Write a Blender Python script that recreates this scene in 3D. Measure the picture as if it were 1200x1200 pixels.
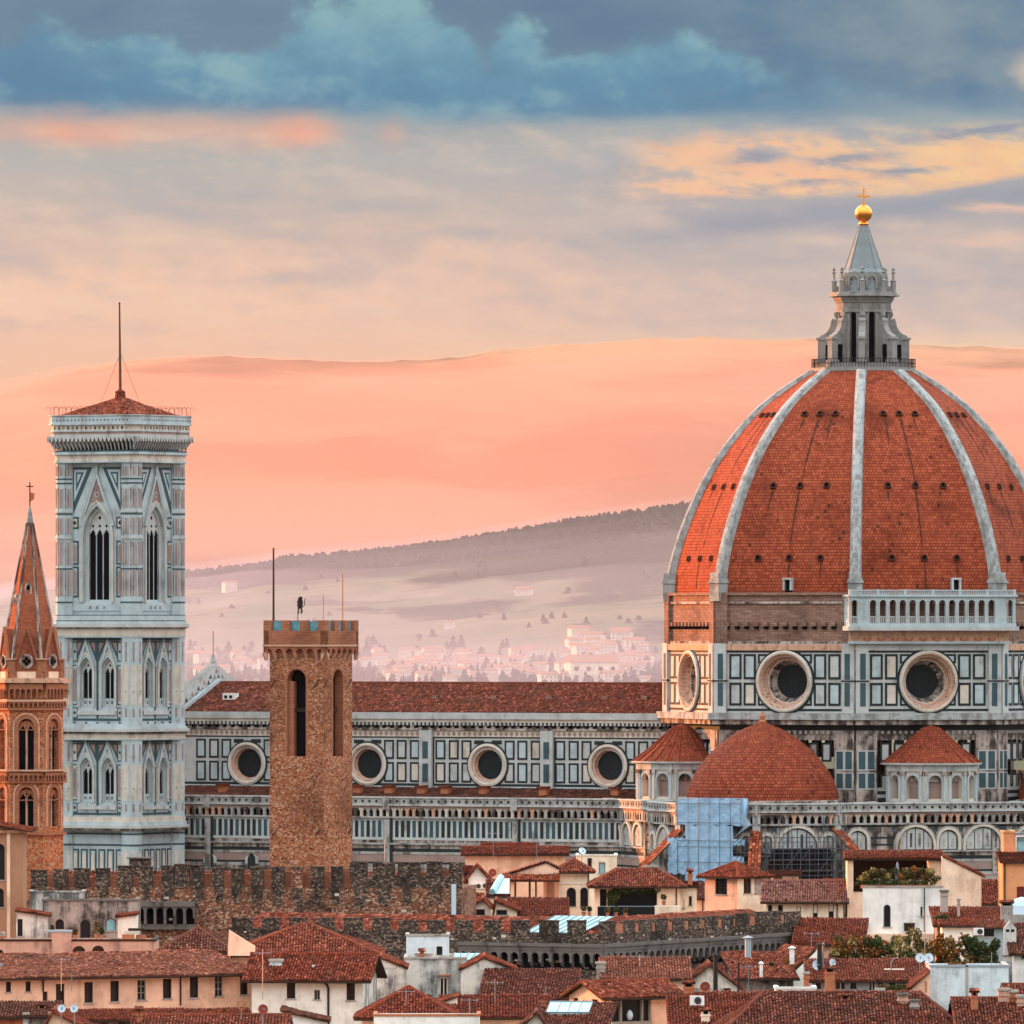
import bpy, math, random
import numpy as np
from mathutils import Matrix, Vector, noise as mnoise

for o in list(bpy.data.objects):
    bpy.data.objects.remove(o)
sc = bpy.context.scene
COL = sc.collection
PI = math.pi
F, H, CZ = 11310.0, 735.0, 55.0          # telephoto: focal length in photo pixels, horizon row, eye height (m)

# ---------------------------------------------------------------- camera
cam = bpy.data.objects.new('camera', bpy.data.cameras.new('camera'))
COL.objects.link(cam)
cam.location = (0, 0, CZ)
cam.rotation_euler = (PI/2, 0, 0)
cam.data.lens = 36.0*F/1200.0
cam.data.sensor_width = 36.0
cam.data.shift_y = (H-600)/1200.0
cam.data.clip_start = 1.0
cam.data.clip_end = 90000.0
sc.camera = cam

# ---------------------------------------------------------------- light
SUN_AZ = math.radians(121)               # turned left from the direction towards the camera
SUN_EL = math.radians(7)
to_sun = Vector((-math.sin(SUN_AZ)*math.cos(SUN_EL), -math.cos(SUN_AZ)*math.cos(SUN_EL), math.sin(SUN_EL)))
sl = bpy.data.lights.new('sun', 'SUN')
sl.energy = 4.3
sl.angle = math.radians(0.6)
sl.color = (1.0, 0.31, 0.06)
sun = bpy.data.objects.new('sun', sl)
sun.rotation_euler = to_sun.to_track_quat('Z', 'Y').to_euler()
sun.location = (-600, 1500, 400)
COL.objects.link(sun)
sc.view_settings.view_transform = 'Standard'
sc.view_settings.look = 'None'
sc.view_settings.exposure = 1.15
sc.view_settings.gamma = 1.0
sc.cycles.volume_bounces = 1
sc.cycles.max_bounces = 6
sc.cycles.denoising_prefilter = 'ACCURATE'

# ---------------------------------------------------------------- node helpers
class S:
    """a socket with arithmetic"""
    def __init__(s, nt, k): s.nt, s.k = nt, k
    def _m(s, op, b=None, rev=False, clamp=False):
        n = s.nt.nodes.new('ShaderNodeMath'); n.operation = op; n.use_clamp = clamp
        ins = [s, b] if not rev else [b, s]
        for i, x in enumerate(ins):
            if x is None: continue
            if isinstance(x, S): s.nt.links.new(x.k, n.inputs[i])
            else: n.inputs[i].default_value = x
        return S(s.nt, n.outputs[0])
    def __add__(s, b): return s._m('ADD', b)
    __radd__ = __add__
    def __sub__(s, b): return s._m('SUBTRACT', b)
    def __rsub__(s, b): return s._m('SUBTRACT', b, True)
    def __mul__(s, b): return s._m('MULTIPLY', b)
    __rmul__ = __mul__
    def __truediv__(s, b): return s._m('DIVIDE', b)
    def sat(s): return s._m('ADD', 0.0, clamp=True)
    def step(s, a, b):
        n = s.nt.nodes.new('ShaderNodeMapRange'); n.interpolation_type = 'SMOOTHSTEP'
        s.nt.links.new(s.k, n.inputs[0])
        n.inputs[1].default_value, n.inputs[2].default_value = a, b
        return S(s.nt, n.outputs[0])
    def gauss(s, c, w):
        d = (s-c)/w
        return (d*d*-1.0)._m('EXPONENT')

def lin(c):
    return tuple(((x/255.0)/12.92 if x/255.0 <= 0.04045 else ((x/255.0+0.055)/1.055)**2.4) for x in c)

def put(nt, sock, v):
    if isinstance(v, S): nt.links.new(v.k, sock)
    elif isinstance(v, (tuple, list)):
        sock.default_value = tuple(v)+(1.0,) if len(v) == 3 and sock.type == 'RGBA' else tuple(v)
    else: sock.default_value = v

def nnoise(nt, vec, scale=1.0, detail=4.0, rough=0.55, col=False):
    n = nt.nodes.new('ShaderNodeTexNoise')
    put(nt, n.inputs['Vector'], vec)
    n.inputs['Scale'].default_value = scale; n.inputs['Detail'].default_value = detail
    n.inputs['Roughness'].default_value = rough
    return S(nt, n.outputs['Color' if col else 'Fac'])

def nmix(nt, fac, a, b, mode='MIX'):
    n = nt.nodes.new('ShaderNodeMix'); n.data_type = 'RGBA'; n.blend_type = mode
    put(nt, n.inputs[0], fac); put(nt, n.inputs[6], a); put(nt, n.inputs[7], b)
    return S(nt, n.outputs[2])

def nramp(nt, fac, stops, interp='LINEAR'):
    n = nt.nodes.new('ShaderNodeValToRGB')
    put(nt, n.inputs[0], fac)
    cr = n.color_ramp; cr.interpolation = interp
    while len(cr.elements) > 1: cr.elements.remove(cr.elements[-1])
    for i, (p, c) in enumerate(stops):
        e = cr.elements[0] if i == 0 else cr.elements.new(p)
        e.position = p; e.color = tuple(c)+(1.0,)
    return S(nt, n.outputs[0])

def nvec(nt, x, y, z=0.0):
    n = nt.nodes.new('ShaderNodeCombineXYZ')
    put(nt, n.inputs[0], x); put(nt, n.inputs[1], y); put(nt, n.inputs[2], z)
    return S(nt, n.outputs[0])

def nsep(nt, v):
    n = nt.nodes.new('ShaderNodeSeparateXYZ'); put(nt, n.inputs[0], v)
    return [S(nt, o) for o in n.outputs]

# ---------------------------------------------------------------- sky (in directions: azimuth and elevation)
world = bpy.data.worlds.new('World'); sc.world = world; world.use_nodes = True
wt = world.node_tree
for n in list(wt.nodes): wt.nodes.remove(n)
wo = wt.nodes.new('ShaderNodeOutputWorld'); bg = wt.nodes.new('ShaderNodeBackground')
wt.links.new(bg.outputs[0], wo.inputs[0])
sky = wt.nodes.new('ShaderNodeTexSky'); sky.sky_type = 'NISHITA'; sky.sun_disc = False
sky.sun_elevation = SUN_EL
sky.sun_rotation = math.atan2(to_sun.x, to_sun.y)
sky.altitude = 100; sky.dust_density = 2.0
tc = wt.nodes.new('ShaderNodeTexCoord')
dx, dy, dz = nsep(wt, S(wt, tc.outputs['Generated']))
U = dx._m('ARCTAN2', dy)*113.1           # azimuth, hundredths of the picture unit
V = dz._m('ARCSINE')*113.1               # elevation, same unit
w1 = nnoise(wt, nvec(wt, U*0.55, V*1.0, 3.1), 1.0, 5)
w2 = nnoise(wt, nvec(wt, U*0.9+7.0, V*2.2, 1.7), 1.0, 6, 0.6)
w3 = nnoise(wt, nvec(wt, U*0.35+2.0, V*2.6, 8.0), 1.0, 5, 0.6)
puff = nnoise(wt, nvec(wt, U*1.15+3.3, V*1.35, 4.4), 1.0, 8, 0.62)
side = U.step(-3.0, 4.5)
Vw = V+(w3-0.5)*0.75
left = nramp(wt, Vw/8.0, [(0.0, lin((250, 188, 152))), (0.38, lin((245, 194, 164))), (0.47, lin((240, 196, 172))), (0.55, lin((222, 190, 172))),
    (0.62, lin((204, 186, 174))), (0.69, lin((183, 181, 176))), (0.725, lin((174, 174, 172))), (0.79, lin((112, 148, 172))), (0.84, lin((98, 141, 170))), (0.92, lin((112, 151, 173))), (1.0, lin((106, 130, 156)))])
right = nramp(wt, Vw/8.0, [(0.0, lin((250, 200, 160))), (0.39, lin((242, 204, 172))), (0.45, lin((214, 190, 178))), (0.52, lin((196, 181, 176))),
    (0.60, lin((186, 176, 174))), (0.645, lin((163, 166, 172))), (0.70, lin((182, 180, 176))), (0.765, lin((128, 152, 170))), (0.81, lin((100, 138, 168))), (0.90, lin((114, 144, 166))), (1.0, lin((104, 128, 154)))])
skyc = nmix(wt, side, left, right)
# cumulus tops in the upper part: a light bank in front of a darker, higher deck
def billow(sx, sy, sc_, det, seed, off=0.14):
    a = nnoise(wt, nvec(wt, U*sx, V*sy, seed), sc_, det, 0.58)
    b = nnoise(wt, nvec(wt, U*sx+off, V*sy+off*1.3, seed), sc_, det, 0.58)
    return a, (a-b)
bl1, rel1 = billow(0.8, 1.15, 1.0, 7, 4.4, 0.16)
bl2, rel2 = billow(0.45, 0.9, 1.0, 6, 9.1, 0.12)
fray = nnoise(wt, nvec(wt, U*3.2, V*4.2, 2.2), 1.0, 5, 0.65)
edge = U.gauss(-1.7, 1.4)*0.55+U.gauss(1.2, 0.8)*0.16+6.86+(bl1-0.5)*1.7+(bl2-0.5)*1.0+(fray-0.5)*0.22-U.gauss(-0.35, 0.22)*0.35-U.step(1.8, 3.0)*0.5
inb = (edge-V)
# high deck: slate, streaked
hi_ = nnoise(wt, nvec(wt, U*0.3+V*0.35, V*1.0-U*0.12, 6.6), 1.0, 6, 0.6)
skyc = nmix(wt, V.step(5.95, 6.5)*0.9, skyc, nramp(wt, hi_, [(0.30, lin((92, 122, 150))), (0.5, lin((108, 134, 156))), (0.68, lin((136, 150, 162)))]))
low = (V+(w3-0.5)*0.5+(bl2-0.5)*0.5).step(5.82, 6.2)
body = nramp(wt, (V-6.0)/1.2+(bl2-0.5)*0.5, [(0.0, lin((88, 136, 168))), (0.35, lin((98, 146, 174))), (0.75, lin((122, 164, 182))), (1.0, lin((140, 176, 186)))])
body = nmix(wt, U.step(-3.4, -5.8)*0.7, body, lin((82, 128, 162)))
body = nmix(wt, (rel1*5.0+0.0).sat()*0.75, body, lin((150, 182, 190)))
body = nmix(wt, (rel1*-5.0).sat()*0.6, body, lin((84, 128, 158)))
skyc = nmix(wt, inb.step(-0.05, 0.22)*low*U.step(5.0, 2.4), skyc, body)
skyc = nmix(wt, (rel2*6.0).sat()*V.step(5.9, 6.3)*U.step(1.5, 3.0)*0.6, skyc, lin((146, 158, 168)))
skyc = nmix(wt, (rel2*-6.0).sat()*V.step(5.9, 6.3)*U.step(1.5, 3.0)*0.7, skyc, lin((82, 122, 156)))
skyc = nmix(wt, bl2.step(0.50, 0.66)*V.gauss(6.3, 0.35)*U.step(1.8, 3.2)*0.7, skyc, lin((86, 128, 162)))
# warm streak under the bank at the left
stv = V+(w2-0.5)*0.30+(w1-0.5)*0.2
streak = stv.gauss(5.83, 0.17)*U.step(-1.75, -2.5)*(w1*0.8+0.35)
skyc = nmix(wt, (streak*0.7).sat(), skyc, lin((245, 178, 150)))
blob = stv.gauss(5.82, 0.15)*(U.gauss(-2.5, 0.36)+U.gauss(-5.25, 0.35)*0.8+U.gauss(-4.7, 0.25)*0.4+U.gauss(-1.4, 0.16)*0.4)
skyc = nmix(wt, blob.sat()*0.7, skyc, lin((252, 170, 142)))
# grey veils
veil = nnoise(wt, nvec(wt, U*0.28+9.0, V*1.5, 1.0), 1.0, 5)
skyc = nmix(wt, veil.step(0.45, 0.7)*V.gauss(4.6, 0.9)*0.55, skyc, lin((168, 170, 178)))
skyc = nmix(wt, veil.step(0.55, 0.3)*V.gauss(4.2, 0.7)*0.35, skyc, lin((228, 200, 180)))
# pink lumps above the hills
lump = (V*-1.0+4.12+U.gauss(-3.9, 0.9)*0.22+U.gauss(0.2, 1.6)*0.55+(puff-0.5)*1.1+(bl2-0.5)*0.9)
skyc = nmix(wt, lump.step(0.0, 0.22)*lump.step(0.9, 0.1)*U.step(2.0, 0.2)*V.step(3.3, 3.7)*0.42, skyc, lin((252, 206, 178)))
skyc = nmix(wt, (rel1*4.0).sat()*V.gauss(4.1, 0.55)*U.step(1.5, -1.0)*0.5, skyc, lin((255, 200, 160)))
tex, relt = billow(0.42, 1.25, 1.0, 8, 12.7, 0.10)
tex2, relu = billow(1.1, 2.6, 1.0, 7, 15.1, 0.12)
mid_ = V.step(3.0, 3.6)*V.step(6.1, 5.7)
skyc = nmix(wt, (relt*7.0+relu*2.0).sat()*mid_*0.34, skyc, lin((246, 212, 186)))
skyc = nmix(wt, (relt*-7.0-relu*2.0).sat()*mid_*0.30, skyc, lin((164, 170, 178)))
skyc = nmix(wt, tex.step(0.50, 0.68)*mid_*U.step(-4.0, 2.0)*0.30, skyc, lin((170, 178, 186)))
# bright gap at the right with wisps across it
wis = nnoise(wt, nvec(wt, U*0.8, V*3.4+U*0.35, 5.0), 1.0, 8, 0.62)
gl = (U-4.2).step(0.0, 2.0)*0.24
gn = (puff-0.5)*0.55+(wis-0.5)*0.25
gap = (V-gl+gn*0.35).step(4.98, 5.10)*(V+gn).step(5.92, 5.60)*(U+(puff-0.5)*2.2-V*0.25+1.35).step(1.2, 2.1)
gsh = nmix(wt, U.step(2.5, 6.0), lin((250, 198, 158)), lin((252, 206, 152)))
gsh = nmix(wt, wis.step(0.42, 0.68)*0.45, gsh, lin((250, 178, 140)))
skyc = nmix(wt, gap*((wis+relu*1.2).step(0.30, 0.52)*0.72+0.22)*(1.0-(rel2*5.0).sat()*0.5), skyc, gsh)
wv = V-(U-4.0)*0.10+(w2-0.5)*0.30
wisp = wv.gauss(5.48, 0.085)*U.gauss(3.9, 0.5)+wv.gauss(5.26, 0.045)*U.gauss(4.1, 0.8)+wv.gauss(5.66, 0.05)*U.gauss(5.4, 0.6)+(wv+0.1).gauss(5.72, 0.09)*U.gauss(2.8, 0.4)*0.8
skyc = nmix(wt, (wisp*wis.step(0.66, 0.38)*1.8).sat()*0.85, skyc, lin((142, 152, 168)))
band = (V-(U-4.0)*0.09+(w2-0.5)*0.3).gauss(4.84, 0.15)*U.step(1.0, 2.6)
skyc = nmix(wt, band*0.75, skyc, lin((146, 156, 170)))
thin = (V+(wis-0.5)*0.3).gauss(4.92, 0.05)*U.step(4.9, 5.6)+(V+(wis-0.5)*0.3).gauss(4.52, 0.05)*U.step(4.6, 5.6)*0.7
skyc = nmix(wt, thin.sat()*0.7, skyc, lin((246, 200, 172)))
corner = (V+(puff-0.5)*0.7).gauss(6.45, 0.22)*(U+(puff-0.5)*0.6).step(5.75, 6.05)
skyc = nmix(wt, corner*0.8, skyc, lin((240, 200, 180)))
skyc = nmix(wt, 1.0, skyc, nmix(wt, V.step(5.6, 6.2), (0.755, 0.775, 0.787), (0.64, 0.755, 0.765)), 'MULTIPLY')
# the rest of the sky dome: an even, cool cloud deck that lights the city
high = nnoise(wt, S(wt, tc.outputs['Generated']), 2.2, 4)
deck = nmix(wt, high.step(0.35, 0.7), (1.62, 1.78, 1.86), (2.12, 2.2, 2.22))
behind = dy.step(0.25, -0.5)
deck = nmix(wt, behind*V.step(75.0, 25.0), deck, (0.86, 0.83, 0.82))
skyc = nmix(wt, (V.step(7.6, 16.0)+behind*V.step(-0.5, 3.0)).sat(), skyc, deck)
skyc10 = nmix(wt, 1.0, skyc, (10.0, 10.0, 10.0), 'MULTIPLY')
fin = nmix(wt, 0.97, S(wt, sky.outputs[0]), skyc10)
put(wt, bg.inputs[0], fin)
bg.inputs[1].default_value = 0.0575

# ---------------------------------------------------------------- materials
MATS = {}
def mat(name, base=None, rough=0.85, fn=None, metal=0.0, spec=0.07, bump=None, bstr=0.4, bdist=0.05):
    m = bpy.data.materials.new(name); m.use_nodes = True
    nt = m.node_tree; b = nt.nodes['Principled BSDF']
    b.inputs['Roughness'].default_value = rough; b.inputs['Metallic'].default_value = metal
    b.inputs['Specular IOR Level'].default_value = spec
    put(nt, b.inputs['Base Color'], fn(nt) if fn else base)
    if bump:
        bn = nt.nodes.new('ShaderNodeBump'); bn.inputs['Strength'].default_value = bstr
        bn.inputs['Distance'].default_value = bdist
        put(nt, bn.inputs['Height'], bump(nt)); nt.links.new(bn.outputs[0], b.inputs['Normal'])
    MATS[name] = m
    return m

def uvc(nt):
    n = nt.nodes.new('ShaderNodeUVMap'); n.uv_map = 'UVMap'
    return S(nt, n.outputs[0])
def obc(nt):
    n = nt.nodes.new('ShaderNodeTexCoord')
    return S(nt, n.outputs['Object'])
def attr(nt, name='tv'):
    n = nt.nodes.new('ShaderNodeAttribute'); n.attribute_name = name
    return S(nt, n.outputs['Fac'])
def scl(c, k): return tuple(x*k for x in c)

def weathered(col, dirt=0.5, dcol=(0.10, 0.085, 0.075), sv=0.35, tone=0.14, lift=0.0):
    """stone or plaster with streaky soiling that has its own shape"""
    def f(nt):
        uv = uvc(nt); x, y, z = nsep(nt, uv)
        st = nnoise(nt, nvec(nt, x*1.1, y*0.16, 0.3), 1.0, 6, 0.65)
        bl = nnoise(nt, nvec(nt, x*sv, y*sv, 4.0), 1.0, 7, 0.65)
        fi = nnoise(nt, nvec(nt, x*2.3, y*2.3, 2.0), 1.0, 4, 0.6)
        c = nmix(nt, bl.step(0.3, 0.7), scl(col, 1.0+tone), scl(col, 1.0-tone))
        c = nmix(nt, fi.step(0.45, 0.8)*0.35, c, scl(col, 0.62))
        g = (st*bl*2.0).step(0.50-lift, 0.80-lift)
        return nmix(nt, g*dirt, c, dcol)
    return f

def bricks(c1, c2, mort, bw, bh, dark=0.35, ms=0.12, big=0.12):
    def f(nt):
        uv = uvc(nt)
        n = nt.nodes.new('ShaderNodeTexBrick')
        put(nt, n.inputs['Vector'], uv)
        n.inputs['Color1'].default_value = (0, 0, 0, 1); n.inputs['Color2'].default_value = (1, 1, 1, 1)
        n.inputs['Mortar'].default_value = (0.5, 0.5, 0.5, 1)
        n.inputs['Scale'].default_value = 1.0; n.inputs['Brick Width'].default_value = bw; n.inputs['Row Height'].default_value = bh
        n.inputs['Mortar Size'].default_value = bh*ms; n.inputs['Mortar Smooth'].default_value = 0.3
        x, y, z = nsep(nt, uv)
        bl = nnoise(nt, nvec(nt, x*big, y*big, 1.0), 1.0, 7, 0.68)
        fi = nnoise(nt, nvec(nt, x*1.4, y*1.4, 5.0), 1.0, 3)
        c = nmix(nt, S(nt, n.outputs['Color']), c1, c2)
        c = nmix(nt, fi.step(0.5, 0.75)*0.5, c, scl(c1, 0.55))
        c = nmix(nt, S(nt, n.outputs['Fac']), c, mort)
        return nmix(nt, bl.step(0.48, 0.72)*dark, c, scl(c1, 0.22))
    return f

def rubble(c1, c2, c3, dark, size=1.6, soot=0.5):
    """rough mixed stone and brick masonry"""
    def f(nt):
        x, y, z = nsep(nt, uvc(nt))
        v = nt.nodes.new('ShaderNodeTexVoronoi'); v.inputs['Scale'].default_value = 1.0
        put(nt, v.inputs['Vector'], nvec(nt, x*size*2.6, y*size*4.2, 0.0))
        r, g, b = nsep(nt, S(nt, v.outputs['Color']))
        c = nmix(nt, r.step(0.2, 0.8), c1, c2)
        c = nmix(nt, g.step(0.72, 0.8), c, c3)
        c = nmix(nt, b.step(0.75, 0.82)*0.75, c, dark)
        bl = nnoise(nt, nvec(nt, x*0.16, y*0.20, 2.0), 1.0, 7, 0.68)
        return nmix(nt, bl.step(0.44, 0.68)*soot, c, dark)
    return f

def rub_bump(nt):
    x, y, z = nsep(nt, uvc(nt))
    return nnoise(nt, nvec(nt, x*5.0, y*8.5, 0.0), 1.0, 3)

WHITE = (0.425, 0.435, 0.43)
mat('marble', fn=weathered(WHITE, 0.5, (0.16, 0.14, 0.12)), rough=0.6)
mat('marble_clean', fn=weathered((0.385, 0.455, 0.478), 0.55, (0.22, 0.20, 0.18)), rough=0.6)
mat('marble_dirty', fn=weathered((0.43, 0.36, 0.32), 0.95, (0.035, 0.028, 0.026), lift=0.16), rough=0.7)
mat('panel_grey', fn=weathered((0.42, 0.44, 0.44), 0.6, (0.18, 0.17, 0.16), 0.8), rough=0.6)
mat('green_marble', fn=weathered((0.022, 0.032, 0.034), 0.3, (0.02, 0.02, 0.02)), rough=0.5)
mat('sage_marble', fn=weathered((0.045, 0.085, 0.098), 0.3, (0.03, 0.035, 0.035)), rough=0.5)
mat('pink_marble', fn=weathered((0.30, 0.205, 0.18), 0.5, (0.12, 0.08, 0.07)), rough=0.6)
mat('cream_marble', fn=weathered((0.54, 0.48, 0.41), 0.5, (0.2, 0.16, 0.12)), rough=0.6)
mat('ochre_marble', fn=weathered((0.50, 0.29, 0.20), 0.8, (0.15, 0.08, 0.06), 1.2), rough=0.7)
mat('raw_stone', fn=bricks((0.215, 0.12, 0.09), (0.33, 0.205, 0.155), (0.15, 0.09, 0.07), 1.1, 0.32, 0.7), rough=0.9)
mat('lantern_stone', fn=weathered((0.255, 0.25, 0.24), 0.75, (0.13, 0.11, 0.095), 0.8), rough=0.7)
mat('rib_marble', fn=weathered((0.34, 0.36, 0.36), 0.7, (0.15, 0.14, 0.13), 0.7, lift=0.1), rough=0.7)
mat('tile_stain', (0.075, 0.026, 0.018), 0.85)
mat('wall_marble', fn=weathered((0.35, 0.335, 0.32), 0.8, (0.07, 0.06, 0.055), 0.5, lift=0.08), rough=0.7)
mat('slat_marble', fn=weathered((0.44, 0.46, 0.455), 0.6, (0.12, 0.11, 0.10), 0.5), rough=0.7)
mat('lead', fn=weathered((0.20, 0.235, 0.25), 0.7, (0.12, 0.10, 0.09), 0.7), rough=0.5)
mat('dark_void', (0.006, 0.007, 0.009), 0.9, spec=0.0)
mat('glass', (0.010, 0.013, 0.016), 0.2, spec=0.2)
mat('oculus_glass', fn=lambda nt: nmix(nt, nnoise(nt, uvc(nt), 3.0, 3).step(0.4, 0.7), (0.008, 0.016, 0.02), (0.018, 0.03, 0.035)), rough=0.5, spec=0.1)
mat('gold', (0.85, 0.34, 0.07), 0.33, metal=1.0)
mat('iron', (0.028, 0.024, 0.022), 0.6)
mat('steel', (0.22, 0.24, 0.27), 0.45, metal=0.5)
mat('dish_white', (0.50, 0.62, 0.70), 0.4)
mat('dish_red', (0.25, 0.05, 0.035), 0.5)
mat('white_paint', fn=weathered((0.72, 0.72, 0.70), 0.3, (0.25, 0.23, 0.2)), rough=0.6)
mat('sky_glass', fn=lambda nt: nmix(nt, nnoise(nt, uvc(nt), 0.8, 2).step(0.35, 0.7), (0.17, 0.40, 0.46), (0.30, 0.53, 0.56)), rough=0.25, spec=0.6)
mat('teal_net', fn=lambda nt: nmix(nt, nnoise(nt, uvc(nt), 1.5, 3).step(0.3, 0.7), (0.05, 0.22, 0.28), (0.14, 0.36, 0.42)), rough=0.6)
mat('wood', (0.10, 0.055, 0.035), 0.7)
mat('dark_wood', (0.035, 0.022, 0.016), 0.7)
mat('shutter', (0.28, 0.24, 0.19), 0.7)
mat('terracotta', fn=weathered((0.40, 0.15, 0.075), 0.4, (0.1, 0.05, 0.03), 1.0), rough=0.8)
mat('concrete', fn=weathered((0.36, 0.33, 0.30), 0.7, (0.09, 0.08, 0.075), 0.6), rough=0.9)
mat('grey_paint', (0.30, 0.36, 0.40), 0.6)
mat('steel_tube', (0.10, 0.11, 0.13), 0.5, metal=0.3)
mat('plank', (0.09, 0.075, 0.07), 0.8)
mat('dark_net', fn=lambda nt: nmix(nt, nnoise(nt, uvc(nt), 0.7, 5).step(0.35, 0.7), (0.018, 0.02, 0.028), (0.05, 0.05, 0.06)), rough=0.9)

def tarp_f(nt):
    x, y, z = nsep(nt, uvc(nt))
    a = nnoise(nt, nvec(nt, x*0.6, y*0.35, 0.0), 1.0, 5)
    return nmix(nt, a.step(0.3, 0.7), (0.22, 0.38, 0.56), (0.36, 0.52, 0.68))
mat('blue_tarp', fn=tarp_f, rough=0.6, bump=lambda nt: nnoise(nt, uvc(nt), 0.9, 4), bstr=0.6, bdist=0.3)

def tilef(c_lo, c_mid, c_hi, dark=(0.025, 0.011, 0.008), moss=0.5):
    c_lo, c_mid, c_hi = [(c[0]*k, c[1]*k*0.86, c[2]*k*0.80) for c, k in ((c_lo, 0.74), (c_mid, 0.80), (c_hi, 0.92))]
    def f(nt):
        t = attr(nt)
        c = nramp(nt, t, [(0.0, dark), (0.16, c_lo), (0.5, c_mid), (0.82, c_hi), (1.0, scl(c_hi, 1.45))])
        x, y, z = nsep(nt, obc(nt))
        b = nnoise(nt, nvec(nt, x*0.23, y*0.23, z*0.23), 1.0, 6, 0.65)
        c = nmix(nt, b.step(0.48, 0.72)*moss, c, (0.055, 0.030, 0.022))
        g = nnoise(nt, nvec(nt, x*1.7, y*1.7, z*1.7+3.0), 1.0, 3)
        return nmix(nt, g.step(0.58, 0.74)*0.22, c, (0.33, 0.21, 0.15))
    return f
mat('tile_red', fn=tilef((0.12, 0.030, 0.017), (0.25, 0.066, 0.036), (0.42, 0.145, 0.088)), rough=0.85)
mat('tile_orange', fn=tilef((0.17, 0.044, 0.022), (0.33, 0.092, 0.045), (0.47, 0.175, 0.098), moss=0.35), rough=0.85)
mat('tile_dark', fn=tilef((0.075, 0.022, 0.014), (0.16, 0.046, 0.028), (0.32, 0.115, 0.075), moss=0.6), rough=0.85)
mat('tile_brown', fn=tilef((0.07, 0.026, 0.017), (0.15, 0.055, 0.036), (0.28, 0.12, 0.085), moss=0.7), rough=0.85)
mat('tile_deep', fn=tilef((0.10, 0.022, 0.012), (0.22, 0.048, 0.024), (0.34, 0.095, 0.052), moss=0.45), rough=0.85)
mat('tile_pale', fn=tilef((0.16, 0.06, 0.038), (0.29, 0.105, 0.066), (0.48, 0.22, 0.15), moss=0.45), rough=0.85)
mat('aisle_tile', fn=tilef((0.05, 0.022, 0.017), (0.085, 0.036, 0.028), (0.14, 0.06, 0.046), moss=0.6), rough=0.9)
mat('tile_grey', fn=tilef((0.17, 0.075, 0.06), (0.25, 0.12, 0.10), (0.33, 0.19, 0.16), moss=0.5), rough=0.85)

def dome_tile(c1, c2, bw, bh, wave=False, dk=0.6):
    def f(nt):
        uv = uvc(nt); x, y, z = nsep(nt, uv)
        n = nt.nodes.new('ShaderNodeTexBrick'); put(nt, n.inputs['Vector'], uv)
        n.inputs['Color1'].default_value = (0, 0, 0, 1); n.inputs['Color2'].default_value = (1, 1, 1, 1)
        n.inputs['Mortar'].default_value = (0.3, 0.3, 0.3, 1); n.inputs['Scale'].default_value = 1.0
        n.inputs['Brick Width'].default_value = bw; n.inputs['Row Height'].default_value = bh
        n.inputs['Mortar Size'].default_value = bh*0.10; n.inputs['Mortar Smooth'].default_value = 0.4
        r = S(nt, n.outputs['Color'])
        bl = nnoise(nt, nvec(nt, x*0.14, y*0.14, 1.0), 1.0, 6, 0.65)
        wn = nt.nodes.new('ShaderNodeTexWhiteNoise'); wn.noise_dimensions = '2D'
        put(nt, wn.inputs['Vector'], nvec(nt, (x/bw)._m('FLOOR'), (y/bh)._m('FLOOR')))
        wv = S(nt, wn.outputs['Value'])
        c = nmix(nt, r, c1, c2)
        c = nmix(nt, wv.step(0.80, 0.95)*0.55, c, scl(c2, 1.35))
        c = nmix(nt, bl.step(0.5, 0.72)*dk, c, scl(c1, 0.45))
        c = nmix(nt, (wv.step(0.045, 0.02)*bl.step(0.42, 0.6))*0.85, c, (0.035, 0.016, 0.012))
        drip = nnoise(nt, nvec(nt, x*0.9, y*0.07, 7.0), 1.0, 5, 0.6)
        c = nmix(nt, drip.step(0.60, 0.75)*0.5, c, (0.08, 0.03, 0.022))
        return nmix(nt, S(nt, n.outputs['Fac'])*0.85, c, scl(c1, 0.18))
    return f
def tile_bump(bw, bh):
    def f(nt):
        x, y, z = nsep(nt, uvc(nt))
        return (y/bh)._m('FRACT')*-1.0
    return f
mat('dome_tiles', fn=dome_tile((0.225, 0.042, 0.019), (0.345, 0.076, 0.036), 0.45, 0.43, dk=0.8), rough=0.8, bump=tile_bump(0.45, 0.43), bstr=0.35, bdist=0.12)
mat('tribune_tiles', fn=dome_tile((0.18, 0.036, 0.018), (0.28, 0.066, 0.034), 0.5, 0.46, dk=0.75), rough=0.8, bump=tile_bump(0.55, 0.46), bstr=0.35, bdist=0.12)
mat('brick_tower', fn=rubble((0.275, 0.092, 0.044), (0.35, 0.145, 0.077), (0.42, 0.26, 0.17), (0.085, 0.034, 0.02), 1.9, 0.6), rough=0.9, bump=rub_bump, bstr=0.5, bdist=0.12)
mat('brick_top', fn=bricks((0.27, 0.082, 0.043), (0.35, 0.135, 0.072), (0.30, 0.18, 0.12), 0.5, 0.16, 0.5), rough=0.9)
mat('brick_spire', fn=bricks((0.25, 0.062, 0.03), (0.33, 0.10, 0.05), (0.26, 0.11, 0.07), 0.5, 0.18, 0.75), rough=0.9)
mat('brick_badia', fn=rubble((0.35, 0.098, 0.042), (0.42, 0.16, 0.075), (0.42, 0.25, 0.15), (0.14, 0.045, 0.025), 2.0, 0.4), rough=0.9, bump=rub_bump, bstr=0.4, bdist=0.1)
mat('palace_rubble', fn=rubble((0.20, 0.075, 0.042), (0.275, 0.125, 0.078), (0.46, 0.30, 0.21), (0.04, 0.028, 0.023), 1.9, 0.85), rough=0.95, bump=rub_bump, bstr=0.6, bdist=0.2)
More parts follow.
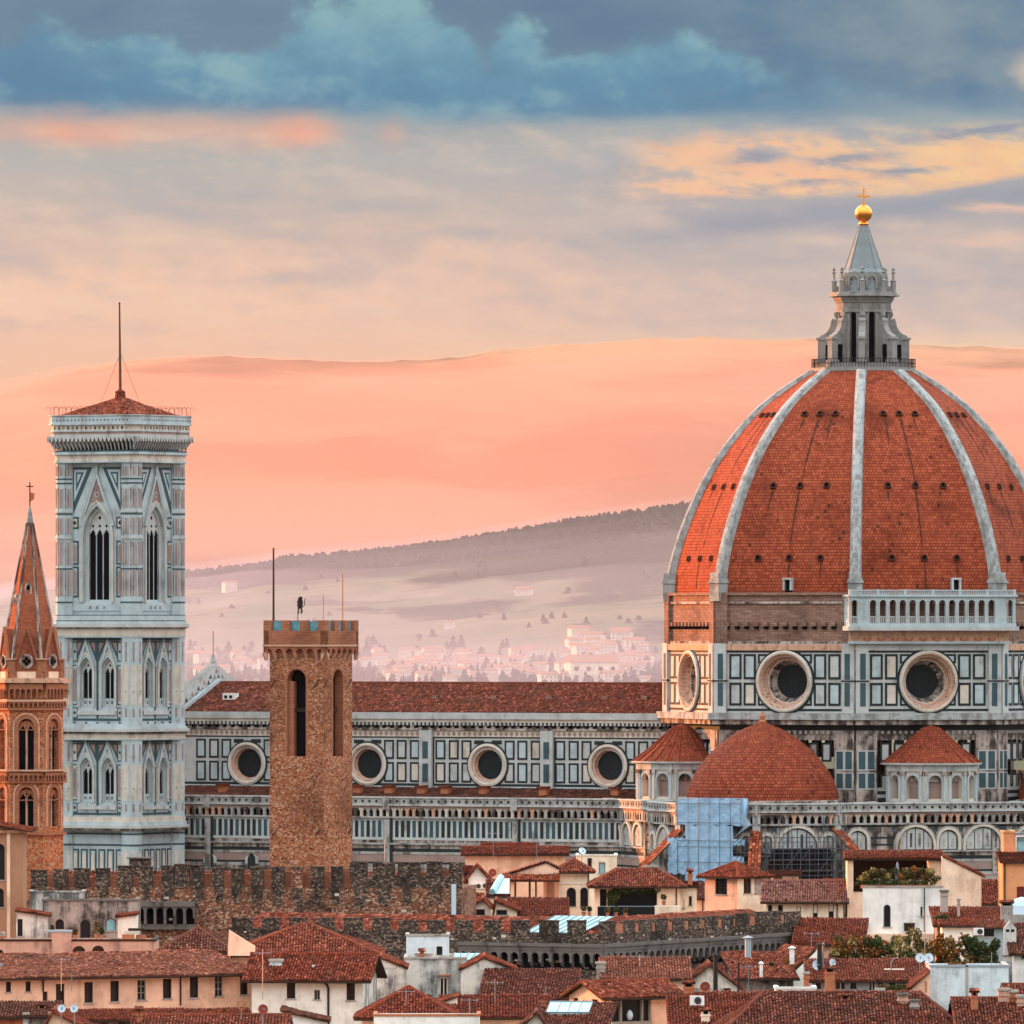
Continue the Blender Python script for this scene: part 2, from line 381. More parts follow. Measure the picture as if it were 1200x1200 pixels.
mat('dark_rubble', fn=rubble((0.062, 0.046, 0.038), (0.105, 0.08, 0.063), (0.28, 0.20, 0.15), (0.016, 0.014, 0.014), 1.8, 0.85), rough=0.95, bump=rub_bump, bstr=0.6, bdist=0.2)
mat('patch_brick', fn=bricks((0.38, 0.12, 0.065), (0.47, 0.2, 0.12), (0.2, 0.12, 0.09), 0.5, 0.22, 0.35), rough=0.9)
mat('grey_stone', fn=weathered((0.145, 0.13, 0.12), 0.8, (0.04, 0.035, 0.033), 0.8), rough=0.9)

def plaster(name, col, dirt=0.35, dcol=(0.22, 0.15, 0.11), sv=0.3):
    mat(name, fn=weathered(col, min(0.9, dirt*1.7), dcol, sv, 0.10, 0.06), rough=0.9)
plaster('peach', (0.80, 0.48, 0.33), 0.30, (0.42, 0.22, 0.14))
plaster('peach_pale', (0.80, 0.57, 0.42), 0.30, (0.45, 0.28, 0.19))
plaster('cream', (0.80, 0.68, 0.53), 0.28, (0.42, 0.31, 0.22))
plaster('cream_pale', (0.80, 0.75, 0.66), 0.25, (0.4, 0.34, 0.28))
plaster('ochre', (0.40, 0.205, 0.125), 0.35, (0.35, 0.17, 0.09))
plaster('orange_wall', (0.66, 0.29, 0.14), 0.3, (0.38, 0.17, 0.09))
plaster('white_wall', (0.82, 0.81, 0.77), 0.22, (0.40, 0.37, 0.33))
plaster('blue_white', (0.60, 0.68, 0.72), 0.35, (0.25, 0.26, 0.26), 0.5)
mat('stained', fn=weathered((0.56, 0.54, 0.50), 1.0, (0.10, 0.105, 0.105), 0.22, lift=0.14), rough=0.9)
mat('stained_white', fn=weathered((0.68, 0.63, 0.56), 0.95, (0.14, 0.14, 0.14), 0.25, lift=0.10), rough=0.9)
mat('grimy', fn=weathered((0.36, 0.29, 0.25), 1.0, (0.045, 0.038, 0.036), 0.4, lift=0.14), rough=0.9)
plaster('pinkish', (0.55, 0.33, 0.25), 0.6, (0.25, 0.15, 0.12))

def leaf(c1, c2, c3):
    return lambda nt: nramp(nt, attr(nt), [(0.0, scl(c1, 0.6)), (0.4, c1), (0.7, c2), (1.0, c3)])
mat('leaf_green', fn=leaf((0.030, 0.045, 0.014), (0.055, 0.075, 0.022), (0.10, 0.11, 0.035)), rough=0.7)
mat('leaf_autumn', fn=leaf((0.12, 0.055, 0.016), (0.30, 0.10, 0.022), (0.42, 0.19, 0.05)), rough=0.7)
mat('leaf_yellow', fn=leaf((0.13, 0.10, 0.03), (0.34, 0.24, 0.08), (0.52, 0.38, 0.16)), rough=0.7)
mat('leaf_mixed', fn=leaf((0.035, 0.045, 0.016), (0.12, 0.085, 0.026), (0.30, 0.14, 0.05)), rough=0.7)
mat('flower_white', (0.52, 0.46, 0.40), 0.7)
mat('flower_red', (0.35, 0.07, 0.05), 0.7)

# ---------------------------------------------------------------- mesh builder
class MB:
    def __init__(s):
        s.v = []; s.f = []; s.m = []; s.mats = []; s.uv = {}; s.tv = {}; s.M = Matrix(); s.flip = False; s.big = []
    def at(s, M):
        s.M = M; s.flip = M.determinant() < 0; return s
    def mi(s, name):
        if name not in s.mats: s.mats.append(name)
        return s.mats.index(name)
    def add(s, vs, fs, m, uvs=None):
        b = len(s.v); M = s.M
        s.v += [tuple(M @ Vector(p)) for p in vs]
        k = s.mi(m)
        for i, f in enumerate(fs):
            f2 = [b+j for j in f]
            u = uvs[i] if uvs else None
            if s.flip:
                f2.reverse()
                if u: u = list(reversed(u))
            if u: s.uv[len(s.f)] = u
            s.f.append(f2); s.m.append(k)
    def box(s, x0, x1, y0, y1, z0, z1, m):
        v = [(x0,y0,z0),(x1,y0,z0),(x1,y1,z0),(x0,y1,z0),(x0,y0,z1),(x1,y0,z1),(x1,y1,z1),(x0,y1,z1)]
        s.add(v, [(0,3,2,1),(4,5,6,7),(0,1,5,4),(1,2,6,5),(2,3,7,6),(3,0,4,7)], m)
    def prism(s, pts, d0, d1, m):
        """polygon in (u,z), extruded along d"""
        n = len(pts)
        v = [(p[0], d0, p[1]) for p in pts]+[(p[0], d1, p[1]) for p in pts]
        s.add(v, [tuple(range(n)), tuple(range(2*n-1, n-1, -1))]+[(i, i+n, (i+1) % n+n, (i+1) % n) for i in range(n)], m)
    def hprism(s, pts, z0, z1, m, top=True):
        n = len(pts)
        v = [(p[0], p[1], z0) for p in pts]+[(p[0], p[1], z1) for p in pts]
        s.add(v, ([tuple(range(n, 2*n))] if top else [])+[(i, (i+1) % n, (i+1) % n+n, i+n) for i in range(n)], m)
    def lathe(s, prof, cx, cy, n, m, a0=0.0, a1=2*PI, uvs=False):
        full = abs(a1-a0-2*PI) < 1e-6
        k = n if full else n+1
        v = []; f = []; uv = []
        L = [0.0]
        for i in range(1, len(prof)): L.append(L[-1]+math.hypot(prof[i][0]-prof[i-1][0], prof[i][1]-prof[i-1][1]))
        for r, z in prof:
            for j in range(k):
                a = a0+(a1-a0)*j/n
                v.append((cx+r*math.cos(a), cy+r*math.sin(a), z))
        for i in range(len(prof)-1):
            for j in range(n):
                j2 = (j+1) % k
                f.append((i*k+j, i*k+j2, (i+1)*k+j2, (i+1)*k+j))
                if uvs:
                    w = (a1-a0)/n
                    u0, u1 = prof[i][0]*w, prof[i+1][0]*w
                    c = (j+0.5)*max(p[0] for p in prof)*w
                    uv.append([(c-u0/2, L[i]), (c+u0/2, L[i]), (c+u1/2, L[i+1]), (c-u1/2, L[i+1])])
        s.add(v, f, m, uv if uvs else None)
    def tube(s, p0, p1, r, m, n=6, r1=None):
        p0, p1 = Vector(p0), Vector(p1); r1 = r if r1 is None else r1
        d = (p1-p0).normalized()
        a = d.cross(Vector((0, 0, 1)) if abs(d.z) < 0.9 else Vector((1, 0, 0))).normalized(); b = d.cross(a)
        v = [tuple(p0+(a*math.cos(t)+b*math.sin(t))*r) for t in [2*PI*i/n for i in range(n)]]
        v += [tuple(p1+(a*math.cos(t)+b*math.sin(t))*r1) for t in [2*PI*i/n for i in range(n)]]
        s.add(v, [(i, (i+1) % n, (i+1) % n+n, i+n) for i in range(n)]+[tuple(range(n-1, -1, -1)), tuple(range(n, 2*n))], m)
    def poly(s, pts, m): s.add(pts, [tuple(range(len(pts)))], m)
    def grid(s, v, f, m, tv):
        """numpy quads with one value per face"""
        s.big.append((np.asarray(v, float), np.asarray(f, int), s.mi(m), np.asarray(tv, float)))
    def build(s, name, parent=None, smooth=False):
        me = bpy.data.meshes.new(name)
        V = np.array(s.v, float).reshape(-1, 3); fs = list(s.f); mi = list(s.m)
        tvs = [0.5]*len(fs)
        for bv, bf, k, t in s.big:
            M = np.array(s.M)
            off = len(V); V = np.vstack([V, bv])
            fs += (bf+off).tolist(); mi += [k]*len(bf); tvs += t.tolist()
        me.from_pydata(V.tolist(), [], fs)
        for k in s.mats: me.materials.append(MATS[k])
        me.polygons.foreach_set('material_index', mi)
        a = me.attributes.new('tv', 'FLOAT', 'FACE'); a.data.foreach_set('value', tvs)
        # uv in metres, box style
        nl = len(me.loops); li = np.empty(nl, int); me.loops.foreach_get('vertex_index', li)
        npg = len(me.polygons); nor = np.empty(npg*3); me.polygons.foreach_get('normal', nor); nor = nor.reshape(-1, 3)
        lt = np.empty(npg, int); me.polygons.foreach_get('loop_total', lt)
        ln = np.repeat(nor, lt, axis=0); P = V[li]
        hl = np.hypot(ln[:, 0], ln[:, 1]); ok = hl > 0.25
        tx = np.where(ok, -ln[:, 1]/np.maximum(hl, 1e-6), 1.0); ty = np.where(ok, ln[:, 0]/np.maximum(hl, 1e-6), 0.0)
        uu = P[:, 0]*tx+P[:, 1]*ty
        vv = np.where(ok, P[:, 2]/np.maximum(hl, 0.3), P[:, 1])
        uv = np.stack([uu, vv], 1)
        ls = np.concatenate([[0], np.cumsum(lt)])
        for fi, u in s.uv.items(): uv[ls[fi]:ls[fi+1]] = u
        layer = me.uv_layers.new(name='UVMap'); layer.data.foreach_set('uv', uv.ravel())
        if smooth: me.polygons.foreach_set('use_smooth', [True]*npg)
        me.validate(); me.update()
        o = bpy.data.objects.new(name, me); COL.objects.link(o)
        if parent: o.parent = parent
        return o

def frame(ox, oy, ang, oz=0.0):
    """u to the right along a wall seen from outside, d outwards, z up; ang = direction of the outward normal"""
    a = math.radians(ang); n = (math.cos(a), math.sin(a)); t = (-math.sin(a), math.cos(a))
    return Matrix(((t[0], n[0], 0, ox), (t[1], n[1], 0, oy), (0, 0, 1, oz), (0, 0, 0, 1)))

def arc(cx, cz, r, a0, a1, n): return [(cx+r*math.cos(math.radians(a0+(a1-a0)*i/n)), cz+r*math.sin(math.radians(a0+(a1-a0)*i/n))) for i in range(n+1)]
def outline(cx, z0, w, h, k, n=8):
    """opening outline from bottom left over the top to bottom right"""
    x0, x1 = cx-w/2, cx+w/2
    if k == 'r': return [(x0, z0), (x0, z0+h), (x1, z0+h), (x1, z0)]
    if k == 'a': return [(x0, z0)]+arc(cx, z0+h-w/2, w/2, 180, 0, n)+[(x1, z0)]
    if k == 'p':
        s = z0+h-0.866*w
        return [(x0, z0)]+arc(x1, s, w, 180, 120, n//2)+arc(x0, s, w, 60, 0, n//2)[1:]+[(x1, z0)]
    if k == 'o': return arc(cx, z0+h/2, w/2, 270, -90, 4*n)[:-1]

def facade(mb, x0, x1, z0, z1, ops, m, rev=0.3, rm=None, d=0.0):
    """wall sheet with real openings (cx, z0, w, h, kind) and reveals"""
    xs = sorted({x0, x1} | {o[0]-o[2]/2 for o in ops} | {o[0]+o[2]/2 for o in ops})
    zs = sorted({z0, z1} | {o[1] for o in ops} | {o[1]+o[3] for o in ops})
    xs = [x for x in xs if x0-1e-6 <= x <= x1+1e-6]; zs = [z for z in zs if z0-1e-6 <= z <= z1+1e-6]
    def q(a, b, c, e): mb.add([(a, d, c), (b, d, c), (b, d, e), (a, d, e)], [(0, 1, 2, 3)], m)
    for c, e in zip(zs, zs[1:]):
        if e-c < 1e-6: continue
        run = None
        for a, b in zip(xs, xs[1:]):
            if b-a < 1e-6: continue
            mx, mz = (a+b)/2, (c+e)/2
            if any(abs(mx-o[0]) < o[2]/2 and o[1] < mz < o[1]+o[3] for o in ops):
                if run is not None: q(run, a, c, e); run = None
            elif run is None: run = a
        if run is not None: q(run, xs[-1], c, e)
    for cx, zb, w, h, k in ops:
        ol = outline(cx, zb, w, h, k)
        if k in 'ap':
            zt = zb+h; mid = ol[1:-1]
            for p, r in zip(mid, mid[1:]):
                mb.add([(p[0], d, p[1]), (r[0], d, r[1]), (r[0], d, zt), (p[0], d, zt)], [(0, 1, 2, 3)], m)
        if k == 'o':
            for p, r in zip(ol, ol[1:]+ol[:1]):
                zt = zb+h if (p[1]+r[1])/2 > zb+h/2 else zb
                mb.add([(p[0], d, p[1]), (r[0], d, r[1]), (r[0], d, zt), (p[0], d, zt)], [(0, 1, 2, 3)], m)
        if rev:
            pr = list(zip(ol, ol[1:]+ol[:1]))
            for p, r in pr:
                mb.add([(p[0], d, p[1]), (r[0], d, r[1]), (r[0], d-rev, r[1]), (p[0], d-rev, p[1])], [(0, 1, 2, 3)], rm or m)

def pane(mb, o, d, m):
    mb.poly([(p[0], d, p[1]) for p in outline(*o)], m)

def surround(mb, o, wd, d0, d1, m, n=8):
    """raised band round an opening"""
    cx, zb, w, h, k = o
    a = outline(cx, zb, w, h, k, n)
    b = outline(cx, zb-(wd if k == 'o' else 0), w+2*wd, h+(2*wd if k == 'o' else wd*(1.0 if k != 'p' else 1.73)), k, n)
    N = len(a); rng = range(N if k == 'o' else N-1)
    for i in rng:
        j = (i+1) % N
        v = [(a[i][0], d1, a[i][1]), (a[j][0], d1, a[j][1]), (b[j][0], d1, b[j][1]), (b[i][0], d1, b[i][1]),
             (a[i][0], d0, a[i][1]), (a[j][0], d0, a[j][1]), (b[j][0], d0, b[j][1]), (b[i][0], d0, b[i][1])]
        mb.add(v, [(0, 1, 2, 3), (0, 4, 5, 1), (3, 2, 6, 7)], m)

def band(mb, x0, x1, z0, z1, d, m, d0=-0.02): mb.box(x0, x1, d0, d, z0, z1, m)
def rim_rect(mb, x0, x1, z0, z1, w, d, m, fill=None):
    w *= 1.15
    """rectangular inlay frame, optionally with its panel"""
    mb.box(x0, x1, -0.02, d, z0, z0+w, m); mb.box(x0, x1, -0.02, d, z1-w, z1, m)
    mb.box(x0, x0+w, -0.02, d, z0+w, z1-w, m); mb.box(x1-w, x1, -0.02, d, z0+w, z1-w, m)
    if fill == 'marble_clean': fill = rng.choice(('marble_clean', 'marble_clean', 'marble', 'cream_marble', 'panel_grey'))
    if fill: mb.box(x0+w, x1-w, -0.02, d*0.7, z0+w, z1-w, fill)

# ---------------------------------------------------------------- things
def P(o, label=None, cat=None, group=None, kind=None):
    if label: o['label'] = label
    if cat: o['category'] = cat
    if group: o['group'] = group
    if kind: o['kind'] = kind
    return o
def thing(name, label, cat, loc=(0, 0, 0), rot=0.0, group=None):
    o = bpy.data.objects.new(name, None); COL.objects.link(o)
    o.location = loc; o.rotation_euler = (0, 0, math.radians(rot)); o.empty_display_size = 2.0
    return P(o, label, cat, group)
def at(px, py, Y): return Vector(((px-600)*Y/F, Y, CZ+(H-py)*Y/F))

rng = random.Random(7)
nrs = np.random.default_rng(11)

def tiles(mb, poly, m, pitch=0.25, seg=0.40, hgt=0.13, thick=0.12, under='dark_wood'):
    """roof slope laid with overlapping barrel tiles; poly: planar convex 3-D polygon, first edge = eave"""
    Pn = [Vector(p) for p in poly]
    u = (Pn[1]-Pn[0]).normalized()
    nrm = Vector((0, 0, 0))
    for i in range(1, len(Pn)-1): nrm += (Pn[i]-Pn[0]).cross(Pn[i+1]-Pn[0])
    nrm.normalize()
    if nrm.z < 0: nrm = -nrm
    v = nrm.cross(u).normalized()
    if v.z < 0: v = -v
    o = Pn[0]
    q = [((p-o).dot(u), (p-o).dot(v)) for p in Pn]
    # slab below
    n = len(Pn)
    lo = [tuple(p-Vector((0, 0, thick))) for p in Pn]
    mb.add([tuple(p) for p in Pn]+lo, [tuple(range(n)), tuple(range(2*n-1, n-1, -1))]+[(i, (i+1) % n, (i+1) % n+n, i+n) for i in range(n)], under)
    us = [a[0] for a in q]; u0, u1 = min(us), max(us)
    cols = max(1, int(round((u1-u0)/pitch))); pt = (u1-u0)/cols
    pr = [(-0.5, 0.0), (-0.24, 1.0), (0.24, 1.0), (0.5, 0.0)]
    segs = []
    for c in range(cols):
        uc = u0+(c+0.5)*pt
        hit = []
        for (a, b), (e, f) in zip(q, q[1:]+q[:1]):
            if (a <= uc) != (e <= uc): hit.append(b+(f-b)*(uc-a)/(e-a))
        if len(hit) < 2: continue
        lo_, hi_ = min(hit), max(hit)
        jj = rng.uniform(-0.12, 0.05)
        k = max(1, int(round((hi_-lo_)/seg)))
        for i in range(k):
            a = lo_+(hi_-lo_)*i/k+(jj if i else 0); b = lo_+(hi_-lo_)*(i+1)/k+(jj if i < k-1 else 0)
            segs.append((uc+rng.uniform(-0.02, 0.02), a, b))
    if not segs: return
    A = np.array(segs); ns = len(A)
    on, un, vn, nn = (np.array(t) for t in (o, u, v, nrm))
    sag = np.array([mnoise.noise(Vector((on_[0]*0.35, on_[1]*0.35, on_[2]*0.35))) for on_ in [tuple(Vector(o)+u*a_[0]+v*a_[1]) for a_ in segs]])*0.10 if ns < 9000 else np.zeros(ns)
    vs = np.zeros((ns, 8, 3)); hj = hgt*nrs.uniform(0.8, 1.25, ns)
    for e, (vv, lift) in enumerate(((A[:, 1], 0.045), (A[:, 2]+0.05, 0.0))):
        for i, (pu, ph) in enumerate(pr):
            vs[:, e*4+i] = on+np.outer(A[:, 0]+pu*pt, un)+np.outer(vv, vn)+np.outer(hj*ph+lift+sag, nn)
    base = np.arange(ns)[:, None]*8
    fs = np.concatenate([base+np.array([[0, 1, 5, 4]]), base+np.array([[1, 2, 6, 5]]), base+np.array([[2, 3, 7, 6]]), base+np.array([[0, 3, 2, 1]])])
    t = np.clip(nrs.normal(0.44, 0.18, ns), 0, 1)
    # end faces get a lower tone than the rest of each tile
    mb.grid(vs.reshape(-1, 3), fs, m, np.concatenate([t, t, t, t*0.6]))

def leaves(mb, boxes, m, n, size, seed=0):
    """many small leaf faces in lumpy ellipsoids (cx,cy,cz,rx,ry,rz)"""
    r = np.random.default_rng(seed)
    tot = sum(b[3]*b[4]*b[5] for b in boxes)
    for b in boxes:
        k = max(30, int(n*b[3]*b[4]*b[5]/tot))
        d = r.normal(size=(k, 3)); d /= np.linalg.norm(d, axis=1)[:, None]
        rad = r.uniform(0.35, 1.0, k)**0.5
        lum = 0.75+0.35*np.array([mnoise.noise(Vector(x*2.3+seed)) for x in d])
        c = d*(rad*lum)[:, None]*np.array(b[3:6])+np.array(b[:3])
        a = r.normal(size=(k, 3)); a /= np.linalg.norm(a, axis=1)[:, None]
        bb = np.cross(a, r.normal(size=(k, 3))); bb /= np.linalg.norm(bb, axis=1)[:, None]
        s = size*r.uniform(0.5, 1.3, k)[:, None]
        vs = np.stack([c-a*s, c-bb*s*0.6, c+a*s, c+bb*s*0.6], 1).reshape(-1, 3)
        t = np.clip(r.uniform(0, 1, k)*0.6+0.4*r.uniform(0, 1), 0, 1)
        mb.grid(vs, np.arange(k*4).reshape(-1, 4), m, t)

# ---------------------------------------------------------------- ground, hills, air
def ground_f(nt):
    x, y, z = nsep(nt, obc(nt))
    a = nnoise(nt, nvec(nt, x*0.004, y*0.004, 0.0), 1.0, 6)
    return nmix(nt, a.step(0.4, 0.6), (0.09, 0.08, 0.065), (0.06, 0.07, 0.04))
mat('ground', fn=ground_f, rough=1.0)
g = MB(); g.poly([(-17000, -900, 0), (17000, -900, 0), (17000, 17500, 0), (-17000, 17500, 0)], 'ground')
P(g.build('ground'), kind='structure')

def interp(tab, x):
    if x <= tab[0][0]: return tab[0][1]+(x-tab[0][0])*(tab[1][1]-tab[0][1])/(tab[1][0]-tab[0][0])*0.5
    for (a, b), (c, e) in zip(tab, tab[1:]):
        if x <= c:
            t = (x-a)/(c-a); t = t*t*(3-2*t)*0.4+t*0.6
            return b+(e-b)*t
    return tab[-1][1]
FAR = [(-200, 500), (0, 457), (50, 443), (100, 432), (150, 424), (200, 419), (250, 418), (330, 421), (400, 424), (490, 423), (540, 418), (600, 409), (680, 403), (760, 398), (830, 396), (900, 399), (960, 397), (1010, 400), (1090, 405), (1140, 407), (1200, 409), (1500, 430)]
MID = [(-100, 720), (60, 690), (218, 671), (300, 662), (340, 653), (420, 647), (470, 642), (520, 635), (600, 622), (680, 608), (740, 600), (800, 591), (900, 583), (1100, 590), (1300, 610)]
def far_z(X, Y):
    zr = CZ+(H-interp(FAR, 600+X*F/16000.0))*16000.0/F
    t = max(0.0, min(1.0, (Y-10500)/5500.0))
    b = mnoise.fractal(Vector((X*0.0022, Y*0.001, 1.0)), 1.0, 2.0, 5)
    back = max(0.0, (Y-16000)/1500.0)
    rid = mnoise.fractal(Vector((X*0.02, 5.0, 1.0)), 1.0, 2.0, 4)*4.0*max(0, 1-abs(Y-16000)/500.0)
    return max(-0.5, zr*(t**0.9)*(1-0.5*back)+b*70*t*(1-t)*2+rid)
def mid_z(X, Y):
    zr = CZ+(H-interp(MID, 600+X*F/9000.0))*9000.0/F
    t = max(0.0, min(1.0, (Y-5000)/4000.0))
    back = max(0.0, (Y-9000)/3000.0)
    b = mnoise.fractal(Vector((X*0.004, Y*0.0016, 3.0)), 1.0, 2.0, 4)
    return 12*min(1, (Y-4300)/700.0)+(zr-12)*(t**1.25)*(1-back*0.7)+b*10*t*(1-t)*3

def sheet(name, fz, x0, x1, nx, y0, y1, ny, m):
    xs = np.linspace(x0, x1, nx); ys = np.linspace(y0, y1, ny)
    v = [(x, y, fz(x, y)) for y in ys for x in xs]
    f = [(j*nx+i, j*nx+i+1, (j+1)*nx+i+1, (j+1)*nx+i) for j in range(ny-1) for i in range(nx-1)]
    me = bpy.data.meshes.new(name); me.from_pydata(v, [], f); me.materials.append(MATS[m])
    me.polygons.foreach_set('use_smooth', [True]*len(f)); me.update()
    o = bpy.data.objects.new(name, me); COL.objects.link(o)
    return P(o, kind='structure')

def hill_far(nt):
    x, y, z = nsep(nt, obc(nt))
    a = nnoise(nt, nvec(nt, x*0.0016, y*0.0008, z*0.004), 1.0, 8, 0.65)
    return nmix(nt, a.step(0.42, 0.58), (0.11, 0.09, 0.06), (0.32, 0.21, 0.125))
def hill_mid(nt):
    x, y, z = nsep(nt, obc(nt))
    a = nnoise(nt, nvec(nt, x*0.006, y*0.0022, 0.0), 1.0, 7, 0.62)
    f = nnoise(nt, nvec(nt, x*0.02, y*0.004, 2.0), 1.0, 4)
    tr = nnoise(nt, nvec(nt, x*0.16, y*0.05, 1.0), 1.0, 3)
    field = nmix(nt, f.step(0.4, 0.65), (0.12, 0.13, 0.075), (0.19, 0.16, 0.10))
    ln = (nnoise(nt, nvec(nt, x*0.004, y*0.02, 7.0), 1.0, 3)).step(0.56, 0.62)
    field = nmix(nt, ln*0.45, field, (0.09, 0.10, 0.06))
    wood = nmix(nt, tr.step(0.35, 0.7), (0.022, 0.030, 0.016), (0.055, 0.060, 0.032))
    hi = (z/150.0+(a-0.5)*0.9)
    return nmix(nt, hi.step(0.50, 0.62), nmix(nt, a.step(0.56, 0.62), field, wood), wood)
mat('hill_far', fn=hill_far, rough=1.0, spec=0.0)
mat('hill_mid', fn=hill_mid, rough=1.0, spec=0.0)
sheet('far_hill', far_z, -5000, 5000, 520, 10500, 17400, 70, 'hill_far')
sheet('near_hill', mid_z, -1500, 1500, 260, 4300, 12000, 140, 'hill_mid')

def air(o, col, dens, g):
    hm = bpy.data.materials.new(o.name+'_air'); hm.use_nodes = True
    ht = hm.node_tree; ht.nodes.remove(ht.nodes['Principled BSDF'])
    pv = ht.nodes.new('ShaderNodeVolumePrincipled')
    pv.inputs['Color'].default_value = col+(1.0,)
    pv.inputs['Density'].default_value = dens
    pv.inputs['Anisotropy'].default_value = g
    ht.links.new(pv.outputs[0], ht.nodes['Material Output'].inputs['Volume'])
    o.data.materials.clear(); o.data.materials.append(hm)
hz = MB(); hz.box(-17200, 17200, -1200, 17600, -1.0, 570.0, 'iron')
air(P(hz.build('haze'), kind='stuff'), (0.92, 0.74, 0.72), 2.5e-6, 0.3)

def mist(fz, x0, x1, nx, y0, y1, ny, th, sink, col, dens, g):
    """a bank of evening mist lying on the slope of a hill, thinning out towards its ridge"""
    xs = np.linspace(x0, x1, nx); ys = np.linspace(y0, y1, ny)
    zz = [[fz(x, y) for x in xs] for y in ys]
    top = [(x, y, zz[j][i]+th((y-y0)/(y1-y0))) for j, y in enumerate(ys) for i, x in enumerate(xs)]
    bot = [(x, y, zz[j][i]-sink) for j, y in enumerate(ys) for i, x in enumerate(xs)]
    n = nx*ny; I = lambda j, i: j*nx+i
    f = [(I(j, i), I(j, i+1), I(j+1, i+1), I(j+1, i)) for j in range(ny-1) for i in range(nx-1)]
    f += [tuple(n+k for k in reversed(q)) for q in f]
    for i in range(nx-1):
        f.append((I(0, i+1), I(0, i), n+I(0, i), n+I(0, i+1))); f.append((I(ny-1, i), I(ny-1, i+1), n+I(ny-1, i+1), n+I(ny-1, i)))
    for j in range(ny-1):
        f.append((I(j, 0), I(j+1, 0), n+I(j+1, 0), n+I(j, 0))); f.append((I(j+1, nx-1), I(j, nx-1), n+I(j, nx-1), n+I(j+1, nx-1)))
    me = bpy.data.meshes.new('mist'); me.from_pydata(top+bot, [], f); me.update()
    o = bpy.data.objects.new('mist', me); COL.objects.link(o)
    air(P(o, kind='stuff'), col, dens, g)
mist(far_z, -4200, 4200, 160, 10600, 16000, 40, lambda t: min(150, 225*(1-t))+3.5, 4.0, (0.655, 0.352, 0.285), 7.5e-4, 0.5)
mist(mid_z, -1450, 1450, 120, 4400, 8990, 50, lambda t: 32*(1-t)**0.5+7.0, 3.0, (0.50, 0.475, 0.585), 5.8e-4, 0.35)
# thin valley mist behind the near hill, a wedge that thins out upwards
vm = MB(); y0, y1, zt_v = 9250.0, 10470.0, 215.0
vm.add([(-4000, y0, 0.5), (4000, y0, 0.5), (4000, y1, 0.5), (-4000, y1, 0.5), (4000, y1, zt_v), (-4000, y1, zt_v)], [(0, 3, 2, 1), (0, 1, 4, 5), (2, 3, 5, 4), (1, 2, 4), (0, 5, 3)], 'iron')
air(P(vm.build('mist'), kind='stuff'), (0.56, 0.47, 0.50), 9.0e-4, 0.35)
# ================================================================ cathedral
B = 27.0
CX, CY = 47.36, 1300.0
cath = thing('cathedral', 'huge domed cathedral with red tiled octagonal dome, white ribs and striped marble walls', 'cathedral', (CX, CY, 0), -B)
cb, sb = math.cos(math.radians(B)), math.sin(math.radians(B))
def zc(py, Y=1300.0): return CZ+(H-py)*Y/F
def lx(px, y):
    """local x on the plane y = const seen at photo column px"""
    k = (px-600)/F; X0, Y0 = CX+y*sb, CY+y*cb
    return (k*Y0-X0)/(cb+k*sb)

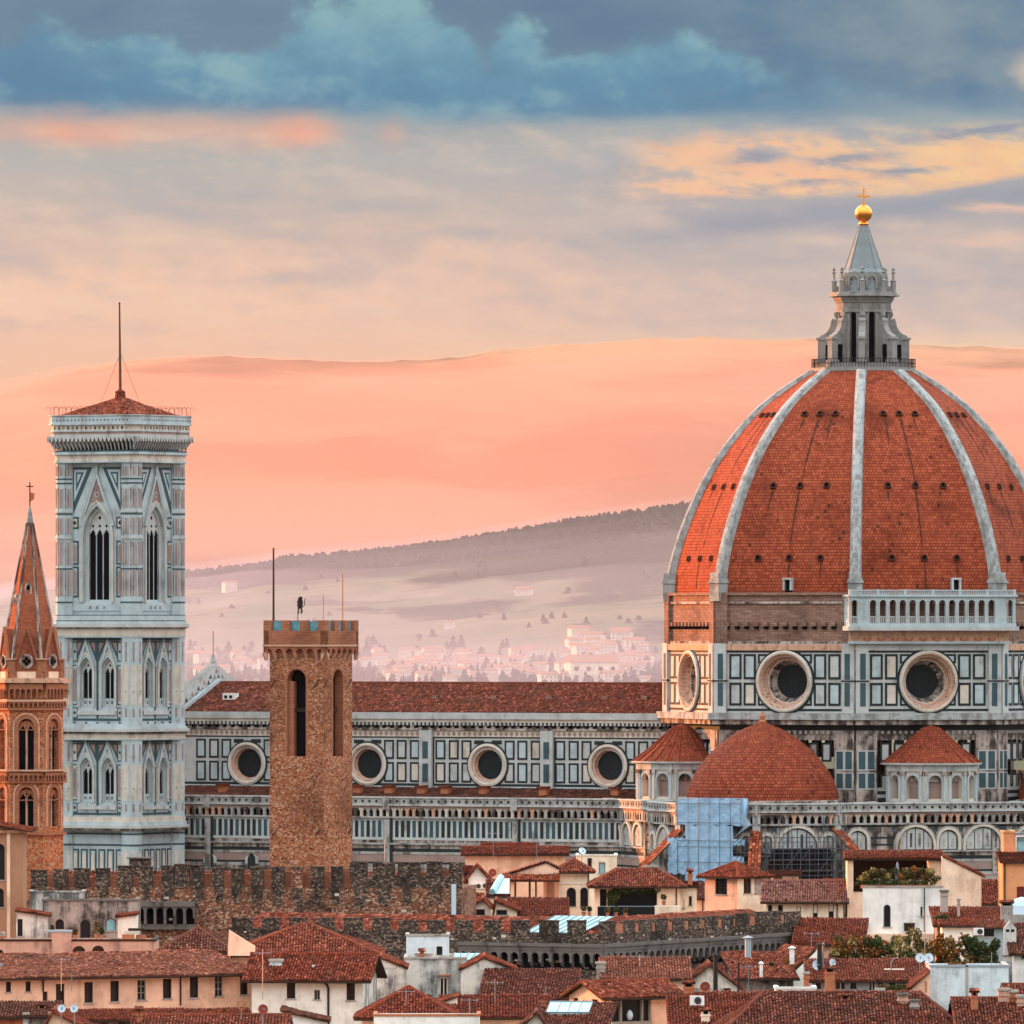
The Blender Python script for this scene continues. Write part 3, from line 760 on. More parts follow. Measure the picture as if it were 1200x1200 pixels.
# ---- octagon
RD = 26.75
def octo(R, a0=22.5, n=8): return [(R*math.cos(math.radians(a0+45*i)), R*math.sin(math.radians(a0+45*i))) for i in range(n)]
C8 = math.cos(PI/8); S8 = math.sin(PI/8)
FACES = [-90, -45, 0, 45, 90, 135, 180, -135]
body = MB()
body.hprism(octo(RD-0.9), 0, 31.5, 'marble_dirty', False)
w = RD*S8
zt = zc(762); zb = zc(832)              # marble storey with the round windows
ocs = []
for a in FACES:
    ap = RD*C8
    body.at(frame(ap*math.cos(math.radians(a)), ap*math.sin(math.radians(a)), a))
    m0 = 'marble_clean'
    oc = (0, (zt+zb)/2-3.3-0.05, 6.6, 6.6, 'o'); ocs.append((a, oc))
    facade(body, -w, w, zb-0.2, zt+0.9, [oc], 'marble', 0)
    band(body, -w-0.1, w+0.1, zt+0.05, zt+0.85, 0.30, 'ochre_marble' if a != -45 else 'marble')
    band(body, -w, w, zt-0.25, zt-0.05, 0.06, 'green_marble')
    band(body, -w, w, zb+0.05, zb+0.35, 0.06, 'green_marble')
    zm = (zt+zb)/2
    for s in (-1, 1):
        for u0, u1 in ((8.15, 6.35), (6.05, 4.25)):
            for z0, z1 in ((zb+0.75, zm-0.22), (zm+0.22, zt-0.45)):
                a0, a1 = sorted((s*u0, s*u1))
                rim_rect(body, a0, a1, z0, z1, 0.27, 0.06, 'green_marble', m0)
        # narrow panels running behind the round window
        a0, a1 = sorted((s*3.95, s*2.55))
        for z0, z1 in ((zb+0.75, zb+2.0), (zt-1.7, zt-0.45)):
            rim_rect(body, a0, a1, z0, z1, 0.25, 0.05, 'green_marble', m0)
        # corner pier with two columns of dark panels
        a0, a1 = sorted((s*w, s*(w-1.75)))
        band(body, a0, a1, zb-0.2, zt+0.95, 0.42, 'marble')
        c = s*(w-0.95)
        for z0, z1 in ((zb+0.7, zm-0.2), (zm+0.2, zt-0.4)):
            body.box(c-0.38, c+0.38, 0.40, 0.47, z0, z1, 'sage_marble')
        band(body, a0-0.05, a1+0.05, zm-0.1, zm+0.1, 0.47, 'green_marble')
    # cornice under the storey and the wall below it
    band(body, -w-0.45, w+0.45, zb-1.1, zb-0.2, 1.15, 'rib_marble', -1.5)
    band(body, -w-0.2, w+0.2, zb-1.75, zb-1.15, 0.75, 'marble_dirty', -1.5)
    w2 = (RD-0.9)*S8; ap2 = (RD-0.9)*C8
    body.at(frame(ap2*math.cos(math.radians(a)), ap2*math.sin(math.radians(a)), a))
    band(body, -w2, w2, zb-2.5, zb-1.75, 0.10, 'green_marble')  # dark strip coloured in for the shade below the cornice
    z1 = zb-2.5
    band(body, -w2, w2, z1-1.3, z1, 0.16, 'marble_dirty')
    for i in range(24):
        u = -w2+(i+0.5)*2*w2/24
        body.box(u-0.16, u+0.16, 0.14, 0.45, z1-0.45, z1-0.05, 'marble')
    for (za, zb_) in ((31.9, 35.6), (36.3, z1-1.6)):
        for i in range(9):
            u = -7.6+i*1.9
            rim_rect(body, u-0.72, u+0.72, za+0.9, zb_, 0.24, 0.06, 'green_marble', 'marble' if i % 3 else 'marble_dirty')
    for z in (32.0, 32.9):
        band(body, -w2, w2, z, z+0.45, 0.1, 'green_marble')
        band(body, -w2, w2, z+0.45, z+0.9, 0.08, 'marble')
    for s in (-1, 1):
        a0, a1 = sorted((s*w2, s*(w2-2.9)))
        band(body, a0, a1, 31.5, z1, 0.45, 'marble_dirty')
        for k in (0.75, 2.05):
            for za, zb_ in ((33.7, 35.7), (36.2, 38.6)):
                c = s*(w2-k)
                body.box(c-0.5, c+0.5, 0.43, 0.50, za, zb_, 'sage_marble')
                rim_rect(body, c-0.64, c+0.64, za-0.14, zb_+0.14, 0.14, 0.52, 'marble')
body.at(Matrix())
# raw masonry ring under the dome
zr0, zr1 = zt+0.9, zc(697)
body.hprism(octo(RD-0.35), zr0, zr1, 'raw_stone')
for a in FACES:
    ap = (RD-0.35)*C8; ww = (RD-0.35)*S8
    body.at(frame(ap*math.cos(math.radians(a)), ap*math.sin(math.radians(a)), a))
    band(body, -ww, ww, zr1-1.25, zr1-0.95, 0.28, 'marble_dirty')
    band(body, -ww, ww, zr1-0.1, zr1+0.25, 0.45, 'raw_stone')
    band(body, -ww, ww, zr0+0.0, zr0+0.35, 0.30, 'marble_dirty')
    if a != -45:
        for i in range(13):
            u = -ww+1.6+i*(2*ww-3.2)/12
            body.box(u-0.34, u+0.34, -0.02, 0.55, zr0+2.35, zr0+2.85, 'raw_stone')
            body.box(u-0.30, u+0.30, 0.02, 0.35, zr0+1.95, zr0+2.35, 'dark_void')
    for s in (-1, 1):
        a0, a1 = sorted((s*ww, s*(ww-1.7)))
        band(body, a0, a1, zr0, zr1, 0.55, 'raw_stone')
body.at(Matrix())
body.build('drum', cath)

for a, oc in ocs:
    ap = RD*C8
    M = frame(ap*math.cos(math.radians(a)), ap*math.sin(math.radians(a)), a)
    zm = oc[1]+3.3
    o = MB().at(M)
    N = 40
    prof = [(4.10, 0.0, 'marble_clean'), (4.10, 0.38, 'marble_clean'), (3.90, 0.50, 'cream_marble'), (3.68, 0.46, 'cream_marble'), (3.50, 0.28, 'ochre_marble'), (2.90, -0.95, 'ochre_marble'), (2.80, -1.0, 'cream_marble'), (2.22, -2.4, 'marble_dirty')]
    for (r0, d0, _), (r1, d1, mm) in zip(prof, prof[1:]):
        for i in range(N):
            t0, t1 = 2*PI*i/N, 2*PI*(i+1)/N
            q = [(r0*math.cos(t0), d0, zm+r0*math.sin(t0)), (r0*math.cos(t1), d0, zm+r0*math.sin(t1)), (r1*math.cos(t1), d1, zm+r1*math.sin(t1)), (r1*math.cos(t0), d1, zm+r1*math.sin(t0))]
            o.add(q, [(0, 1, 2, 3)], mm)
    for i in range(N):                     # inlaid ring of little dark diamonds
        t = 2*PI*(i+0.5)/N; r = 3.16; dd = -0.40
        c, s_ = math.cos(t), math.sin(t)
        q = [((r-0.13)*c, dd-0.30, zm+(r-0.13)*s_), (r*c-0.12*s_, dd+0.02, zm+r*s_+0.12*c), ((r+0.13)*c, dd+0.36, zm+(r+0.13)*s_), (r*c+0.12*s_, dd+0.02, zm+r*s_-0.12*c)]
        o.add(q, [(0, 1, 2, 3)], 'pink_marble')
    for i in range(N):                     # dark line round the frame
        t0, t1 = 2*PI*i/N, 2*PI*(i+1)/N
        o.add([(4.1*math.cos(t0), 0.1, zm+4.1*math.sin(t0)), (4.1*math.cos(t1), 0.1, zm+4.1*math.sin(t1)), (4.4*math.cos(t1), 0.1, zm+4.4*math.sin(t1)), (4.4*math.cos(t0), 0.1, zm+4.4*math.sin(t0))], [(0, 1, 2, 3)], 'green_marble')
    ob = o.build('oculus_window', cath)
    o = MB().at(M); o.poly([(p[0], -2.35, p[1]) for p in arc(0, zm, 2.3, 0, 360, 32)[:-1]], 'oculus_glass')
    for i in range(-2, 3):
        o.box(i*0.8-0.04, i*0.8+0.04, -2.34, -2.28, zm-2.0, zm+2.0, 'iron'); o.box(-2.0, 2.0, -2.34, -2.28, zm+i*0.8-0.04, zm+i*0.8+0.04, 'iron')
    o.build('pane', ob)

# ---- arcaded gallery on the south-east face
ap = RD*C8
gal = MB().at(frame(ap*math.cos(math.radians(-45)), ap*math.sin(math.radians(-45)), -45))
zg0, zg1, zg2 = zc(731), zc(700), zc(692)
ge = 11.75; gd = 1.75
band(gal, -ge-0.3, ge+0.3, zg0-0.9, zg0-0.35, gd+0.55, 'marble')
band(gal, -ge, ge, zg0-0.35, zg0, gd+0.3, 'marble_clean')
band(gal, -ge+0.6, ge-0.6, zg0-2.3, zg0-0.9, 0.85, 'ochre_marble')
for i in range(10):
    u = -8.8+i*1.95
    gal.prism(arc(u, zg0-1.75, 0.62, 200, 340, 7)+arc(u, zg0-1.62, 0.42, 340, 200, 7), 0.8, 1.0, 'terracotta')
band(gal, -ge+0.5, ge-0.5, zg0-2.65, zg0-2.3, 1.0, 'marble_clean')
band(gal, -ge+0.7, ge-0.7, zt+0.9, zg0-2.65, 0.75, 'marble')
ops = [(-8.35+i*1.39, zg0+0.08, 0.92, zg1-zg0-0.5, 'a') for i in range(13)]
ops += [(-10.95, zg0+0.08, 0.8, zg1-zg0-0.5, 'a'), (10.95, zg0+0.08, 0.8, zg1-zg0-0.5, 'a')]
facade(gal, -ge, ge, zg0, zg1, ops, 'marble_clean', 0.45, d=gd)
for o_ in ops:
    surround(gal, o_, 0.12, gd, gd+0.07, 'marble')
    gal.box(o_[0]-0.46, o_[0]+0.46, gd-0.25, gd-0.1, zg0+0.85, zg0+0.98, 'marble')
    for j in range(4):
        u = o_[0]-0.36+j*0.24
        gal.box(u-0.05, u+0.05, gd-0.22, gd-0.12, zg0, zg0+0.85, 'marble')
gal.box(-ge, ge, 0.0, gd-0.5, zg0-0.1, zg0+0.02, 'marble_dirty')
gal.box(-ge, ge, 0.0, gd, zg1, zg1+0.2, 'marble_clean')
for u in (-ge, ge-0.3): gal.box(u, u+0.3, 0.0, gd-0.01, zg0, zg1, 'marble_clean')
band(gal, -ge-0.2, ge+0.2, zg1, zg1+0.28, gd+0.25, 'marble_clean')
gal.box(-ge, ge, gd-0.12, gd+0.12, zg2-0.16, zg2, 'marble_clean')
for i in range(92):
    u = -ge+0.15+i*(2*ge-0.3)/91
    gal.box(u-0.055, u+0.055, gd-0.07, gd+0.07, zg1+0.28, zg2-0.16, 'marble_clean')
for i in range(7):
    u = -ge+0.2+i*(2*ge-0.4)/6
    gal.box(u-0.2, u+0.2, gd-0.16, gd+0.16, zg1+0.28, zg2+0.05, 'marble_clean')
gal.build('gallery', cath)

# ---- dome shell, ribs
PXM = 1300.0/F
RAW = [(0, 229), (27, 226.5), (68, 215.5), (112, 198), (148, 179.5), (181, 157), (218, 124.5), (244, 91.5), (263, 62)]
def rprof(h):
    for (a, b), (c, e) in zip(RAW, RAW[1:]):
        if h <= c:
            i = RAW.index((a, b)); t = (h-a)/(c-a)
            p0 = RAW[i-1] if i else (-(c-a), 229.5); p3 = RAW[i+2] if i+2 < len(RAW) else (282, 30)
            m1 = (e-p0[1])/(c-p0[0])*(c-a); m2 = (p3[1]-b)/(p3[0]-a)*(c-a)
            return (2*t**3-3*t*t+1)*b+(t**3-2*t*t+t)*m1+(-2*t**3+3*t*t)*e+(t**3-t*t)*m2
    return RAW[-1][1]
hs = [263*(i/44.0) for i in range(45)]
prof = [(rprof(h)*PXM/0.995, zr1+h*PXM) for h in hs]
L = [0.0]
for p, q in zip(prof, prof[1:]): L.append(L[-1]+math.hypot(q[0]-p[0], q[1]-p[1]))
shell = MB()
for a in FACES:
    f0 = 0.0
    for i in range(len(prof)-1):
        for j in range(4):
            vs = []; uv = []
            for ii, s in ((i, j), (i, j+1), (i+1, j+1), (i+1, j)):
                R = prof[ii][0]-0.62; hw = R*S8; apo = R*C8
                u = hw*(s/2.0-1.0)
                A = math.radians(a); n = (math.cos(A), math.sin(A)); t = (-n[1], n[0])
                vs.append((apo*n[0]+u*t[0], apo*n[1]+u*t[1], prof[ii][1])); uv.append((u+a*3.3, L[ii]))
            shell.add(vs, [(0, 1, 2, 3)], 'dome_tiles', [uv])
def on_dome(a, frac_h, frac_u):
    """frame sitting on a face of the dome"""
    i = min(range(len(hs)), key=lambda k: abs(hs[k]-frac_h*263)); i = max(1, min(len(hs)-2, i))
    R = prof[i][0]-0.62; A = math.radians(a); n = Vector((math.cos(A), math.sin(A), 0)); t = Vector((-n.y, n.x, 0))
    p = n*(R*C8)+t*(R*S8*frac_u)+Vector((0, 0, prof[i][1]))
    dr = (prof[i+1][0]-prof[i-1][0])*C8; dz = prof[i+1][1]-prof[i-1][1]
    up = (n*dr+Vector((0, 0, dz))).normalized(); nn = t.cross(up).normalized()
    return Matrix(((t.x, nn.x, up.x, p.x), (t.y, nn.y, up.y, p.y), (t.z, nn.z, up.z, p.z), (0, 0, 0, 1)))
for a in (-135, -90, -45, 0):            # rain streaks below the vents
    for fh, fu in ((0.155, 0.0), (0.475, 0.0), (0.80, 0.0), (0.155, 0.5), (0.475, -0.5), (0.80, 0.4), (0.8, -0.45)):
        ln = rng.uniform(0.18, 0.34) if fu == 0 else rng.uniform(0.06, 0.15)
        f = fh-0.02; pv_ = None; dr = rng.uniform(-0.01, 0.01)
        while f > max(0.02, fh-ln):
            Mx = on_dome(a, f, fu*(0.95 if fh < 0.7 else 0.8)+dr*(fh-f)*6); hw_ = rng.uniform(0.08, 0.2)*(1-(fh-f)/ln*0.6)
            c = (tuple(Mx @ Vector((-hw_, 0.05, 0))), tuple(Mx @ Vector((hw_, 0.05, 0))))
            if pv_: shell.add([pv_[0], pv_[1], c[1], c[0]], [(0, 1, 2, 3)], 'tile_stain')
            pv_ = c; f -= 1/44.0
sh_ob = shell.build('dome_shell', cath)
for a in (-135, -90, -45, 0):
    for fh in (0.155, 0.475, 0.80):
        for fu in (-0.5, 0.0, 0.5):
            o = MB().at(on_dome(a, fh, fu*(0.95 if fh < 0.7 else 0.8)))
            surround(o, (0, -0.3, 0.6, 0.62, 'a'), 0.13, 0.0, 0.28, 'tile_stain', 6)
            o.box(-0.3, 0.3, 0.0, 0.12, -0.3, 0.32, 'dark_void'); o.box(-0.42, 0.42, 0.0, 0.32, -0.42, -0.3, 'tile_stain')
            o.build('roof_vent', sh_ob)
for a, u in ((-90, 0.02), (-45, 0.42)):
    o = MB().at(on_dome(a, 0.012, u))
    o.box(-0.65, -0.4, 0, 0.7, -0.2, 1.2, 'marble'); o.box(0.4, 0.65, 0, 0.7, -0.2, 1.2, 'marble'); o.box(-0.7, 0.7, 0, 0.8, 1.2, 1.45, 'marble'); o.box(-0.4, 0.4, 0, 0.3, -0.9, 1.2, 'dark_void')
    o.build('dormer', sh_ob)
for k in range(8):
    A = math.radians(22.5+45*k); n = Vector((math.cos(A), math.sin(A), 0)); t = Vector((-n.y, n.x, 0))
    rb = MB(); ring = []
    for i in range(len(prof)):
        R, z = prof[i]
        hw = 0.64-0.06*i/44
        for dr, ss in ((-1.0, -1.25), (0.0, -1.0), (0.28, -0.55), (0.28, 0.55), (0.0, 1.0), (-1.0, 1.25)):
            p = n*(R+dr)+t*(hw*ss); ring.append((p.x, p.y, z))
    fs = []
    for i in range(len(prof)-1):
        for j in range(5): fs.append((i*6+j, i*6+j+1, (i+1)*6+j+1, (i+1)*6+j))
    rb.add(ring, fs, 'rib_marble')
    rb.at(Matrix(((t.x, n.x, 0, 0), (t.y, n.y, 0, 0), (0, 0, 1, 0), (0, 0, 0, 1))))
    R0 = prof[0][0]
    rb.box(-0.95, 0.95, R0-1.8, R0+0.55, zr1-0.9, zr1+2.1, 'rib_marble'); rb.box(-1.1, 1.1, R0-1.8, R0+0.75, zr1+1.5, zr1+1.75, 'rib_marble')
    rb.box(-0.8, 0.8, R0-1.8, R0+0.5, zr1+2.1, zr1+2.9, 'rib_marble')
    rb.build('rib', cath)

# ---- lantern
lan = MB()
zl = zc(432)
lan.hprism(octo(6.95), zl-0.4, zl+0.15, 'lantern_stone'); lan.hprism(octo(6.3), zl+0.15, zl+0.75, 'lantern_stone')
lan.hprism(octo(5.6), zl-1.2, zl-0.4, 'marble_dirty', False)
zk = zc(347); RL = 3.55
lw = RL*S8; la = RL*C8
wins = []
for a in FACES:
    lan.at(frame(la*math.cos(math.radians(a)), la*math.sin(math.radians(a)), a))
    op = (0, zl+0.75, 0.98, zc(366)-zl-0.75, 'a'); wins.append((a, op))
    facade(lan, -lw, lw, zl+0.75, zk, [op], 'lantern_stone', 0.5)
    surround(lan, op, 0.16, 0.0, 0.1, 'lantern_stone')
    band(lan, -lw-0.1, lw+0.1, zk-2.2, zk-1.8, 0.30, 'lantern_stone'); band(lan, -lw-0.05, lw+0.05, zk-1.8, zk-0.9, 0.15, 'lantern_stone')
    band(lan, -lw-0.1, lw+0.1, zk-0.9, zk-0.6, 0.35, 'lantern_stone')
    # shell niches of the crown
    band(lan, -1.35, 1.35, zk+0.55, zk+2.9, -0.35, 'lantern_stone', -0.9)
    surround(lan, (0, zk+0.9, 1.1, 1.7, 'a'), 0.28, -0.36, -0.05, 'lantern_stone'); lan.prism(outline(0, zk+0.9, 1.1, 1.7, 'a'), -0.36, -0.34, 'marble_dirty')
    lan.prism(arc(0, zk+2.3, 0.95, 0, 180, 8), -0.5, -0.2, 'lantern_stone')
lan.at(Matrix())
lan.hprism(octo(4.1), zk-0.6, zk-0.1, 'lantern_stone'); lan.hprism(octo(4.85), zk-0.1, zk+0.15, 'lantern_stone'); lan.hprism(octo(4.5), zk+0.15, zk+0.5, 'lantern_stone')
for k in range(8):
    A = math.radians(22.5+45*k); c, s = math.cos(A), math.sin(A)
    lan.at(Matrix(((-s, c, 0, 0), (c, s, 0, 0), (0, 0, 1, 0), (0, 0, 0, 1))))
    # volute buttress: pier outside, curve up to the core
    pts = [(3.3, zl+0.7), (6.15, zl+0.7), (6.15, zl+4.0), (5.75, zl+4.45)]
    pts += [(5.4-0.1, zl+4.6), (4.85, zl+5.0), (4.5, zl+5.6), (4.35, zl+6.4), (4.15, zl+6.75), (3.85, zl+6.6), (3.3, zl+6.7)]
    n = len(pts)
    v = [(-0.45, p[0], p[1]) for p in pts]+[(0.45, p[0], p[1]) for p in pts]
    lan.add(v, [tuple(range(n-1, -1, -1)), tuple(range(n, 2*n))]+[(i, (i+1) % n, (i+1) % n+n, i+n) for i in range(n)], 'lantern_stone')
    lan.box(-0.62, 0.62, 5.2, 6.35, zl+3.85, zl+4.15, 'lantern_stone')
    lan.box(-0.6, 0.6, 5.0, 6.3, zl+0.7, zl+1.1, 'lantern_stone')
    lan.box(-0.46, -0.50, 4.3, 5.1, zl+0.75, zl+3.2, 'dark_void'); lan.box(0.46, 0.50, 4.3, 5.1, zl+0.75, zl+3.2, 'dark_void')
    lan.box(-0.3, 0.3, 3.2, 3.8, zl+6.7, zk-2.2, 'lantern_stone'); lan.box(-0.38, 0.38, 3.2, 3.95, zk-2.75, zk-2.2, 'lantern_stone')
    lan.lathe([(0.36, zk+0.5), (0.36, zk+1.9), (0.46, zk+2.0), (0.2, zk+2.25), (0.14, zk+3.0), (0.3, zk+3.15), (0.14, zk+3.4), (0.25, zk+3.65), (0.0, zk+3.95)], 0, 4.0, 8, 'lantern_stone')
    lan.box(-0.2, 0.2, 2.4, 4.0, zk+0.5, zk+1.3, 'lantern_stone')
lan.at(Matrix())
zq = zc(322); zp = zc(263)
lan_ob = lan.build('lantern', cath)
for a, op in wins:
    o = MB().at(frame(la*math.cos(math.radians(a)), la*math.sin(math.radians(a)), a)); pane(o, op, -0.5, 'dark_void'); o.build('window', lan_ob)
o = MB(); o.lathe([(3.3, zk+0.5), (3.2, zk+1.0), (2.85, zq+0.3), (2.45, zq+0.8), (0.5, zp)], 0, 0, 16, 'lead')
for k in range(8):
    A = math.radians(22.5+45*k); o.tube((2.6*math.cos(A), 2.6*math.sin(A), zq+0.5), (0.5*math.cos(A), 0.5*math.sin(A), zp), 0.12, 'lantern_stone', 5, 0.08)
    for j in range(3):
        t = 0.12+j*0.2; o.lathe([(0.0, 0.5), (0.13, 0.2), (0.1, 0.0)][::-1], 0, 0, 5, 'lead') if False else None
o.build('spire', lan_ob)
o = MB()
o.lathe([(0.55, zp-0.1), (0.75, zp+0.05), (0.55, zp+0.25), (0.42, zp+0.45)], 0, 0, 16, 'gold')
zbll = zc(250)
o.lathe([(1.17*math.sin(t), zbll-1.17*math.cos(t)) for t in [PI*i/16 for i in range(17)]], 0, 0, 24, 'gold')
bo = o.build('golden_ball', lan_ob, smooth=True)
o = MB().at(Matrix.Rotation(math.radians(B), 4, 'Z'))
z0, z1 = zbll+1.1, zc(222)
o.box(-0.11, 0.11, -0.09, 0.09, z0, z1, 'gold'); o.box(-0.62, 0.62, -0.08, 0.08, z1-1.05, z1-0.83, 'gold')
o.box(-0.2, 0.2, -0.15, 0.15, z0-0.1, z0+0.25, 'gold')
for px_, pz_ in ((-0.66, z1-0.94), (0.66, z1-0.94), (0, z1)): o.box(px_-0.13, px_+0.13, -0.1, 0.1, pz_-0.13, pz_+0.13, 'gold')
o.build('cross', lan_ob)
o = MB()
q8 = octo(7.0)
for p, r in zip(q8, q8[1:]+q8[:1]):
    for t in [i/12 for i in range(12)]:
        x, y = p[0]+(r[0]-p[0])*t, p[1]+(r[1]-p[1])*t; o.box(x-0.03, x+0.03, y-0.03, y+0.03, zl+0.1, zl+1.25, 'iron')
    for z in (zl+0.7, zl+1.25): o.tube((p[0], p[1], z), (r[0], r[1], z), 0.04, 'iron', 4)
o.build('railing', lan_ob)

# ---- nave
YN, YA = -10.0, -20.5
xw, xe = -99.0, -22.0
def zn(py): return CZ+(H-py)*1316.0/F
n1 = MB().at(frame(0, YN, -90))
zE = zn(835)
xo = [lx(p, YN) for p in (290, 431, 572, 713)]
zo = zn(896.5)
ops = [(x, zo-2.15, 4.3, 4.3, 'o') for x in xo]
facade(n1, xw, xe, 31.0, zE, ops, 'marble', 0)
band(n1, xw, xe, zE-0.9, zE, 0.75, 'marble'); band(n1, xw, xe, zE-1.35, zE-0.9, 0.5, 'cream_marble')
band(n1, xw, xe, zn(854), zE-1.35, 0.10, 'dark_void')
k = int((xe-xw)/0.62)
for i in range(k):
    u = xw+(i+0.5)*(xe-xw)/k
    n1.box(u-0.15, u+0.15, 0.08, 0.5, zE-1.75, zE-1.35, 'marble')
    if i % 2: n1.box(u-0.28, u+0.28, 0.10, 0.2, zn(854)+0.05, zE-1.9+rng.uniform(-0.1, 0.2), 'marble_dirty')
band(n1, xw, xe, zn(856), zn(853.5), 0.35, 'marble_dirty')
band(n1, xw, xe, zn(863.5), zn(856), 0.12, 'cream_marble')
k = int((xe-xw)/0.8)
for i in range(k):
    u = xw+(i+0.5)*(xe-xw)/k
    n1.prism([(u-0.3, zn(860)), (u, zn(857)), (u+0.3, zn(860)), (u, zn(863))], 0.11, 0.15, 'pink_marble')
band(n1, xw, xe, zn(865), zn(863.5), 0.06, 'green_marble')
for x in xo:
    for du in (-7.3, -5.25, -3.3, -1.35, 1.35, 3.3, 5.25, 7.3):
        for r, (p0, p1) in enumerate(((890, 867.5), (917, 893.5))):
            if abs(du) < 2 and r == 1: continue
            if abs(du) < 2: z0, z1 = zn(872), zn(867.5)
            else: z0, z1 = zn(p0), zn(p1)
            rim_rect(n1, x+du-0.76, x+du+0.76, z0, z1, 0.23, 0.06, 'green_marble', 'marble_clean')
    # pier between the bays
    xp = x+9.15
    if xp < xe-1:
        band(n1, xp-0.95, xp+0.95, zn(926), zn(856), 0.55, 'marble')
        for p0, p1 in ((889, 869), (916.5, 895)): n1.box(xp-0.42, xp+0.42, 0.53, 0.6, zn(p0), zn(p1), 'sage_marble')
        n1.box(xp+0.95, xp+1.12, 0.0, 0.1, zn(922), zn(862), 'green_marble')
band(n1, xw, xe, zn(921.5), zn(918.5), 0.06, 'green_marble'); band(n1, xw, xe, zn(925), zn(921.5), 0.2, 'marble_clean'); band(n1, xw, xe, zn(928.5), zn(925), 0.12, 'green_marble')
n1.at(Matrix())
n1.box(xw, xe, YN+0.02, -YN, 0, 31.0, 'marble_dirty')
n1.poly([(xw, -YN, 31), (xe, -YN, 31), (xe, -YN, zE), (xw, -YN, zE)], 'marble')
n1.build('nave_wall', cath)
for x in xo:
    M = frame(0, YN, -90)
    o = MB().at(M); N = 36
    prof2 = [(2.95, 0.0, 'marble'), (2.95, 0.3, 'marble'), (2.62, 0.36, 'cream_marble'), (2.45, 0.2, 'cream_marble'), (2.05, -0.5, 'ochre_marble'), (1.93, -0.8, 'ochre_marble')]
    for (r0, d0, _), (r1, d1, mm) in zip(prof2, prof2[1:]):
        for i in range(N):
            t0, t1 = 2*PI*i/N, 2*PI*(i+1)/N
            o.add([(x+r0*math.cos(t0), d0, zo+r0*math.sin(t0)), (x+r0*math.cos(t1), d0, zo+r0*math.sin(t1)), (x+r1*math.cos(t1), d1, zo+r1*math.sin(t1)), (x+r1*math.cos(t0), d1, zo+r1*math.sin(t0))], [(0, 1, 2, 3)], mm)
    for i in range(N):
        t0, t1 = 2*PI*i/N, 2*PI*(i+1)/N
        o.add([(x+2.95*math.cos(t0), 0.12, zo+2.95*math.sin(t0)), (x+2.95*math.cos(t1), 0.12, zo+2.95*math.sin(t1)), (x+3.2*math.cos(t1), 0.12, zo+3.2*math.sin(t1)), (x+3.2*math.cos(t0), 0.12, zo+3.2*math.sin(t0))], [(0, 1, 2, 3)], 'green_marble')
    ob = o.build('oculus_window', cath)
    o = MB().at(M); o.poly([(p[0], -0.78, p[1]) for p in arc(x, zo, 2.0, 0, 360, 28)[:-1]], 'oculus_glass')
    for i in range(-2, 3): o.box(x-1.9, x+1.9, -0.77, -0.72, zo+i*0.72-0.04, zo+i*0.72+0.04, 'iron')
    o.build('pane', ob)
# nave roof: real tiles
r = MB()
zR = zn(801.5)
tiles(r, [(xw+0.3, YN-0.6, zE-0.05), (xe, YN-0.6, zE-0.05), (xe, 0, zR), (xw+0.3, 0, zR)], 'tile_dark', 0.30, 0.5, 0.11)
tiles(r, [(xe, -YN+0.6, zE-0.05), (xw+0.3, -YN+0.6, zE-0.05), (xw+0.3, 0, zR), (xe, 0, zR)], 'tile_red', 1.2, 1.5, 0.10)
r.tube((xw, 0, zR+0.05), (xe, 0, zR+0.05), 0.22, 'tile_dark', 6)
for x in (-88, -80, -62, -53, -44.5, -36, -30):
    r.box(x-0.35, x+0.35, -5.9, -5.2, zE+1.5, zE+2.25, 'dark_void'); r.box(x-0.45, x+0.45, -6.0, -5.9, zE+1.4, zE+2.3, 'raw_stone')
r.build('nave_roof', cath)
# west gable rising above the roof
gb = MB().at(frame(xw-0.4, 0, 0))
zap = zn(781)
gp = [(-11.5, zE-3.0)]; zlow = zap-4.2
N = 13
for i in range(N):
    u0 = -11.2+11.0*i/N; z_ = zlow+(zap-zlow)*(i+1)/N
    gp += [(u0, z_), (u0+11.0/N, z_)]
gp += [(0, zap+0.6)]
gp += [(-p[0], p[1]) for p in reversed(gp[:-1])]
gb.prism(gp, -1.0, 0.0, 'marble')
for i in range(6):
    for j in range(3*i+1):
        u = (j-3*i/2.0)*1.15; z_ = zap-0.7-i*0.8
        gb.prism([(u-0.42, z_-0.3), (u, z_+0.25), (u+0.42, z_-0.3)], 0.0, 0.07, 'sage_marble' if (i+j) % 2 else 'pink_marble')
gb.box(-0.25, 0.25, -0.7, -0.3, zap+0.5, zap+1.5, 'marble')
gb.tube((0, -0.5, zap+1.4), (0, -0.5, zap+4.8), 0.05, 'iron', 5)
for s in (-1, 1):        # pale coping along the roof verge
    gb.prism([(s*10.9, zE-0.3), (s*10.9, zE+0.45), (0, zR+0.65), (0, zR-0.1)], 0.2, 0.75, 'marble_clean')
gb.build('west_gable', cath)
o = MB(); o.box(xw+4.2, xw+6.0, -6.6, -5.2, zE+1.6, zE+2.5, 'white_paint'); o.box(xw+4.5, xw+4.9, -6.66, -6.6, zE+1.8, zE+2.2, 'dark_void'); o.box(xw+5.3, xw+5.7, -6.66, -6.6, zE+1.8, zE+2.2, 'dark_void')
o.build('dormer', cath)

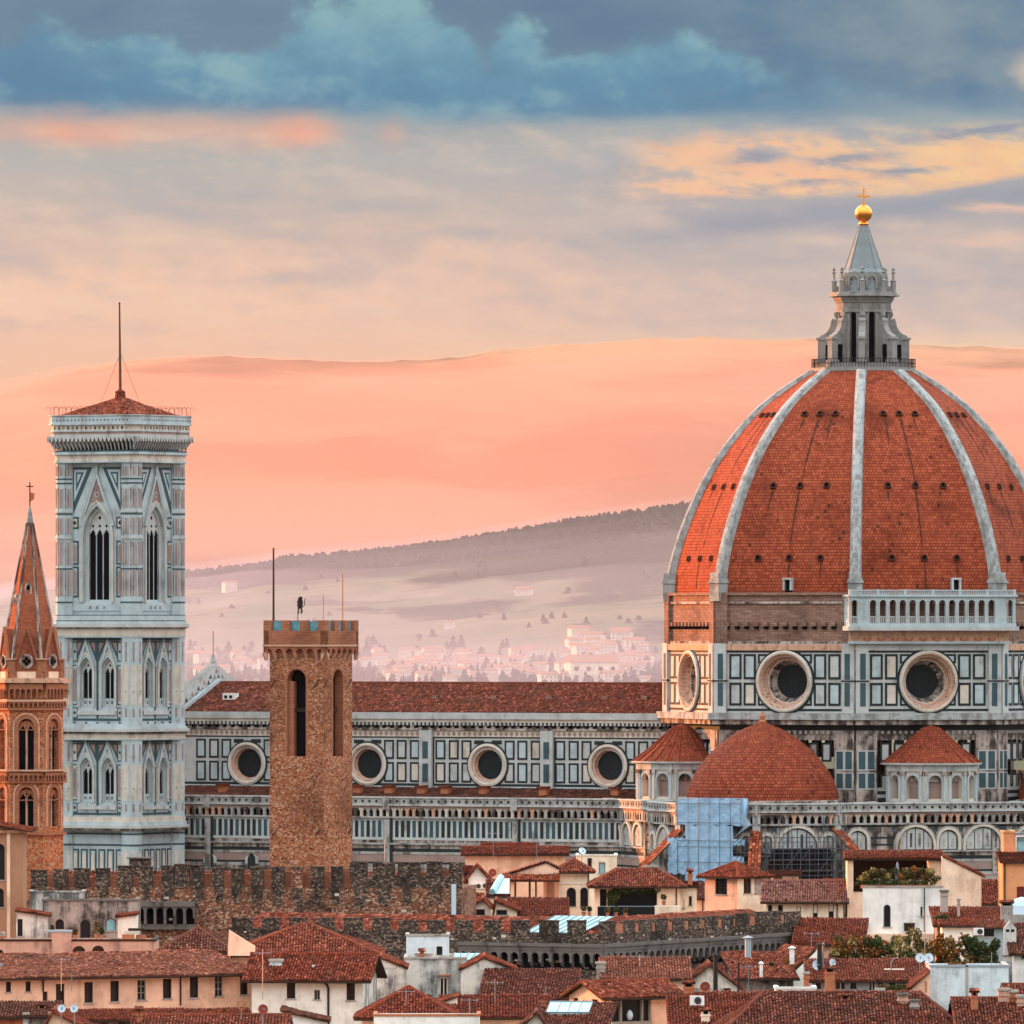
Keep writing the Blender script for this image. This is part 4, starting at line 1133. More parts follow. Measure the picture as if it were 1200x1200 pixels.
# ---- outer walls: aisle and the low ring round the choir share one set of bands
ZB = zc(937, 1290.0)
def low_wall(mb, u0, u1, arches=None, slats=False, seed=0):
    z = lambda py: zc(py, 1290.0)
    mb.poly([(u0, 0, 0), (u1, 0, 0), (u1, 0, ZB), (u0, 0, ZB)], 'marble_dirty')
    # balustrade with quatrefoils
    band(mb, u0, u1, z(946), z(937), 0.55, 'wall_marble', -0.3); band(mb, u0, u1, z(938.2), z(936.6), 0.7, 'slat_marble', -0.35)
    band(mb, u0, u1, z(947.2), z(945.6), 0.72, 'slat_marble')
    k = max(1, int((u1-u0)/1.05)); st = (u1-u0)/k
    for i in range(k):
        u = u0+(i+0.5)*st; zc_ = z(942)
        mb.prism([(u+0.2*math.cos(t*PI/4+PI/8), zc_+0.2*math.sin(t*PI/4+PI/8)) for t in range(8)], 0.54, 0.58, 'green_marble')
    # corbel table: dark pointed niches between white brackets
    band(mb, u0, u1, z(950), z(947.2), 0.45, 'pink_marble')
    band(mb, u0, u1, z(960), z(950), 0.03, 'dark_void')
    k = max(1, int((u1-u0)/1.0)); st = (u1-u0)/k
    for i in range(k+1):
        u = u0+i*st
        hw = 0.2
        mb.prism([(u-hw, z(960)), (u+hw, z(960)), (u+hw, z(954)), (u+st*0.5, z(950)), (u+st*0.5, z(949.8)), (u-st*0.5, z(949.8)), (u-st*0.5, z(950)), (u-hw, z(954))], 0.02, 0.38, rng.choice(('wall_marble', 'cream_marble', 'ochre_marble', 'marble_dirty')))
    band(mb, u0, u1, z(962), z(960), 0.5, 'wall_marble')
    # zone below
    if slats:
        band(mb, u0, u1, z(988), z(962), 0.10, 'slat_marble')
        k = max(1, int((u1-u0)/0.88)); st = (u1-u0)/k
        for i in range(k):
            u = u0+(i+0.5)*st
            mb.box(u-0.25, u+0.25, 0.08, 0.15, z(984.5), z(965), 'green_marble' if rng.random() < 0.5 else 'sage_marble')
    else:
        band(mb, u0, u1, z(964.5), z(963), 0.05, 'green_marble')
        for za in (976, 984): band(mb, u0, u1, z(za+2), z(za), 0.04, 'green_marble')
        for (c, wd) in (arches or []):
            zs = z(991.5); r = wd/2
            o_ = (c, zs, wd, min(r+1.3, 3.05), 'a')
            mb.prism(outline(*o_), 0.04, 0.10, 'green_marble')
            surround(mb, o_, 0.36, 0.0, 0.45, 'cream_marble', 12)
            surround(mb, (c, zs, wd+0.72, o_[3]+0.36, 'a'), 0.18, 0.0, 0.30, 'wall_marble', 12)
            kk = max(2, int(round(wd/1.3)))
            for i in range(kk):
                a0 = c-r+0.14+i*(wd-0.28)/kk+0.07; a1 = c-r+0.14+(i+1)*(wd-0.28)/kk-0.07
                sp = o_[3]-r
                def hgt(x):
                    t = min(1, abs(x-c)/r); return sp+math.sqrt(max(0, r*r-(x-c)**2))
                h0, h1, hm_ = hgt(a0)-0.2, hgt(a1)-0.2, hgt((a0+a1)/2)-0.2
                mb.prism([(a0, zs+0.12), (a0, zs+h0), ((a0+a1)/2, zs+max(hm_, h0, h1) if kk == 1 else zs+hm_), (a1, zs+h1), (a1, zs+0.12)], 0.08, 0.14, 'slat_marble')
                mb.box((a0+a1)/2-0.16, (a0+a1)/2+0.16, 0.13, 0.17, zs+0.4, zs+max(0.7, min(h0, h1)-0.35), 'marble_dirty')
            for s in (-1, 1):
                mb.prism([(c+s*(r+0.75), z(964.8)), (c+s*(r+0.1), z(964.8)), (c+s*(r+0.75), z(971))], 0.03, 0.08, 'sage_marble')
    band(mb, u0, u1, z(993.5), z(991.5), 0.42, 'wall_marble')
    zz = z(993.5); i = 0
    for (p1, mm, dd) in ((998, 'marble_dirty', 0.08), (1002, 'green_marble', 0.06), (1005, 'wall_marble', 0.12), (1014, 'pink_marble', 0.06), (1016.5, 'green_marble', 0.08), (1020, 'wall_marble', 0.1), (1030, 'marble_dirty', 0.06), (1033, 'green_marble', 0.08), (1042, 'wall_marble', 0.06), (1046, 'green_marble', 0.08), (1075, 'marble_dirty', 0.06)):
        band(mb, u0, u1, z(p1), zz, dd, mm); zz = z(p1)

xa0, xa1 = -98.5, lx(742, YA)
aw = MB().at(frame(0, YA, -90))
low_wall(aw, xa0, xa1, slats=True)
for p in (245, 455, 605):
    x = lx(p, YA); band(aw, x-0.4, x+0.4, 0, zc(962), 0.5, 'wall_marble'); band(aw, x+0.4, x+0.7, 0, zc(947), 0.3, 'green_marble')
    band(aw, x-0.5, x+0.5, zc(950), ZB+0.1, 0.75, 'wall_marble')
# little gabled windows low in the west bays
for p in (247, 296):
    x = lx(p, YA)
    aw.prism([(x-1.0, zc(1016)), (x-1.0, zc(1009)), (x, zc(1003.5)), (x+1.0, zc(1009)), (x+1.0, zc(1016))], 0.1, 0.3, 'marble'); aw.prism(outline(x, zc(1022), 1.2, 2.2, 'p'), 0.28, 0.33, 'green_marble')
aw.at(Matrix())
aw.box(xa0, xa1, YA+0.02, YN-0.02, ZB-1.2, ZB-1.0, 'marble_dirty')
aw.poly([(xa1, YA, 0), (xa1, YN, 0), (xa1, YN, ZB-1), (xa1, YA, ZB-1)], 'marble_dirty'); aw.poly([(xa0, YA, 0), (xa0, YN, 0), (xa0, YN, ZB-1), (xa0, YA, ZB-1)], 'marble')
aw_ob = aw.build('aisle_wall', cath)
o = MB()
tiles(o, [(xa0, YA+0.6, ZB-0.7), (xa1, YA+0.6, ZB-0.7), (xa1, YN-0.1, ZB+1.1), (xa0, YN-0.1, ZB+1.1)], 'aisle_tile', 0.5, 0.8, 0.1)
o.build('aisle_roof', cath)
for p in (262, 420, 457, 495, 523, 568, 638, 722):   # small red vents on the aisle roof
    x = lx(p, -14); o = MB()
    o.box(x-0.55, x+0.55, -14.6, -13.6, ZB-0.2, ZB+1.25, 'terracotta'); o.hprism([(x-0.8, -14.9), (x+0.8, -14.9), (x+0.6, -13.3), (x-0.6, -13.3)], ZB+1.25, ZB+1.5, 'tile_dark')
    o.build('roof_vent', aw_ob)

# ---- tribunes
def semidome(x, y, R, z0, z1, name):
    mb = MB(); N = 20; pr = []
    ht = z1-z0
    for i in range(15):
        t = i/14.0
        # slightly pointed profile
        r = R*(1-t**1.75)**0.72 if t < 1 else 0.25
        pr.append((max(r, 0.28), z0+ht*t))
    mb.lathe(pr, x, y, N, 'tribune_tiles', 0, 2*PI, True)
    mb.lathe([(R+0.35, z0-0.5), (R+0.35, z0), (R-0.3, z0+0.1)], x, y, N, 'marble_dirty')
    mb.lathe([(0.5, z1-0.35), (0.6, z1+0.1), (0.35, z1+0.3), (0.4, z1+0.8), (0.0, z1+1.5)], x, y, 8, 'terracotta')
    return mb.build(name, cath)
TS = (-0.3, -31.0); TE = (33.5, 0.5)
semidome(TS[0], TS[1], 10.15, zc(937, 1275), zc(846, 1275), 'tribune_dome')
semidome(TE[0], TE[1], 10.15, zc(937, 1285), zc(846, 1285), 'tribune_dome')
def tribune(cx, cy, faces, R, spec):
    mb = MB(); ap = R*C8; hw = R*S8
    for a in faces:
        A = math.radians(a)
        mb.at(frame(cx+ap*math.cos(A), cy+ap*math.sin(A), a))
        low_wall(mb, -hw, hw, spec)
    mb.at(Matrix()); mb.hprism([(cx+(R-0.3)*math.cos(math.radians(22.5+45*i)), cy+(R-0.3)*math.sin(math.radians(22.5+45*i))) for i in range(8)], 0, ZB-0.6, 'marble_dirty')
    for i in range(8):
        A = math.radians(22.5+45*i)
        mb.at(frame(cx+R*math.cos(A), cy+R*math.sin(A), 22.5+45*i))
        band(mb, -0.5, 0.5, 0, ZB+0.1, 0.35, 'marble', -0.6)
    return mb.build('tribune_wall', cath)
tribune(TS[0], TS[1], (-180, -135, -90, -45, 0), 14.6, [(0, 5.6), (-4.3, 1.5), (4.3, 1.5)])
tribune(TE[0], TE[1], (-90, -45, 0, 45, 90), 14.6, [(0, 5.6), (-4.3, 1.5), (4.3, 1.5)])
def bat(cx, cy, ang, r0, r1, z0, z1, wd=1.0):
    """tile-capped raking buttress"""
    A = math.radians(ang); mb = MB()
    mb.at(Matrix(((-math.sin(A), math.cos(A), 0, cx), (math.cos(A), math.sin(A), 0, cy), (0, 0, 1, 0), (0, 0, 0, 1))))
    v = [(-wd/2, r0, 0), (-wd/2, r1, 0), (-wd/2, r1, z1), (-wd/2, r0, z0)]
    v += [(wd/2, p[1], p[2]) for p in v]
    mb.add(v, [(0, 1, 2, 3), (7, 6, 5, 4), (1, 5, 6, 2)], 'marble_dirty')
    for i in range(5):
        f0, f1 = i/5.0, (i+0.5)/5.0
        za = 14+(z1-14)*f0
        mb.box(-wd/2-0.05, wd/2+0.05, r1-0.3, r1+0.06, za, za+0.5, 'green_marble')
    mb.at(Matrix())
    t = Vector((-math.sin(A), math.cos(A), 0)); n = Vector((math.cos(A), math.sin(A), 0)); c = Vector((cx, cy, 0))
    h = wd/2+0.35
    p = [c+n*(r1+0.3)-t*h+Vector((0, 0, z1)), c+n*(r1+0.3)+t*h+Vector((0, 0, z1)), c+n*r0+t*h+Vector((0, 0, z0+0.3)), c+n*r0-t*h+Vector((0, 0, z0+0.3))]
    tiles(mb, [tuple(q) for q in p], 'tile_orange', 0.42, 0.6, 0.14)
    return mb.build('buttress', cath)
for a in (-112.5, -67.5, -22.5): bat(TS[0], TS[1], a, 14.4, 22.5, zc(966), zc(1018), 0.9)

# low wall between the tribunes, and the round exedra above it
def mid_wall(a, apo, u0, u1, arches):
    A = math.radians(a); mb = MB().at(frame(apo*math.cos(A), apo*math.sin(A), a))
    low_wall(mb, u0, u1, arches)
    mb.box(u0, u1, -8.5, -0.02, 0, ZB-0.5, 'marble_dirty')
    for u in (u0+0.2, -6.9, 6.2, u1-0.2): band(mb, u-0.3, u+0.3, zc(1030), zc(962), 0.3, 'marble_dirty')
    return mb.build('sacristy_wall', cath)
mid_wall(-45, 33.0, -16, 16, [(-4.9, 5.0), (-0.3, 2.7), (4.6, 5.0), (8.35, 1.7), (10.9, 2.9), (-13.0, 2.6), (14.2, 1.4)])
mid_wall(-135, 33.0, -12, 9.5, [(-10.4, 2.0), (-5.6, 3.4), (-1.2, 3.4), (3.4, 3.4)])
def exedra(a, apo, R):
    A = math.radians(a); cx, cy = apo*math.cos(A), apo*math.sin(A)
    mb = MB(); N = 12
    z0, z1, z2 = ZB-0.3, zc(895, 1275), zc(850, 1275)
    ops = []
    for i in range(N):
        b = a-180+360.0*(i+0.5)/N
        ap = R*math.cos(PI/N); hw = R*math.sin(PI/N)
        mb.at(frame(cx+ap*math.cos(math.radians(b)), cy+ap*math.sin(math.radians(b)), b))
        op = (0, z0+0.75, 1.75, z1-z0-2.2, 'a')
        facade(mb, -hw, hw, z0-0.6, z1-0.2, [op], 'cream_marble', 0.9)
        surround(mb, op, 0.2, 0.0, 0.12, 'marble_clean')
        mb.prism(outline(*op), -0.95, -0.9, 'pink_marble'); mb.prism(arc(0, op[1]+op[3]-0.87, 0.8, 0, 180, 8), -0.9, -0.6, 'marble_dirty')
        band(mb, -hw, hw, z1-0.95, z1-0.2, 0.22, 'marble'); band(mb, -hw, hw, z0-0.6, z0+0.4, 0.2, 'marble')
        for s in (-1, 1):
            mb.tube((s*(hw-0.32), 0.12, z0+0.4), (s*(hw-0.32), 0.12, z1-1.4), 0.17, 'marble_clean', 6); mb.box(s*(hw-0.32)-0.26, s*(hw-0.32)+0.26, 0.0, 0.36, z1-1.45, z1-0.95, 'marble_dirty')
    mb.at(Matrix())
    mb.lathe([(R+0.1, z1-0.25), (R+0.75, z1-0.05), (R+0.75, z1+0.12), (R+0.3, z1+0.14)], cx, cy, 24, 'marble')
    mb.lathe([(R+0.62, z1+0.14), (R*0.72, z1+(z2-z1)*0.36), (R*0.42, z1+(z2-z1)*0.68), (R*0.16, z1+(z2-z1)*0.94), (0.1, z2)], cx, cy, 24, 'tribune_tiles', 0, 2*PI, True)
    for i in range(24):
        t = 2*PI*(i+0.5)/24
        pr = [(R+0.62, z1+0.2), (R*0.72, z1+(z2-z1)*0.36+0.06), (R*0.42, z1+(z2-z1)*0.68+0.06), (R*0.16, z1+(z2-z1)*0.94+0.05)]
        for (r0, q0), (r1, q1) in zip(pr, pr[1:]): mb.tube((cx+r0*math.cos(t), cy+r0*math.sin(t), q0), (cx+r1*math.cos(t), cy+r1*math.sin(t), q1), 0.09, 'tribune_tiles', 4)
    return mb.build('exedra', cath)
exedra(-45, 25.9, 6.0)
exedra(-135, 25.9, 6.0)

# ---- scaffolds on the south tribune
TWX = lambda a, r, u: (TS[0]+r*math.cos(math.radians(a))-u*math.sin(math.radians(a)), TS[1]+r*math.sin(math.radians(a))+u*math.cos(math.radians(a)))
sc1 = thing('scaffold', 'scaffold wrapped in pale blue sheeting against the cathedral below the half dome', 'scaffold', (CX, CY, 0), -B)
def wrap_sheet(mb, u0, u1, z0, z1, d0, lower=None):
    nx, nz = 15, 14; v = []; f = []
    for s in (0, 1):
        for j in range(nz+1):
            for i in range(nx+1):
                u = u0+(u1-u0)*i/nx; z = z0+(z1-z0)*j/nz
                k = 0.06*math.sin(i*2.1+j*0.4)*math.sin(j*0.8)+0.05*math.sin(i*0.9-j*0.7)
                v.append((u, d0+k-s*0.05, z+(0.12*math.sin(i*1.7) if j in (0, nz) else 0)))
    n = (nx+1)*(nz+1)
    for j in range(nz):
        for i in range(nx):
            a = j*(nx+1)+i
            f.append((a, a+1, a+nx+2, a+nx+1)); f.append((n+a+nx+1, n+a+nx+2, n+a+1, n+a))
    mb.add(v, f, 'blue_tarp')
ap = 14.6*C8
M1 = frame(*TWX(-90, ap, 0), -90)
o = MB().at(M1)
zs0, zs1 = zc(1030, 1270), zc(934, 1270)
wrap_sheet(o, -4.7, 4.7, zc(965, 1270), zs1, 2.3); wrap_sheet(o, -3.6, 3.3, zs0, zc(965, 1270), 2.38)
o.box(-4.75, -4.68, 0.9, 2.2, zc(965, 1270), zs1, 'blue_tarp'); o.box(4.68, 4.75, 0.9, 2.2, zc(965, 1270), zs1, 'blue_tarp'); o.box(-4.7, 4.7, 0.9, 2.3, zs1, zs1+0.05, 'blue_tarp')
# skirt flaring at the right
o.add([(4.7, 2.3, zc(968, 1270)), (4.7, 2.3, zc(950, 1270)), (5.6, 1.6, zc(964, 1270)), (3.3, 2.38, zc(980, 1270))], [(0, 1, 2), (0, 2, 3)], 'blue_tarp')
for (u0, u1, p0, p1) in ((-6.2, -3.5, 1000, 980), (-8.3, -3.5, 1022, 999), (3.3, 5.0, 988, 981), (3.3, 4.9, 1012, 1001)):
    wrap_sheet(o, u0, u1, zc(p0, 1270), zc(p1, 1270), 2.42)
    o.box(u0, u1, 0.9, 2.3, zc(p1, 1270)-0.02, zc(p1, 1270)+0.08, 'plank')
o.build('tarp', sc1, smooth=True)
o = MB().at(M1)
for i in range(7):
    u = -4.6+i*1.53
    o.tube((u, 2.62, 12), (u, 2.62, zs1+0.1 if abs(u) < 4.7 else zc(975)), 0.045, 'steel_tube', 5); o.tube((u, 1.0, 12), (u, 1.0, zs1+0.1), 0.05, 'steel_tube', 5)
for p in (940, 962, 983, 990, 1008): o.tube((-4.7, 2.62, zc(p, 1270)), (4.7, 2.62, zc(p, 1270)), 0.04, 'steel_tube', 5)
o.build('pole_frame', sc1)

sc2 = thing('scaffold', 'bare dark scaffold of steel tubes in front of a big blind arch', 'scaffold', (CX, CY, 0), -B)
M2 = frame(*TWX(-45, ap, 0), -45)
o = MB().at(M2)
zq1 = zc(978, 1275)
for i in range(10):
    u = -5.4+i*1.22
    for d in (1.6, 2.9):
        o.tube((u, d, 10), (u, d, zq1+(0.4 if i % 3 else 1.6)+(2.2 if i in (2, 7) else 0)), 0.055, 'steel_tube', 5)
for k in range(9):
    z = zq1-k*1.45
    for d in (1.6, 2.9):
        o.tube((-5.6, d, z), (5.8, d, z), 0.05, 'steel_tube', 5); o.tube((-5.6, d, z-0.6), (5.8, d, z-0.6), 0.035, 'steel_tube', 5)
for k in range(4):
    o.tube((-5.4+k*2.5, 2.95, zq1-1.45*(k % 2)-2.9), (-3.0+k*2.5, 2.95, zq1-1.45*(k % 2)), 0.04, 'steel_tube', 5)
o.build('pole_frame', sc2)
o = MB().at(M2)
for k in range(1, 9): o.box(-5.5, 5.7, 1.7, 2.8, zq1-k*1.45-0.12, zq1-k*1.45-0.04, 'plank')
o.build('platform', sc2)
o = MB().at(M2)
for k in range(1, 6):
    o.box(-4.4+0.3*(k % 2), 4.2, 1.35, 1.4, zq1-k*1.45-1.3, zq1-k*1.45-0.15, 'dark_net')
o.build('netting', sc2)
# ================================================================ marble bell tower
TY = 1318.0
TB = 31.0
tp = at(141, 735, TY)
bell = thing('bell_tower', 'tall square marble bell tower with green and pink inlay and a mast on top', 'bell tower', (tp.x, TY, 0), -TB)
bell.scale = (0.915, 0.915, 1.0)
def zt_(py): return CZ+(H-py)*TY/F
HS = 6.15                               # half side between the corner piers' centres
FB = HS+0.0
shaft = MB()
INW = 4.75                              # half width of the bay between the piers
lev = [(zt_(720), zt_(543), 1), (zt_(845), zt_(748), 2), (zt_(955), zt_(867), 2)]
bw = []                                 # windows to build
for a in (-90, 0, 90, 180):
    A = math.radians(a)
    M = frame(FB*math.cos(A), FB*math.sin(A), a)
    shaft.at(M)
    ops = []
    # top storey: one wide three-light window
    z0, z1, _ = lev[0]
    o3 = (0, zt_(706), 5.0, zt_(593)-zt_(706), 'p'); ops.append(o3)
    facade(shaft, -INW-0.4, INW+0.4, z0-2.2, z1+3.5, [o3], 'marble_clean', 0.75)
    bw.append((a, o3, 3, zt_(553)))
    for s in (-1, 1):
        # dark triangle panels beside the gable, framed columns of panels
        shaft.prism([(s*4.55, zt_(548)), (s*0.95, zt_(548)), (s*4.55, zt_(606))], 0.03, 0.09, 'sage_marble')
        shaft.prism([(s*4.1, zt_(551)), (s*1.75, zt_(551)), (s*4.1, zt_(588))], 0.08, 0.13, 'marble_clean'); shaft.prism([(s*3.75, zt_(554)), (s*2.35, zt_(554)), (s*3.75, zt_(576))], 0.12, 0.17, 'sage_marble')
        shaft.prism([(s*3.5, zt_(556)), (s*2.75, zt_(556)), (s*3.5, zt_(567))], 0.16, 0.2, 'marble_clean')
        for p0, p1, mm in ((620, 606, 'marble_clean'), (662, 634, 'pink_marble'), (700, 664, 'pink_marble')):
            a0, a1 = sorted((s*4.7, s*3.35)); rim_rect(shaft, a0, a1, zt_(p0), zt_(p1), 0.22, 0.08, 'sage_marble', 'marble_clean')
            c = (a0+a1)/2
            if mm == 'pink_marble': shaft.prism(outline(c, zt_(p0)+0.45, 0.62, zt_(p1)-zt_(p0)-0.9, 'p'), 0.08, 0.13, mm)
            else: shaft.prism([(c-0.3, zt_(613)), (c, zt_(610)), (c+0.3, zt_(613)), (c, zt_(616))], 0.07, 0.12, 'green_marble')
    band(shaft, -INW-0.4, INW+0.4, zt_(716), zt_(708), 0.1, 'marble_clean')
    for i in range(3):
        c = -1.25+i*1.25
        for t in (45, -45):
            dx_ = 0.28*math.cos(math.radians(t)); dz_ = 0.28*math.sin(math.radians(t))
            shaft.prism([(c-dx_-0.05, zt_(712)-dz_), (c-dx_+0.05, zt_(712)-dz_), (c+dx_+0.05, zt_(712)+dz_), (c+dx_-0.05, zt_(712)+dz_)], 0.09, 0.13, 'green_marble')
    # the two storeys of paired windows
    for z0, z1, _ in lev[1:]:
        h = z1-z0; fz = lambda t: z0+h*t
        ops = [(c, fz(0.175), 2.2, h*0.60, 'p') for c in (-1.95, 1.95)]
        facade(shaft, -INW-0.4, INW+0.4, z0-2.5, z1+0.9, ops, 'marble_clean', 0.6)
        for o_ in ops: bw.append((a, o_, 2, fz(0.99)))
        rim_rect(shaft, -INW, INW, z0+0.1, z1, 0.26, 0.10, 'sage_marble')
        band(shaft, -0.16, 0.16, z0+0.3, z1-0.2, 0.09, 'sage_marble')
        for c in (-1.95, 1.95):
            for s in (-1, 1):
                shaft.prism([(c+s*1.75, z1-0.35), (c+s*0.35, z1-0.35), (c+s*1.75, fz(0.72))], 0.03, 0.10, 'sage_marble'); shaft.prism([(c+s*1.55, z1-0.6), (c+s*0.75, z1-0.6), (c+s*1.55, fz(0.83))], 0.09, 0.14, 'pink_marble')
        for s in (-1, 1):
            a0, a1 = sorted((s*4.5, s*3.55))
            for t0, t1, mm in ((0.04, 0.17, 0), (0.20, 0.68, 1), (0.72, 0.96, 0)):
                rim_rect(shaft, a0, a1, fz(t0), fz(t1), 0.13, 0.08, 'sage_marble', 'marble_clean')
                c = (a0+a1)/2
                if mm: shaft.prism(outline(c, fz(t0)+0.5, 0.42, (t1-t0)*h-1.0, 'p'), 0.07, 0.12, 'pink_marble')
                else: shaft.prism([(c-0.2, (fz(t0)+fz(t1))/2), (c, (fz(t0)+fz(t1))/2+0.25), (c+0.2, (fz(t0)+fz(t1))/2), (c, (fz(t0)+fz(t1))/2-0.25)], 0.07, 0.12, 'green_marble')
        band(shaft, -3.4, 3.4, fz(0.08), fz(0.13), 0.3, 'marble')
    # plain base with narrow panels
    facade(shaft, -INW-0.4, INW+0.4, 0, lev[2][0]-2.5, [], 'marble_clean', 0)
    for p in (975, 988): band(shaft, -INW-0.4, INW+0.4, zt_(p+2), zt_(p), 0.08, 'sage_marble')
    for i in range(6):
        c = -3.9+i*1.56
        rim_rect(shaft, c-0.6, c+0.6, zt_(1040), zt_(994), 0.2, 0.08, 'sage_marble', 'marble_clean')
        shaft.prism(outline(c, zt_(1036), 0.6, zt_(998)-zt_(1036), 'p'), 0.07, 0.12, 'cream_marble')
# octagonal corner piers with panels and rings
def octp(cx, cy, r): return [(cx+r*math.cos(PI/8+PI/4*i), cy+r*math.sin(PI/8+PI/4*i)) for i in range(8)]
PR = 1.62
sh_levels = [(zt_(1045), zt_(972), 0), (lev[2][0], lev[2][1], 1), (lev[1][0], lev[1][1], 1), (zt_(720), zt_(543), 2)]
shaft.at(Matrix())
shaft_ob = shaft.build('shaft', bell)
for qx, qy in ((1, 1), (1, -1), (-1, 1), (-1, -1)):
    mb = MB(); cx, cy = qx*(HS-0.35), qy*(HS-0.35)
    mb.hprism(octp(cx, cy, PR), 0, zt_(536), 'marble_clean')
    for k in range(8):
        a = 45*k; A = math.radians(a); ap = PR*C8; hw = PR*S8
        dx_, dy_ = math.cos(A)*qx, math.sin(A)*qy
        if dx_+dy_ < -0.2: continue
        mb.at(frame(cx+ap*math.cos(A), cy+ap*math.sin(A), a))
        for z0, z1 in ((zt_(700), zt_(667)), (zt_(664), zt_(634)), (zt_(628), zt_(606)), (zt_(597), zt_(572)), (zt_(560), zt_(546))):
            mb.box(-hw+0.12, -hw+0.2, 0, 0.05, z0, z1, 'marble_dirty')
            mb.box(-0.14, 0.14, 0, 0.06, z0+0.2, z1-0.2, 'pink_marble'); mb.box(-0.42, -0.34, 0, 0.06, z0+0.1, z1-0.1, 'pink_marble'); mb.box(0.34, 0.42, 0, 0.06, z0+0.1, z1-0.1, 'pink_marble')
        for p in (705, 666, 602, 566, 561): band(mb, -hw, hw, zt_(p+1.6), zt_(p), 0.08, 'sage_marble')
        for p in (599, 630): band(mb, -hw-0.05, hw+0.05, zt_(p+2), zt_(p), 0.14, 'marble')
        for z0, z1, _ in lev[1:]:
            mb.box(-0.13, 0.13, 0, 0.05, z0+(z1-z0)*0.72, z1-0.5, 'pink_marble'); mb.box(-0.13, 0.13, 0, 0.05, z0+0.6, z0+(z1-z0)*0.16, 'pink_marble')
            mb.box(-0.42, 0.42, 0, 0.04, z0+(z1-z0)*0.2, z0+(z1-z0)*0.68, 'cream_marble'); mb.box(-0.07, 0.07, 0.0, 0.06, z0+(z1-z0)*0.35, z0+(z1-z0)*0.36+0.1, 'green_marble')
        for p in (975, 988): band(mb, -hw, hw, zt_(p+2), zt_(p), 0.06, 'sage_marble')
        mb.box(-0.28, 0.28, 0, 0.05, zt_(1040), zt_(996), 'cream_marble')
    mb.at(Matrix())
    mb.build('corner_pier', bell)
# string courses run round body and piers
def ring(mb, off, z0, z1, m, top=True):
    """cornice following the square with octagonal corner piers"""
    pts = []
    c0 = HS-0.35; r = PR+off; e = r*math.cos(PI/8); t = r*math.sin(PI/8); f = FB+off
    for (sx, sy) in ((1, 1), (-1, 1), (-1, -1), (1, -1)):
        loc = [(c0+e, c0-t), (c0+e, c0+t), (c0+t, c0+e), (c0-t, c0+e)]
        q = [(sx*p[0], sy*p[1]) for p in loc]
        if sx*sy < 0: q.reverse()
        pts += q
    n = len(pts)
    v = [(p[0], p[1], z0) for p in pts]+[(p[0], p[1], z1) for p in pts]
    fs = [(i, (i+1) % n, (i+1) % n+n, i+n) for i in range(n)]+[tuple(range(n, 2*n)), tuple(range(n-1, -1, -1))]
    mb.add(v, fs, m)
CG = [((728, 720.5, 0.10, 'sage_marble'), (727, 721.5, 0.14, 'marble_clean'), (731, 728, 0.30, 'marble_clean'), (735, 731, 0.75, 'marble'), (736.5, 735, 0.45, 'marble_dirty'), (747, 736.5, 0.10, 'marble_clean'), (745, 737.5, 0.12, 'cream_marble')),
      ((851, 847.5, 0.12, 'marble_clean'), (853.5, 851, 0.35, 'marble_clean'), (857, 853.5, 0.75, 'marble'), (866.8, 857, 0.10, 'marble_clean'), (859, 857, 0.4, 'marble_dirty'), (865.5, 860, 0.12, 'cream_marble')),
      ((962, 956.5, 0.12, 'cream_marble'), (966, 962, 0.35, 'marble_clean'), (969.5, 966, 0.75, 'marble'), (972, 969.5, 0.4, 'marble_dirty')),
      ((541, 534, 0.15, 'cream_marble'), (533.5, 530.5, 0.5, 'marble_clean'), (530.5, 528.5, 0.3, 'sage_marble'), (534, 530.5, 0.2, 'marble_clean'), (543, 541, 0.35, 'marble_clean'))]
FR = [(741.5, 0.12, 724.2, 0.14), (863, 0.12, None, 0), (959, 0.12, None, 0), (537.5, 0.15, None, 0)]
for gi, grp in enumerate(CG):
  cor = MB()
  for p1, p0, off, mm in grp: ring(cor, off, zt_(p1), zt_(p0), mm)
  for a in (-90, 0, 90, 180):              # small inlaid rows on the friezes
    A = math.radians(a); cor.at(frame(FB*math.cos(A), FB*math.sin(A), a))
    f4 = FR[gi]
    for p, d in ((f4[0], f4[1]), (f4[2], f4[3])):
        if p is None: continue
        for i in range(17):
            c = -4.3+i*0.54; r_ = 0.2
            cor.prism([(c-r_, zt_(p)), (c, zt_(p)+r_*1.3), (c+r_, zt_(p)), (c, zt_(p)-r_*1.3)], d-0.01, d+0.04, 'sage_marble' if i % 2 else 'pink_marble')
    for i in range(5):
        if gi == 3: cor.box(-4+i*2-0.13, -4+i*2+0.13, 0.34, 0.38, zt_(543)+0.02, zt_(541)-0.02, 'dark_void')
        if gi == 1: cor.box(-4+i*2-0.13, -4+i*2+0.13, 0.0, 0.16, zt_(848.5), zt_(848.5)+0.3, 'dark_void')
  cor.at(Matrix())
  cor.build('cornice', bell)
